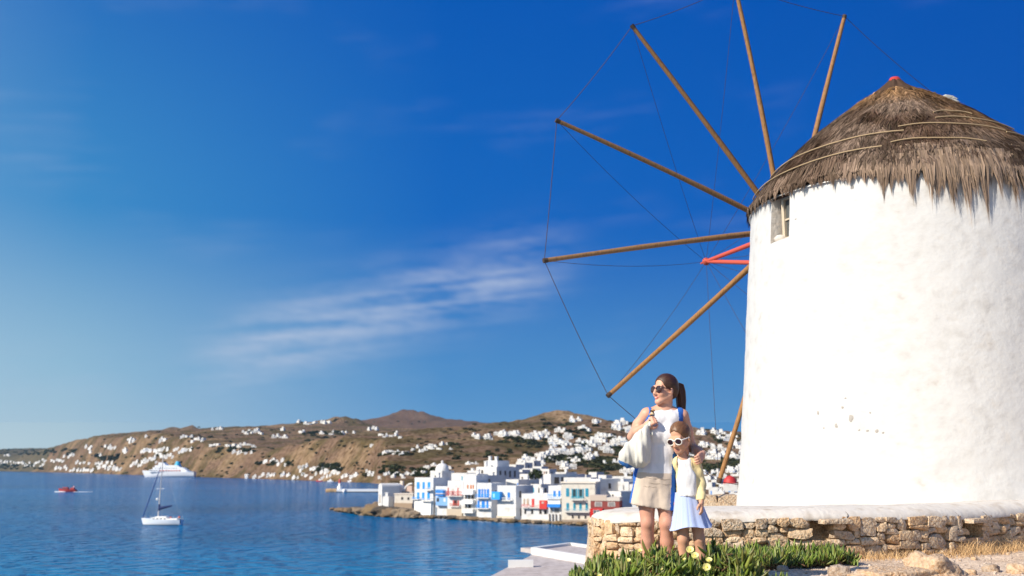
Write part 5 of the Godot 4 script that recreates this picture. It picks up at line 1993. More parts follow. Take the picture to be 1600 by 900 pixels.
	c.rotation.y = deg_to_rad(-4)
	s = hull(79 * m, 9.0, 7.5 * m, 0.5, 2.0 * m, 0.85)
	for i in s.c.size():
		s.c[i] = Color(0.76, 0.78, 0.82)
	put("hull", s.mesh(), M.paint, c)
	s = Shape.new()
	s.col = Color(0.82, 0.84, 0.87)
	for q in [[-27, 27, 7.4, 11.0], [-22, 22, 11.0, 14.0], [-19, 14, 14.0, 17.0], [-14, -7, 17.0, 21.0]]:
		var lo := Vector3(q[0] * m, q[2] * m, -4.0)
		var hi := Vector3(q[1] * m, q[3] * m, 4.0)
		s.box2(lo, hi)
		# raked after ends
		s.quad(Vector3(hi.x, lo.y, 3.99), Vector3(hi.x + 5 * m, lo.y, 3.99), Vector3(hi.x + 0.1, hi.y, 3.99), Vector3(hi.x, hi.y, 3.99))
		s.quad(Vector3(hi.x + 5 * m, lo.y, 3.99), Vector3(hi.x + 5 * m, lo.y, -3.99), Vector3(hi.x + 0.1, hi.y, -3.99), Vector3(hi.x + 0.1, hi.y, 3.99))
	put("upper_decks", s.mesh(), M.paint, c)
	s = Shape.new()
	s.col = Color(0.45, 0.10, 0.09)
	for k in 8:
		s.box2(Vector3((-11.0 + 4.0 * k) * m, 8.6 * m, 4.01), Vector3((-8.2 + 4.0 * k) * m, 9.9 * m, 4.4))
	put("lifeboats", s.mesh(), M.paint, c)
	s = Shape.new()
	s.col = Color(0.10, 0.13, 0.20)
	for k in 14:
		s.box2(Vector3((-25.0 + 3.4 * k) * m, 12.1 * m, 4.01) if k > 1 and k < 12 else Vector3(-10 * m, 12.1 * m, 4.01), Vector3((-23.2 + 3.4 * k) * m, 13.0 * m, 4.05) if k > 1 and k < 12 else Vector3(-9 * m, 13.0 * m, 4.05))
	s.box2(Vector3(-27 * m, 8.8 * m, 4.01), Vector3(-14 * m, 9.8 * m, 4.05))
	put("cabin_windows", s.mesh(), M.paint, c)
	s = Shape.new()
	s.col = Color(0.02, 0.36, 0.62)
	s.lathe(Vector3(13 * m, 15.0 * m, 0), PackedVector2Array([Vector2(5.6 * m, 0), Vector2(4.2 * m, 3.0 * m), Vector2(2.6 * m, 7.5 * m), Vector2(0.2, 7.6 * m)]), 14)
	put("funnel", s.mesh(), M.paint, c)
	s = Shape.new()
	s.col = Color(0.25, 0.38, 0.62)
	s.box2(Vector3(28 * m, 7.6 * m, -4.2), Vector3(38 * m, 8.2 * m, 4.2))
	put("after_deck", s.mesh(), M.paint, c)
	# the breakwater and its light
	at = sea_spot(552, 769)
	m = (at - EYE).length() / FOCAL
	var w := thing("breakwater", "long low white breakwater in front of the harbour left of the town", "breakwater", at)
	s = Shape.new()
	s.col = Color(0.62, 0.66, 0.74)
	s.box2(Vector3(-24 * m, -1, -2.5), Vector3(60 * m, 4.6 * m, 2.5))
	put("sea_wall", s.mesh(), M.dull, w)
	s = Shape.new()
	s.col = Color(0.07, 0.07, 0.08)
	s.box2(Vector3(-24 * m, -1, 2.5), Vector3(60 * m, 1.2 * m, 3.1))
	put("wet_base", s.mesh(), M.dull, w)
	for k in 6:
		put("boulder", rock_mesh(520 + k, 3, 0.3, 0.25), paint(Color(0.34, 0.23, 0.13), 0.95), w, Transform3D(Basis.from_scale(Vector3(2.6, 1.9, 2.4)), Vector3((-37.0 + 2.7 * k) * m, 0.5, 0)))
	var lt := thing("harbour_light", "small red and white harbour light tower at the tip of the breakwater", "lighthouse", at + Vector3(-21 * m, 4.6 * m, 0))
	s = Shape.new()
	s.col = Color(0.8, 0.8, 0.8)
	s.lathe(Vector3.ZERO, PackedVector2Array([Vector2(1.0, 0), Vector2(0.9, 1.2), Vector2(0.5, 1.25), Vector2(0.42, 2.4)]), 12)
	put("tower", s.mesh(), M.dull, lt)
	s = Shape.new()
	s.col = Color(0.5, 0.10, 0.09)
	s.lathe(Vector3(0, 2.4, 0), PackedVector2Array([Vector2(0.45, 0), Vector2(0.45, 0.9), Vector2(0.55, 0.95), Vector2(0.3, 1.5), Vector2(0.02, 1.7)]), 12)
	put("lantern", s.mesh(), M.dull, lt)
	var hut := thing("round_hut", "round white hut on the breakwater beside the harbour light", "hut", at + Vector3(-12 * m, 4.6 * m - 1.1, 2.6))
	s = Shape.new()
	s.col = Color(0.82, 0.82, 0.82)
	s.lathe(Vector3.ZERO, PackedVector2Array([Vector2(0.7, -0.6), Vector2(0.7, 0.7), Vector2(0.5, 1.15), Vector2(0.02, 1.3)]), 12)
	put("body", s.mesh(), M.dull, hut)
	s = Shape.new()
	s.col = Color(0.15, 0.2, 0.3)
	s.box2(Vector3(-0.2, -0.5, 0.66), Vector3(0.2, 0.4, 0.72))
	put("door", s.mesh(), M.dull, hut)
	# moored boats along the harbour shore
	for q in [[499, 752.5, 10, Color(0.5, 0.06, 0.05), "red hulled ferry moored at the harbour shore left of the breakwater tip"], [516, 753, 9, Color(0.8, 0.8, 0.8), "white motor boat moored beyond the tip of the breakwater"], [547, 753.5, 8, Color(0.8, 0.8, 0.82), "tall white motor boat moored beyond the round hut"], [560, 753.5, 7, Color(0.08, 0.06, 0.12), "dark hulled boat moored across the harbour"], [572, 754, 7, Color(0.75, 0.76, 0.8), "white boat moored right of the dark hulled boat"], [584, 754.5, 6, Color(0.8, 0.8, 0.8), "white boat moored nearest the chapels"], [14, 735.5, 5, Color(0.8, 0.82, 0.85), "tiny white boat close to the far left shore"], [97, 736.8, 7, Color(0.82, 0.84, 0.87), "white boat off the far shore above the red motor boat"]]:
		at = sea_spot(q[0], q[1])
		m = (at - EYE).length() / FOCAL
		b = thing("moored_boat", q[4], "boat", at)
		s = hull(q[2] * m, q[2] * m * 0.3, 1.6 * m, 0.3, 0.6 * m, 0.9)
		for i in s.c.size():
			s.c[i] = q[3]
		put("hull", s.mesh(), M.paint, b)
		s = Shape.new()
		s.col = Color(0.8, 0.8, 0.82)
		s.box2(Vector3(-1.5 * m, 1.5 * m, -0.3 * m), Vector3(2.0 * m, 3.4 * m, 0.3 * m))
		s.box2(Vector3(-0.6 * m, 3.4 * m, -0.2 * m), Vector3(1.0 * m, 4.4 * m, 0.2 * m))
		put("cabin", s.mesh(), M.paint, b)


# ------------------------------------------------------------------ bodies and clothes: distance fields meshed as surface nets
class Field:
	var pr: Array = []           # [kind, a, b, ra, rb, blend, basis]
	var cuts: Array = []         # the same, taken away
	var planes: Array = []       # [normal, offset]: keep where normal . p < offset
	var lo := Vector3(1e9, 1e9, 1e9)
	var hi := Vector3(-1e9, -1e9, -1e9)
	var wrinkle: FastNoiseLite = null
	var wrinkle_by := 0.0
	var wrinkle_scale := Vector3.ONE

	func cap(a: Vector3, b: Vector3, ra: float, rb: float, blend := 0.03) -> void:
		pr.append([0, a, b, ra, rb, blend, (b - a).length_squared()])
		var r := maxf(ra, rb) + 0.02
		lo = lo.min(a - Vector3.ONE * r).min(b - Vector3.ONE * r)
		hi = hi.max(a + Vector3.ONE * r).max(b + Vector3.ONE * r)

	func chain(pts: Array, radii: Array, blend := 0.03) -> void:
		for i in pts.size() - 1:
			cap(pts[i], pts[i + 1], radii[i], radii[i + 1], blend)

	func ell(c: Vector3, r: Vector3, blend := 0.02, b := Basis()) -> void:
		pr.append([1, c, r, 0.0, 0.0, blend, b.inverse()])
		var m := maxf(r.x, maxf(r.y, r.z)) + 0.02
		lo = lo.min(c - Vector3.ONE * m)
		hi = hi.max(c + Vector3.ONE * m)

	func cut_cap(a: Vector3, b: Vector3, ra: float, rb: float) -> void:
		cuts.append([0, a, b, ra, rb, 0.0, (b - a).length_squared()])

	func cut_ell(c: Vector3, r: Vector3, b := Basis()) -> void:
		cuts.append([1, c, r, 0.0, 0.0, 0.0, b.inverse()])

	func one(q: Array, p: Vector3) -> float:
		if q[0] == 0:
			var a: Vector3 = q[1]
			var ab: Vector3 = q[2] - a
			var l2: float = q[6]
			var t := clampf((p - a).dot(ab) / l2, 0.0, 1.0) if l2 > 1e-9 else 0.0
			return (p - a - ab * t).length() - lerpf(q[3], q[4], t)
		var l: Vector3 = q[6] * (p - q[1])
		var r: Vector3 = q[2]
		var k0 := (l / r).length()
		var k1 := (l / (r * r)).length()
		return k0 * (k0 - 1.0) / k1 if k1 > 1e-6 else -minf(r.x, minf(r.y, r.z))

	func at(p: Vector3) -> float:
		var d := 1e9
		for q in pr:
			var e := one(q, p)
			var k: float = q[5]
			var h := k - absf(d - e)
			if h > 0.0:
				d = minf(d, e) - h * h / k * 0.25
			else:
				d = minf(d, e)
		for q in cuts:
			d = maxf(d, -one(q, p))
		for q in planes:
			d = maxf(d, (q[0] as Vector3).dot(p) - q[1])
		if wrinkle:
			d += wrinkle.get_noise_3dv(p * wrinkle_scale) * wrinkle_by
		return d

	# meshes the field into as many shapes as `pick` names: pick(p) -> index of the shape a face belongs to
	func net(cell: float, into: Array, pick = null, tone = null) -> void:
		var bl := 5
		var n := Vector3i(((hi - lo) / cell).ceil()) + Vector3i.ONE * 2
		var nb := Vector3i((n.x + bl - 1) / bl, (n.y + bl - 1) / bl, (n.z + bl - 1) / bl)
		n = nb * bl
		var sx := n.x + 1
		var sxy := sx * (n.y + 1)
		var val := PackedFloat32Array()
		val.resize(sxy * (n.z + 1))
		val.fill(1e9)
		var reach := bl * cell * 0.5 * 1.7321 * 1.6 + 0.01 + wrinkle_by
		var vert := {}
		var pos := PackedVector3Array()
		var live: Array[Vector3i] = []
		for bz in nb.z:
			for by in nb.y:
				for bx in nb.x:
					var c := lo + (Vector3(bx, by, bz) + Vector3.ONE * 0.5) * bl * cell
					if absf(at(c)) > reach:
						continue
					live.append(Vector3i(bx, by, bz) * bl)
					for z in range(bz * bl, bz * bl + bl + 1):
						for y in range(by * bl, by * bl + bl + 1):
							for x in range(bx * bl, bx * bl + bl + 1):
								var i := x + y * sx + z * sxy
								if val[i] > 1e8:
									val[i] = at(lo + Vector3(x, y, z) * cell)
		var corner := [0, 1, sx, sx + 1, sxy, sxy + 1, sxy + sx, sxy + sx + 1]
		for b in live:
			for z in range(b.z, b.z + bl):
				for y in range(b.y, b.y + bl):
					for x in range(b.x, b.x + bl):
						var i := x + y * sx + z * sxy
						var m := 0
						for k in 8:
							if val[i + corner[k]] < 0.0:
								m |= 1 << k
						if m == 0 or m == 255:
							continue
						var sum := Vector3.ZERO
						var cnt := 0
						for k in 8:
							for e in [1, 2, 4]:
								if k & e:
									continue
								var k2: int = k | e
								if (m >> k & 1) == (m >> k2 & 1):
									continue
								var va := val[i + corner[k]]
								var vb := val[i + corner[k2]]
								var t := va / (va - vb)
								var pa := Vector3(k & 1, k >> 1 & 1, k >> 2 & 1)
								var pb := Vector3(k2 & 1, k2 >> 1 & 1, k2 >> 2 & 1)
								sum += pa.lerp(pb, t)
								cnt += 1
						vert[i] = pos.size()
						pos.append(lo + (Vector3(x, y, z) + sum / cnt) * cell)
		var nrm := PackedVector3Array()
		nrm.resize(pos.size())
		var faces := PackedInt32Array()
		var step := [1, sx, sxy]
		for b in live:
			for z in range(b.z, b.z + bl):
				for y in range(b.y, b.y + bl):
					for x in range(b.x, b.x + bl):
						var i := x + y * sx + z * sxy
						var va := val[i]
						for ax in 3:
							var vb := val[i + step[ax]]
							if vb > 1e8 or (va < 0.0) == (vb < 0.0):
								continue
							var su: int = step[(ax + 1) % 3]
							var sv: int = step[(ax + 2) % 3]
							var i1 := i - su
							var i2 := i - su - sv
							var i3 := i - sv
							if not (vert.has(i) and vert.has(i1) and vert.has(i2) and vert.has(i3)):
								continue
							var f := [vert[i], vert[i1], vert[i2], vert[i3]]
							if va >= 0.0:
								f.reverse()
							var fn: Vector3 = (pos[f[2]] - pos[f[0]]).cross(pos[f[3]] - pos[f[1]])
							for k in 4:
								nrm[f[k]] += fn
								faces.append(f[k])
		for i in nrm.size():
			nrm[i] = nrm[i].normalized()
		var base: Array[int] = []
		var maps: Array[Dictionary] = []
		for s in into:
			maps.append({})
		for k in range(0, faces.size(), 4):
			var w := 0
			if pick != null:
				w = pick.call((pos[faces[k]] + pos[faces[k + 2]]) * 0.5)
			var s: Shape = into[w]
			var mp: Dictionary = maps[w]
			var ids := PackedInt32Array()
			for j in 4:
				var f := faces[k + j]
				if not mp.has(f):
					mp[f] = s.v.size()
					s.v.append(pos[f])
					s.n.append(nrm[f])
					s.c.append(tone.call(pos[f]) if tone != null else s.col)
				ids.append(mp[f])
			s.t.append_array(PackedInt32Array([ids[0], ids[2], ids[1], ids[0], ids[3], ids[2]]))


# five fingers on a palm: wrist, direction of the palm, direction its inner side faces, curl of the fingers in radians
func hand(s: Shape, wrist: Vector3, dir: Vector3, inner: Vector3, size: float, curl: float, thumb_side: float, tone: Callable) -> void:
	var f := Field.new()
	dir = dir.normalized()
	inner = (inner - dir * inner.dot(dir)).normalized()
	var across := dir.cross(inner).normalized() * thumb_side      # towards the thumb
	var palm := size * 0.50
	f.cap(wrist - dir * size * 0.12, wrist + dir * size * 0.05, size * 0.135, size * 0.14, 0.01)
	for k in 4:
		var o := across * size * (0.165 - 0.11 * k)
		f.cap(wrist + dir * size * 0.04 + o * 0.6, wrist + dir * palm + o, size * 0.085, size * 0.075, 0.012)
	for k in 4:
		var o := across * size * (0.165 - 0.11 * k)
		var p := wrist + dir * palm + o
		var d := dir
		var ln: float = size * [0.25, 0.28, 0.26, 0.20][k]
		var r: float = size * [0.056, 0.058, 0.055, 0.047][k]
		for j in 3:
			var a: float = curl * [0.75, 1.0, 0.8][j] * (1.0 + 0.06 * k)
			var ax := dir.cross(inner).normalized()
			d = d.rotated(ax, a)
			var q: Vector3 = p + d * ln * [0.48, 0.31, 0.24][j]
			f.cap(p, q, r * (1.0 - 0.08 * j), r * (0.94 - 0.08 * j), 0.004)
			p = q
	var tb := wrist + dir * size * 0.12 + across * size * 0.14
	var td := (dir * 0.65 + across * 0.6 + inner * 0.5).normalized()
	var t1 := tb + td * size * 0.22
	var t2 := t1 + (td * 0.55 + dir * 0.5 + inner * 0.55 * minf(curl, 1.0) - across * 0.25 * curl).normalized() * size * 0.17
	var t3 := t2 + (dir * 0.6 + inner * 0.5 * minf(curl, 1.0) - across * 0.5 * curl).normalized() * size * 0.13
	f.chain([tb, t1, t2, t3], [size * 0.085, size * 0.068, size * 0.06, size * 0.05], 0.008)
	f.net(size * 0.021, [s], null, tone)


# a head looking along +z of its own frame, eyes at its origin; s takes the skin
func head(s: Shape, at_: Vector3, b: Basis, k: float, child: bool, skin: Color, lips: Color) -> void:
	var f := Field.new()
	f.ell(Vector3(0, 0.045, -0.018), Vector3(0.074, 0.080, 0.092), 0.02)
	f.ell(Vector3(0, -0.03, 0.024), Vector3(0.060, 0.072, 0.064), 0.025)
	var jaw := -0.088 if child else -0.10
	for e in [-1.0, 1.0]:
		f.cap(Vector3(0.052 * e, -0.045, -0.012), Vector3(0.012 * e, jaw, 0.058), 0.024, 0.019, 0.025)
		f.ell(Vector3(0.034 * e, -0.034, 0.060), Vector3(0.026, 0.024, 0.022), 0.02)
		f.ell(Vector3(0.077 * e, -0.012, -0.012), Vector3(0.009, 0.027, 0.017), 0.006, Basis(Vector3.UP, 0.35 * e))
		f.cap(Vector3(0.014 * e, 0.022, 0.083), Vector3(0.046 * e, 0.024, 0.070), 0.011, 0.010, 0.014)
		f.ell(Vector3(0.031 * e, 0.001, 0.070), Vector3(0.014, 0.010, 0.012), 0.006)
		f.ell(Vector3(0.011 * e, -0.043, 0.090), Vector3(0.008, 0.007, 0.010), 0.008)
	f.cap(Vector3(0, 0.008, 0.086), Vector3(0, -0.036, 0.104), 0.0085, 0.0115, 0.014)
	f.ell(Vector3(0, -0.066, 0.080), Vector3(0.022, 0.0062, 0.012), 0.006)
	f.ell(Vector3(0, -0.076, 0.079), Vector3(0.018, 0.0065, 0.012), 0.005)
	f.ell(Vector3(0, jaw - 0.002, 0.064), Vector3(0.020, 0.017, 0.018), 0.02)
	f.cap(Vector3(0, -0.05, -0.03), Vector3(0, -0.125, -0.035), 0.046 if not child else 0.038, 0.042 if not child else 0.034, 0.03)
	var tone := func(p: Vector3) -> Color:
		var m := smooth01(0.028, 0.018, absf(p.x)) * smooth01(0.014, 0.008, absf(p.y + 0.071)) * smooth01(0.076, 0.084, p.z)
		var c := skin.lerp(lips, m)
		var cheek := smooth01(0.03, 0.0, Vector2(absf(p.x) - 0.038, p.y + 0.036).length()) * smooth01(0.04, 0.06, p.z)
		return c.lerp(Color(skin.r * 1.02, skin.g * 0.80, skin.b * 0.78), cheek * 0.5)
	var h := Shape.new()
	f.net(0.0042, [h], null, tone)
	var st := s.v.size()
	for i in h.v.size():
		s.v.append(at_ + b * (h.v[i] * k))
		s.n.append(b * h.n[i])
		s.c.append(h.c[i])
	for i in h.t:
		s.t.append(st + i)


func glasses(root: Node3D, at_: Vector3, b: Basis, k: float, frame: Color, round_: float) -> void:
	var xf := Transform3D(b * Basis.from_scale(Vector3.ONE * k), at_)
	var s := Shape.new()
	s.col = frame
	for e in [-1.0, 1.0]:
		var ring := PackedVector3Array()
		for j in 25:
			var a := TAU * j / 24.0
			ring.append(Vector3(e * 0.034 + cos(a) * 0.029, -0.002 + sin(a) * round_ * (0.9 if sin(a) > 0 else 1.05), 0.097 - 0.006 * absf(e * 0.034 + cos(a) * 0.029) / 0.06 - 0.004))
		s.tube(ring, PackedFloat32Array([0.0048]), 6, false)
		s.tube(PackedVector3Array([Vector3(e * 0.062, 0.006, 0.086), Vector3(e * 0.075, 0.006, 0.06), Vector3(e * 0.084, 0.002, -0.005)]), PackedFloat32Array([0.0055, 0.0045, 0.0035]), 6)
	s.tube(PackedVector3Array([Vector3(-0.008, 0.004, 0.097), Vector3(0, 0.008, 0.100), Vector3(0.008, 0.004, 0.097)]), PackedFloat32Array([0.004]), 6)
	var g := put("sunglasses", s.mesh(), M.frame_plastic, root, xf)
	for e in [-1.0, 1.0]:
		var l := Shape.new()
		l.ball(Vector3(e * 0.034, -0.002, 0.0905), Vector3(0.029, round_, 0.006), 6, 16)
		put("lens", l.mesh(), M.lens, g)


func hair_tone(col: Color, seed_: int) -> Callable:
	var n := fnl(seed_, 26.0, 2)
	return func(p: Vector3) -> Color:      # strands run from the brow back to the tie
		var a := atan2(p.x, p.y + 0.02)
		return col * (1.0 + 0.9 * n.get_noise_2d(a * 1.1, p.z * 0.35))


func build_woman() -> void:
	M.frame_plastic = mat("frame_plastic", Color(1, 1, 1), 0.3, true)
	M.lens = mat("sunglass_lens", lin(0.030, 0.010, 0.010), 0.05)
	M.lens.metallic_specular = 0.7
	var foot := spot(1030, 898, 8.3)
	foot.y = ground(foot.x, foot.z)
	var w := thing("person", "woman in white and beige dress with blue side bands and sunglasses, looking left", "person", foot)
	w.scale = Vector3.ONE * 0.985
	var skin := Color(0.60, 0.325, 0.225)
	var leg_skin := Color(0.57, 0.285, 0.20)
	var body := Shape.new()
	var tone := func(p: Vector3) -> Color: return skin.lerp(leg_skin, smooth01(1.0, 0.7, p.y))
	var f := Field.new()
	# legs
	f.chain([Vector3(-0.075, 0.88, 0.0), Vector3(-0.092, 0.66, 0.015), Vector3(-0.088, 0.475, 0.02)], [0.088, 0.072, 0.054], 0.03)
	f.chain([Vector3(-0.088, 0.475, 0.02), Vector3(-0.086, 0.33, -0.015), Vector3(-0.085, 0.09, -0.02)], [0.052, 0.054, 0.035], 0.02)
	f.chain([Vector3(0.055, 0.88, 0.0), Vector3(0.062, 0.66, 0.025), Vector3(0.062, 0.475, 0.035)], [0.088, 0.072, 0.054], 0.03)
	f.chain([Vector3(0.062, 0.475, 0.035), Vector3(0.070, 0.33, 0.0), Vector3(0.072, 0.09, 0.0)], [0.052, 0.054, 0.035], 0.02)
	for e in [[-0.085, -0.02, -0.10], [0.072, 0.0, 0.10]]:
		f.ell(Vector3(e[0] - 0.003, 0.49, e[1] + 0.075), Vector3(0.03, 0.034, 0.022), 0.03)
		f.cap(Vector3(e[0], 0.05, e[1] - 0.02), Vector3(e[0] + e[2] * 0.4, 0.025, e[1] + 0.15), 0.036, 0.026, 0.03)
	# trunk and neck
	f.chain([Vector3(-0.02, 0.90, 0), Vector3(0.0, 1.05, 0), Vector3(0.04, 1.24, -0.01)], [0.10, 0.085, 0.085], 0.05)
	f.cap(Vector3(-0.055, 1.372, -0.01), Vector3(0.215, 1.362, -0.01), 0.050, 0.050, 0.04)
	f.cap(Vector3(0.02, 1.40, -0.02), Vector3(0.145, 1.395, -0.02), 0.035, 0.035, 0.06)
	f.cap(Vector3(0.065, 1.34, -0.015), Vector3(0.085, 1.47, -0.005), 0.056, 0.047, 0.05)
	# her right arm, bent to hold the strap of the bag
	f.chain([Vector3(-0.070, 1.370, -0.01), Vector3(-0.132, 1.285, -0.05), Vector3(-0.185, 1.185, -0.09)], [0.054, 0.048, 0.040], 0.03)
	f.chain([Vector3(-0.185, 1.185, -0.09), Vector3(-0.155, 1.225, 0.01), Vector3(-0.095, 1.268, 0.10)], [0.041, 0.039, 0.027], 0.02)
	# her left arm, round the girl
	f.chain([Vector3(0.232, 1.360, -0.01), Vector3(0.275, 1.235, -0.06), Vector3(0.315, 1.10, -0.10)], [0.052, 0.046, 0.040], 0.03)
	f.chain([Vector3(0.315, 1.10, -0.10), Vector3(0.352, 1.065, -0.01), Vector3(0.372, 1.045, 0.075)], [0.040, 0.037, 0.027], 0.02)
	f.net(0.0105, [body], null, tone)
	hand(body, Vector3(-0.095, 1.270, 0.105), Vector3(0.55, 0.45, 0.5), Vector3(0.55, -0.25, -0.75), 0.165, 0.95, -1.0, tone)
	hand(body, Vector3(0.372, 1.040, 0.075), Vector3(-0.42, -0.40, 0.75), Vector3(-0.8, -0.2, -0.5), 0.175, 0.50, 1.0, tone)
	var hb := Basis(Vector3.UP, deg_to_rad(-58)) * Basis(Vector3.RIGHT, deg_to_rad(-4))
	var hc := Vector3(0.082, 1.572, 0.01)
	head(body, hc, hb, 1.04, false, skin, Color(0.50, 0.13, 0.115))
	var bm := put("body", body.mesh(), M.skin, w)
	# a glimpse of teeth
	var th := Shape.new()
	th.col = Color(0.8, 0.78, 0.72)
	th.ball(Vector3(0, -0.0705, 0.0885), Vector3(0.014, 0.0024, 0.004), 4, 8)
	put("teeth", th.mesh(), M.paint, bm, Transform3D(hb * Basis.from_scale(Vector3.ONE * 1.04), hc))
	# hair drawn back into a long tail
	var h := Field.new()
	h.ell(Vector3(0, 0.052, -0.024), Vector3(0.083, 0.088, 0.102), 0.02)
	h.ell(Vector3(0, 0.0, -0.07), Vector3(0.068, 0.07, 0.055), 0.03)
	h.cut_ell(Vector3(0, -0.055, 0.085), Vector3(0.074, 0.135, 0.10), Basis(Vector3.RIGHT, -0.25))
	for e in [-1.0, 1.0]:
		h.cut_ell(Vector3(0.088 * e, -0.035, 0.0), Vector3(0.03, 0.055, 0.034))
	h.wrinkle = fnl(202, 20.0, 2)
	h.wrinkle_by = 0.0015
	h.wrinkle_scale = Vector3(2.0, 0.5, 1.0)
	var hs := Shape.new()
	h.net(0.0058, [hs], null, hair_tone(Color(0.052, 0.021, 0.012), 201))
	var hair := put("hair", hs.mesh(), M.hair, w, Transform3D(hb * Basis.from_scale(Vector3.ONE * 1.04), hc))
	var tail := Shape.new()
	var r := RandomNumberGenerator.new()
	r.seed = 31
	for k in 90:
		var o := Vector3(r.randf_range(-1, 1), r.randf_range(-1, 1), r.randf_range(-1, 1))
		tail.col = Color(0.060, 0.022, 0.012) * r.randf_range(0.6, 1.7)
		var end := r.randf_range(0.82, 1.08)
		tail.tube(PackedVector3Array([Vector3(0, 0.048, -0.105) + o * 0.010, Vector3(0, 0.056, -0.132) + o * 0.016, Vector3(0, 0.040, -0.158) + o * 0.024, Vector3(0, -0.015, -0.172) + o * 0.028, Vector3(0.002, -0.09 * end, -0.180) + o * 0.028, Vector3(-0.004, -0.165 * end, -0.190) + o * 0.024, Vector3(-0.012, -0.245 * end, -0.206) + o * 0.018]), PackedFloat32Array([0.005, 0.006, 0.007, 0.007, 0.006, 0.005, 0.0015]), 5)
	put("ponytail", tail.mesh(), M.hair, hair)
	var band := Shape.new()
	band.col = Color(0.02, 0.015, 0.015)
	band.ball(Vector3(0, 0.050, -0.128), Vector3(0.026, 0.026, 0.012), 6, 10)
	put("hair_band", band.mesh(), M.dull, hair)
	glasses(w, hc, hb, 1.04, Color(0.05, 0.015, 0.012), 0.026)
	# the dress: white top, beige skirt, blue bands at the shoulders and down the sides
	var d := Field.new()
	d.cap(Vector3(-0.038, 1.382, -0.01), Vector3(0.205, 1.374, -0.01), 0.055, 0.055, 0.05)
	for e in [-1.0, 1.0]:
		d.chain([Vector3(0.055 + 0.062 * e, 1.225, 0.0), Vector3(0.012 + 0.050 * e, 1.03, 0.0), Vector3(-0.012 + 0.058 * e, 0.86, 0.0), Vector3(-0.045 + 0.086 * e, 0.55, 0.005)], [0.104, 0.096, 0.110, 0.118], 0.05)
	d.cap(Vector3(0.0, 1.330, 0.028), Vector3(0.150, 1.325, 0.028), 0.066, 0.066, 0.05)
	for e in [-1.0, 1.0]:
		d.ell(Vector3(0.045 + 0.06 * e, 1.205, 0.072), Vector3(0.062, 0.062, 0.055), 0.05)
	d.cut_cap(Vector3(0.025, 1.478, 0.03), Vector3(0.140, 1.476, 0.03), 0.080, 0.080)
	d.cut_cap(Vector3(-0.150, 1.40, 0.0), Vector3(-0.185, 1.22, -0.02), 0.056, 0.055)
	d.cut_cap(Vector3(0.308, 1.40, 0.0), Vector3(0.300, 1.22, -0.02), 0.058, 0.055)
	d.planes.append([Vector3(-0.16, -1, 0).normalized(), -0.598 * 0.987])
	d.wrinkle = fnl(203, 7.0, 3)
	d.wrinkle_by = 0.010
	d.wrinkle_scale = Vector3(1.5, 0.6, 1.2)
	var parts: Array = [Shape.new(), Shape.new(), Shape.new()]
	var cols := [Color(0.66, 0.66, 0.70), Color(0.56, 0.465, 0.39), Color(0.010, 0.11, 0.46)]
	for k in 3:
		parts[k].col = cols[k]
	d.net(0.0088, parts, func(p: Vector3) -> int:
		var mid := table([0.55, 0.86, 1.03, 1.225], [-0.045, -0.012, 0.012, 0.055], p.y)
		var half := table([0.55, 0.86, 1.03, 1.225], [0.204, 0.168, 0.146, 0.166], p.y)
		if p.y > 1.275:
			return 2 if p.x < -0.025 or p.x > 0.186 else 0
		var right := p.x - mid
		if p.y < 1.23 and right > half - table([0.55, 0.9, 1.2], [0.072, 0.046, 0.020], p.y):
			return 2
		if p.y < 0.93 and right < -half + 0.003:
			return 2
		return 1 if p.y < 0.885 - 0.10 * (p.x + 0.02) * 0.3 else 0)
	put("dress_top", parts[0].mesh(), M.linen, w)
	put("skirt", parts[1].mesh(), M.linen, w)
	put("blue_band", parts[2].mesh(), M.linen, w)
	# fine creases across the lap
	var cr := Shape.new()
	cr.col = Color(0.30, 0.24, 0.19)
	for q in [[0.845, -0.12, 0.10], [0.805, -0.10, 0.11], [0.775, -0.13, -0.02]]:
		var pts := PackedVector3Array()
		for j in 9:
			var x := lerpf(q[1], q[2], j / 8.0)
			var y: float = q[0] - 0.08 * (x + 0.1) + 0.003 * sin(j * 1.9)
			var z := 0.16
			while z > 0.04 and d.at(Vector3(x, y, z)) > 0.0:
				z -= 0.002
			pts.append(Vector3(x, y, z + 0.0005))
		cr.tube(pts, PackedFloat32Array([0.0012, 0.0022, 0.0025, 0.0025, 0.0025, 0.0025, 0.0025, 0.002, 0.001]), 5)
	put("crease", cr.mesh(), M.dull, w)


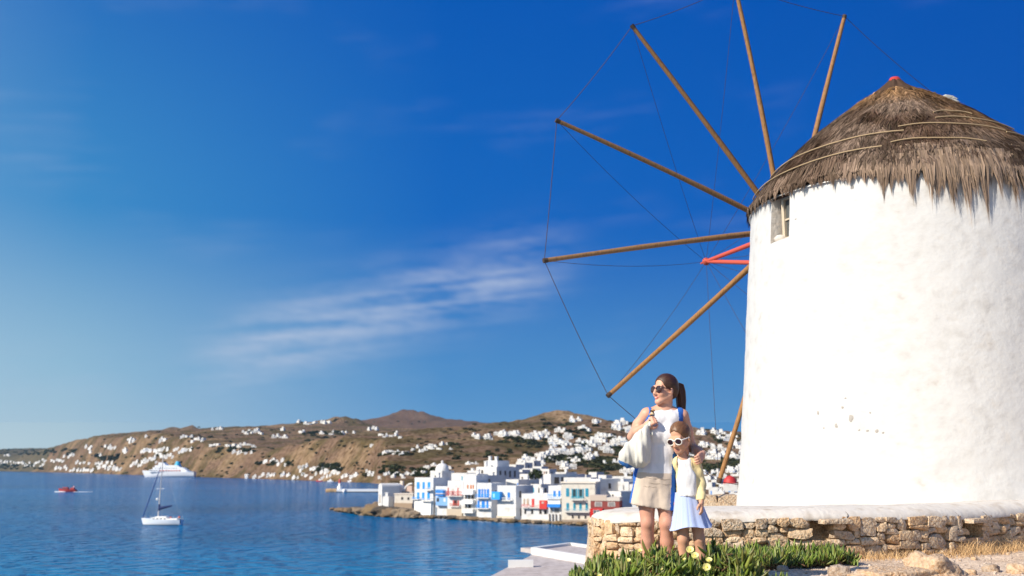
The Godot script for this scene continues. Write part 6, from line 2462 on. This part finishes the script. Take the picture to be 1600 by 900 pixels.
func build_girl() -> void:
	var foot := spot(1079, 894, 8.22)
	foot.y = ground(foot.x, foot.z)
	var g := thing("person", "small girl in yellow cardigan and pale blue skirt with white sunglasses, held by the woman", "person", foot)
	g.scale = Vector3.ONE * 1.035
	var skin := Color(0.56, 0.30, 0.195)
	var tone := func(_p: Vector3) -> Color: return skin
	var body := Shape.new()
	var f := Field.new()
	f.chain([Vector3(-0.055, 0.60, 0), Vector3(-0.052, 0.34, 0.015), Vector3(-0.052, 0.22, -0.008), Vector3(-0.050, 0.06, -0.01)], [0.062, 0.042, 0.041, 0.027], 0.02)
	f.chain([Vector3(0.045, 0.60, 0), Vector3(0.072, 0.34, 0.02), Vector3(0.088, 0.22, 0.0), Vector3(0.10, 0.06, -0.005)], [0.062, 0.042, 0.041, 0.027], 0.02)
	for e in [[-0.050, -0.01], [0.10, -0.005]]:
		f.cap(Vector3(e[0], 0.035, e[1] - 0.015), Vector3(e[0] + 0.01, 0.02, e[1] + 0.11), 0.026, 0.02, 0.02)
	f.chain([Vector3(0.0, 0.64, 0), Vector3(-0.005, 0.80, 0), Vector3(-0.012, 0.90, -0.005)], [0.072, 0.060, 0.056], 0.04)
	f.cap(Vector3(-0.065, 0.925, 0.0), Vector3(0.050, 0.925, -0.02), 0.032, 0.032, 0.03)
	f.cap(Vector3(-0.03, 0.92, -0.01), Vector3(-0.042, 1.02, 0.0), 0.038, 0.033, 0.03)
	f.chain([Vector3(0.062, 0.92, -0.01), Vector3(0.100, 0.765, -0.005), Vector3(0.082, 0.625, 0.105)], [0.036, 0.030, 0.021], 0.02)
	f.chain([Vector3(-0.068, 0.92, 0.0), Vector3(-0.105, 0.79, -0.15), Vector3(-0.170, 0.86, -0.25)], [0.034, 0.028, 0.021], 0.02)
	f.net(0.0095, [body], null, tone)
	hand(body, Vector3(0.082, 0.622, 0.108), Vector3(-0.08, -0.95, 0.35), Vector3(-0.9, 0.0, -0.3), 0.128, 0.30, -1.0, tone)
	hand(body, Vector3(-0.172, 0.865, -0.255), Vector3(-0.8, 0.5, -0.1), Vector3(0.5, 0.0, -0.8), 0.128, 0.35, 1.0, tone)
	var hb := Basis(Vector3.UP, deg_to_rad(-38)) * Basis(Vector3.RIGHT, deg_to_rad(17)) * Basis(Vector3.BACK, 0.06)
	var hc := Vector3(-0.056, 1.112, 0.015)
	head(body, hc, hb, 0.98, true, skin, Color(0.50, 0.20, 0.15))
	put("body", body.mesh(), M.skin, g)
	var h := Field.new()
	h.ell(Vector3(0, 0.050, -0.022), Vector3(0.082, 0.085, 0.099), 0.02)
	h.ell(Vector3(0, -0.01, -0.075), Vector3(0.055, 0.065, 0.045), 0.03)
	h.cap(Vector3(0, 0.0, -0.105), Vector3(0.01, -0.13, -0.095), 0.030, 0.016, 0.03)
	h.cut_ell(Vector3(0, -0.060, 0.085), Vector3(0.073, 0.140, 0.10), Basis(Vector3.RIGHT, -0.25))
	for e in [-1.0, 1.0]:
		h.cut_ell(Vector3(0.088 * e, -0.035, 0.0), Vector3(0.03, 0.055, 0.034))
	h.wrinkle = fnl(212, 20.0, 2)
	h.wrinkle_by = 0.0018
	h.wrinkle_scale = Vector3(2.0, 0.5, 1.0)
	var hs := Shape.new()
	h.net(0.0056, [hs], null, hair_tone(Color(0.135, 0.062, 0.028), 211))
	put("hair", hs.mesh(), M.hair, g, Transform3D(hb * Basis.from_scale(Vector3.ONE * 0.98), hc))
	glasses(g, hc, hb, 1.0, Color(0.80, 0.79, 0.76), 0.025)
	# white top
	var t := Field.new()
	t.chain([Vector3(-0.014, 0.905, 0.0), Vector3(-0.012, 0.80, 0.01), Vector3(-0.004, 0.655, 0.012)], [0.066, 0.073, 0.088], 0.04)
	t.cap(Vector3(-0.060, 0.928, 0.0), Vector3(0.045, 0.928, -0.01), 0.036, 0.036, 0.03)
	t.cut_ell(Vector3(-0.03, 1.0, 0.02), Vector3(0.058, 0.062, 0.06))
	t.planes.append([Vector3(0, -1, 0), -0.668])
	t.wrinkle = fnl(213, 9.0, 3)
	t.wrinkle_by = 0.008
	t.wrinkle_scale = Vector3(2.2, 0.4, 1.5)
	var ts := Shape.new()
	ts.col = Color(0.68, 0.68, 0.70)
	t.net(0.0078, [ts])
	put("top", ts.mesh(), M.linen, g)
	# the open cardigan
	var c := Field.new()
	c.chain([Vector3(-0.006, 0.905, -0.012), Vector3(-0.004, 0.80, -0.006), Vector3(0.002, 0.67, -0.010)], [0.076, 0.081, 0.090], 0.04)
	c.cap(Vector3(-0.062, 0.930, 0.0), Vector3(0.054, 0.930, -0.02), 0.044, 0.044, 0.03)
	c.chain([Vector3(0.066, 0.925, -0.01), Vector3(0.102, 0.765, -0.005), Vector3(0.084, 0.645, 0.090)], [0.046, 0.040, 0.033], 0.025)
	c.chain([Vector3(-0.068, 0.925, 0.0), Vector3(-0.105, 0.79, -0.15), Vector3(-0.155, 0.845, -0.23)], [0.042, 0.036, 0.032], 0.025)
	c.cut_cap(Vector3(-0.040, 1.02, 0.05), Vector3(-0.034, 0.58, 0.11), 0.052, 0.072)
	c.cut_ell(Vector3(-0.03, 1.0, 0.01), Vector3(0.054, 0.062, 0.062))
	c.planes.append([Vector3(0, -1, 0), -0.640])
	c.wrinkle = fnl(214, 12.0, 3)
	c.wrinkle_by = 0.008
	var cs := Shape.new()
	cs.col = Color(0.80, 0.62, 0.24)
	c.net(0.0078, [cs], null, func(p: Vector3) -> Color: return Color(0.74, 0.61, 0.32))
	# cuff: the sleeve ends at the wrist
	put("cardigan", cs.mesh(), M.linen, g)
	# gathered skirt
	var sk := Shape.new()
	var cols := 96
	for layer in 2:
		var p := PackedVector3Array()
		var cc := PackedColorArray()
		for r in 15:
			var v := r / 14.0
			var y := lerpf(0.430, 0.695, v)
			for k in cols:
				var a := TAU * k / cols
				var fold := sin(a * 9.0 + 2.2 * sin(a * 2.0 + 1.0)) * 0.030 + sin(a * 17.0 + 3.0 * sin(a * 3.0)) * 0.020 + sin(a * 31.0 + 2.0) * 0.008
				var flare := lerpf(0.97, 0.54, pow(v, 0.75))
				var rr := flare * (1.0 + fold * (1.0 - v * 0.6)) - 0.012 * layer
				var cx := lerpf(0.008, -0.010, v)
				var yy := y + (0.012 * sin(a * 3.0 + 0.6) + 0.014 * cos(a)) * (1.0 - v)
				p.append(Vector3(cx + cos(a) * 0.172 * rr, yy, -sin(a) * 0.148 * rr))
				cc.append(Color(0.36, 0.45, 0.72).lerp(Color(0.43, 0.51, 0.76), 0.5 + 0.5 * sin(a * 40.0)))
		if layer == 0:
			sk.sheet(p, 15, cols, true, cc)
		else:
			var q := PackedVector3Array()
			for r in 15:
				for k in cols:
					q.append(p[(14 - r) * cols + k])
			sk.sheet(q, 15, cols, true, cc)
	put("skirt", sk.mesh(), M.linen, g)


func build_bag() -> void:
	var foot := spot(1030, 898, 8.3)
	foot.y = ground(foot.x, foot.z)
	var b := thing("handbag", "big soft white canvas shoulder bag with blue corner hanging from the woman's arm", "bag", foot + Vector3(-0.2, 0.95, 0.14) * 0.985)
	b.scale = Vector3.ONE * 0.985
	var off := Vector3(0.2, -0.95, -0.14)
	var f := Field.new()
	f.chain([Vector3(-0.078, 1.285, 0.16), Vector3(-0.118, 1.20, 0.15), Vector3(-0.190, 1.085, 0.14)], [0.016, 0.032, 0.062], 0.05)
	f.ell(Vector3(-0.222, 1.025, 0.14), Vector3(0.112, 0.095, 0.085), 0.06, Basis(Vector3.BACK, 0.35))
	f.chain([Vector3(-0.085, 1.25, 0.155), Vector3(-0.118, 1.12, 0.15), Vector3(-0.150, 0.99, 0.14)], [0.018, 0.036, 0.062], 0.05)
	f.wrinkle = fnl(221, 5.0, 2, FastNoiseLite.TYPE_SIMPLEX)
	f.wrinkle_by = 0.030
	f.wrinkle_scale = Vector3(2.3, 0.5, 1.2)
	var parts: Array = [Shape.new(), Shape.new()]
	parts[0].col = Color(0.58, 0.565, 0.52)
	parts[1].col = Color(0.030, 0.145, 0.42)
	f.net(0.0085, parts, func(p: Vector3) -> int: return 1 if p.y < 0.990 - 0.45 * (p.x + 0.33) else 0)
	put("bag_body", parts[0].mesh(), M.canvas, b, Transform3D(Basis(), off))
	put("blue_corner", parts[1].mesh(), M.canvas, b, Transform3D(Basis(), off))
	var s := Shape.new()
	s.col = Color(0.62, 0.61, 0.57)
	s.tube(PackedVector3Array([Vector3(-0.075, 1.26, 0.16), Vector3(-0.055, 1.315, 0.13), Vector3(-0.035, 1.375, 0.07), Vector3(-0.030, 1.405, 0.0), Vector3(-0.05, 1.37, -0.07), Vector3(-0.10, 1.20, -0.02)]), PackedFloat32Array([0.014, 0.012, 0.012, 0.012, 0.012, 0.012]), 8)
	var st := put("strap", s.mesh(), M.canvas, b, Transform3D(Basis(), off))
	# the patterned scarf wound round the strap
	var pal := [Color(0.02, 0.02, 0.03), Color(0.50, 0.28, 0.12), Color(0.70, 0.55, 0.35), Color(0.12, 0.06, 0.03)]
	for k in 10:
		var t := k / 9.0
		var q := Shape.new()
		q.col = pal[k % 4]
		q.ball(Vector3(-0.058, 1.31, 0.135).lerp(Vector3(-0.028, 1.402, 0.045), t) + Vector3(0.006 * sin(k * 2.2), 0, 0.004), Vector3(0.018, 0.010, 0.016), 5, 9, Basis(Vector3.BACK, -0.4))
		put("scarf_wrap", q.mesh(), M.dull, st)


# ------------------------------------------------------------------ stones, ice plants, dry grass
func build_stones() -> void:
	var m: StandardMaterial3D = M.stone.duplicate()
	m.albedo_color = lin(0.56, 0.465, 0.375)
	var grey: StandardMaterial3D = M.stone.duplicate()
	grey.albedo_color = lin(0.42, 0.38, 0.35)
	var low := func(px: float, row: float) -> Vector3:     # on the ground under a pixel
		var p := spot(px, row, 10.0)
		var q := EYE + (p - EYE) * EYE.y / (EYE.y - p.y)
		q.y = ground(q.x, q.z)
		return q
	var big := thing("boulder", "broad sunlit boulder with a pointed right shoulder on the path", "boulder", low.call(1425, 899))
	put("rock", rock_mesh(611, 12, 0.5, 0.30), m, big, Transform3D(Basis(Vector3.UP, 0.2) * Basis.from_scale(Vector3(0.95, 0.21, 0.46)), Vector3(-0.05, -0.02, 0.06)))
	put("rock", rock_mesh(613, 10, 0.45, 0.30), m, big, Transform3D(Basis(Vector3.UP, 0.5) * Basis(Vector3.BACK, -0.25) * Basis.from_scale(Vector3(0.42, 0.30, 0.38)), Vector3(0.20, 0.02, 0.0)))
	var labels := [
		[1548, 890, 0.14, "grey angular stone on the path right of the boulder", grey], [1590, 893, 0.17, "pale stone at the right edge of the path", m],
		[1312, 897, 0.19, "half buried grey stone left of the boulder", grey], [1223, 892, 0.10, "small grey stone beside the ice plants", grey],
		[1409, 868, 0.09, "grey stone at the wall's foot behind the boulder", grey], [1305, 877, 0.05, "small pale stone in the shadow on the path", m], [1522, 872, 0.06, "small stone on the slope beyond the boulder", m],
		[1575, 866, 0.05, "pebble sized stone near the dry grass at right", m], [1250, 882, 0.06, "small stone in the shade right of the ice plants", grey], [1437, 863, 0.07, "lilac grey stone in the dry grass below the wall", grey],
		[1517, 896, 0.09, "ochre stone beside the boulder's right end", m], [1335, 874, 0.045, "tiny pale stone on the open path", m]]
	for q in labels:
		var p: Vector3 = low.call(q[0], q[1])
		var o := put("stone", rock_mesh(620 + int(q[0]) % 17, 4, 0.35, 0.22), q[4], null, Transform3D(Basis(Vector3.UP, rng.randf() * TAU) * Basis.from_scale(Vector3(1.0, 0.72, 0.85) * q[2]), p + Vector3(0, q[2] * 0.16, 0)))
		tag(o, q[3], "stone")
	# gravel
	var mm := MultiMesh.new()
	mm.transform_format = MultiMesh.TRANSFORM_3D
	mm.use_colors = true
	mm.mesh = rock_mesh(640, 2, 0.7, 0.3, false)
	mm.instance_count = 9000
	for i in mm.instance_count:
		var x := rng.randf_range(0.6, 8.5)
		var z := -rng.randf_range(7.2, 12.6)
		var sz := 0.005 + 0.026 * pow(rng.randf(), 6.0)
		mm.set_instance_transform(i, Transform3D(Basis.from_euler(Vector3(rng.randf() * 3, rng.randf() * 6, 0)) * Basis.from_scale(Vector3(sz, sz * 0.75, sz * 1.1)), Vector3(x, ground(x, z) + sz * 0.15, z)))
		var c := Color(0.50, 0.41, 0.34).lerp(Color(0.33, 0.27, 0.235), rng.randf())
		mm.set_instance_color(i, c * rng.randf_range(0.8, 1.2))
	var gr := MultiMeshInstance3D.new()
	gr.name = "gravel"
	gr.multimesh = mm
	gr.material_override = M.dull
	add_child(gr)
	tag(gr, "loose gravel and pebbles over the pale path", "gravel", "", "stuff")


func leaf_mesh(seed_: int) -> ArrayMesh:        # three-edged fleshy finger about 1 m long, bending up
	var r := RandomNumberGenerator.new()
	r.seed = seed_
	var s := Shape.new()
	s.col = Color(1, 1, 1)
	var bend := r.randf_range(0.15, 0.5)
	var g := PackedVector3Array()
	var cc := PackedColorArray()
	var n := 6
	for i in n + 1:
		var t := float(i) / n
		var c := Vector3(bend * (t - t * t * 0.6), t * 0.97, 0.0)
		var rad := 0.084 * pow(sin(PI * clampf(0.18 + t * 0.80, 0.0, 0.99)), 0.6)
		for k in 6:
			var a := TAU * k / 6
			var rr := rad * (1.25 if k % 2 == 0 else 0.72)
			g.append(c + Vector3(cos(a) * rr, 0, -sin(a) * rr))
			cc.append(Color(1, 1, 1).lerp(Color(2.6, 1.0, 0.7), smooth01(0.82, 1.0, t) * r.randf_range(0.1, 0.7)) * lerpf(0.85, 1.1, t))
	s.sheet(g, n + 1, 6, true, cc)
	return s.mesh()


func build_plants() -> void:
	var kinds: Array[ArrayMesh] = []
	for k in 5:
		kinds.append(leaf_mesh(800 + k))
	var patches := [
		# label, columns across the front edge, height profile
		["ice_plant", "sprawling mound of fleshy green ice plant with pale yellow flowers before the couple", 0],
		["ice_plant", "strip of fleshy green ice plant along the wall's foot right of the girl", 1]]
	var greens := [Color(0.115, 0.18, 0.022), Color(0.17, 0.235, 0.032), Color(0.06, 0.105, 0.018), Color(0.24, 0.28, 0.055), Color(0.15, 0.15, 0.035)]
	var tinted: Array = []
	for c in greens:
		var m: StandardMaterial3D = M.leaf.duplicate()
		m.albedo_color = (c as Color).linear_to_srgb()
		tinted.append(m)
	var dens := fnl(231, 1.6, 3)
	for q in patches:
		var o := thing(q[0], q[1], "ice plant", spot(1080, 870, 8.0) * Vector3(1, 0, 1) if q[2] == 0 else spot(1230, 860, 9.8) * Vector3(1, 0, 1))
		var leaves: Array = []
		var tries := 0
		var want := 7200 if q[2] == 0 else 3400
		while leaves.size() < want and tries < want * 6:
			tries += 1
			var x: float
			var z: float
			var lift := 0.0
			if q[2] == 0:
				x = rng.randf_range(0.30, 2.40)
				z = -rng.randf_range(7.45, 9.3)
				var e := (x - 1.35) / 0.95
				var front := -7.75 - 0.10 * e * e
				# a low mound that is widest at the front and runs back on the right
				var back := -8.75 - 0.35 * smooth01(1.2, 2.2, x)
				if z < back or x < 0.42 + 0.12 * (-z - 7.9):
					continue
				if x > 2.02 + 0.06 * sin(z * 7.0):
					continue
				lift = 0.21 * smooth01(0.0, 0.45, 2.12 - x) * smooth01(0.30, 0.95, x) * smooth01(-7.45, -7.85, z) * smooth01(back - 0.1, back + 0.3, z)
				front = front
			else:
				x = rng.randf_range(1.7, 3.28)
				z = -rng.randf_range(8.9, 10.2)
				var wall_z := -10.20
				var near := lerpf(-9.1, -9.75, smooth01(1.9, 3.3, x))
				if z > near or z < wall_z:
					continue
				lift = 0.10 * smooth01(0.0, 0.3, 3.4 - x)
			var dn := dens.get_noise_2d(x * 2.0, z * 2.0)
			if dn < -0.34:
				continue
			var ln := rng.randf_range(0.050, 0.095) * (1.0 + 0.8 * smooth01(-0.1, 0.5, dens.get_noise_2d(x * 3.0 + 9.0, z * 3.0)))
			lift *= 0.85 + 0.9 * dn
			var p := Vector3(x, ground(x, z) + lift * rng.randf_range(0.3, 1.0) - 0.015, z)
			var lean := dens.get_noise_2d(x * 4.0 + 30.0, z * 4.0) * 5.0
			var b := Basis(Vector3.UP, lean + rng.randf_range(-1.6, 1.6)) * Basis(Vector3.BACK, -rng.randf_range(-0.15, 0.95)) * Basis.from_scale(Vector3(ln * 0.95, ln, ln * 0.95))
			leaves.append([-p.z - p.y * 2.0, p - o.position, b, rng.randi() % 5, rng.randi() % 5])
		leaves.sort_custom(func(a, b): return a[0] < b[0])
		var single := 150
		for i in single:
			var l: Array = leaves[i * 3]
			put("leaf", kinds[l[3]], tinted[l[4]], o, Transform3D(l[2], l[1]))
		for kd in 5:
			var mine: Array = []
			for i in leaves.size():
				if leaves[i][3] == kd and not (i % 3 == 0 and i / 3 < single):
					mine.append(leaves[i])
			var mm := MultiMesh.new()
			mm.transform_format = MultiMesh.TRANSFORM_3D
			mm.use_colors = true
			mm.mesh = kinds[kd]
			mm.instance_count = mine.size()
			for i in mine.size():
				mm.set_instance_transform(i, Transform3D(mine[i][2], mine[i][1]))
				mm.set_instance_color(i, greens[mine[i][4]])
			var mi := MultiMeshInstance3D.new()
			mi.name = "leaves" if kd == 0 else "leaves_%03d" % kd
			mi.multimesh = mm
			mi.material_override = M.leaf
			mi.set_meta("kind", "stuff")
			o.add_child(mi, true)
		# dead brown stems under the leaves
		var st := Shape.new()
		for i in range(0, leaves.size(), 5):
			var l: Array = leaves[i]
			st.col = Color(0.16, 0.085, 0.04) * rng.randf_range(0.6, 1.3)
			var p: Vector3 = l[1]
			st.tube(PackedVector3Array([p + Vector3(rng.randf_range(-0.06, 0.06), -0.03, rng.randf_range(-0.06, 0.06)), p + Vector3(0, 0.0, 0), p + Vector3(rng.randf_range(-0.05, 0.05), 0.01, rng.randf_range(-0.05, 0.05))]), PackedFloat32Array([0.006, 0.006, 0.004]), 4)
		put("stems", st.mesh(), M.dull, o).set_meta("kind", "stuff")
		if q[2] == 0:
			# the pale yellow flowers
			for fl in [[1078, 860, 7.9, 0.042], [1086, 869, 7.85, 0.040], [1108, 876, 7.8, 0.034], [1104, 887, 7.75, 0.042], [1000, 861, 8.1, 0.026], [982, 876, 7.9, 0.026], [1069, 874, 7.8, 0.016], [1033, 889, 7.7, 0.016], [914, 899, 7.8, 0.020], [937, 900, 7.8, 0.022]]:
				var p := spot(fl[0], fl[1], fl[2]) - o.position
				var fs := Shape.new()
				var rr: float = fl[3] * 0.78
				var tilt := Basis(Vector3.RIGHT, rng.randf_range(0.5, 1.1)) * Basis(Vector3.UP, rng.randf() * 6.0)
				for ring in 2:
					for k in 18:
						var a := TAU * (k + ring * 0.5) / 18
						var d := tilt * Vector3(cos(a), 0.35 + 0.35 * ring, sin(a)).normalized()
						var sd := d.cross(tilt * Vector3.UP).normalized() * rr * 0.13
						fs.col = Color(0.80, 0.74, 0.30) * rng.randf_range(0.9, 1.1)
						fs.quad(p - sd * 0.5, p + sd * 0.5, p + d * rr + sd, p + d * rr - sd)
				var fo := put("flower", fs.mesh(), M.paint, o)
				var ce := Shape.new()
				ce.col = Color(0.80, 0.62, 0.12)
				ce.ball(p + tilt * Vector3(0, rr * 0.25, 0), Vector3.ONE * rr * 0.30, 5, 8)
				put("flower_centre", ce.mesh(), M.paint, fo)
	# dry grass along the foot of the wall
	var g := Shape.new()
	for q in [[1330, 1430, 870, 850, 420, 0.10], [1470, 1560, 856, 848, 620, 0.15], [1545, 1600, 852, 845, 260, 0.10], [1440, 1480, 858, 850, 160, 0.09], [1300, 1340, 866, 858, 90, 0.07], [1160, 1200, 868, 860, 40, 0.06]]:
		for k in int(q[4]):
			var ws := wall_at(column_s(lerpf(q[0], q[1], rng.randf())))
			var nn := Vector2(-ws[1].y, ws[1].x)
			if nn.dot(ws[0] - Vector2(MILL.x, MILL.z)) < 0:
				nn = -nn
			var at2: Vector2 = ws[0] + nn * (0.02 + 0.30 * pow(rng.randf(), 1.6))
			var p := Vector3(at2.x, 0, at2.y)
			p.y = ground(p.x, p.z) - 0.005
			var h: float = q[5] * rng.randf_range(0.5, 1.3)
			var lean := Vector3(rng.randf_range(-0.6, 0.6), 1.0, rng.randf_range(-0.6, 0.6)) * h
			var side := Vector3(rng.randf_range(-1, 1), 0, rng.randf_range(-1, 1)).normalized() * 0.0022
			g.col = Color(0.50, 0.33, 0.17) * rng.randf_range(0.7, 1.4)
			g.quad(p - side, p + side, p + lean * 0.6 + side * 0.8, p + lean * 0.6 - side * 0.8)
			g.tri(p + lean * 0.6 - side * 0.8, p + lean * 0.6 + side * 0.8, p + lean + Vector3(lean.x, -0.2 * h, lean.z) * 0.4)
	var go := put("dry_grass", g.mesh(), M.dry_grass)
	tag(go, "dry golden grass along the foot of the rubble wall", "grass", "", "stuff")
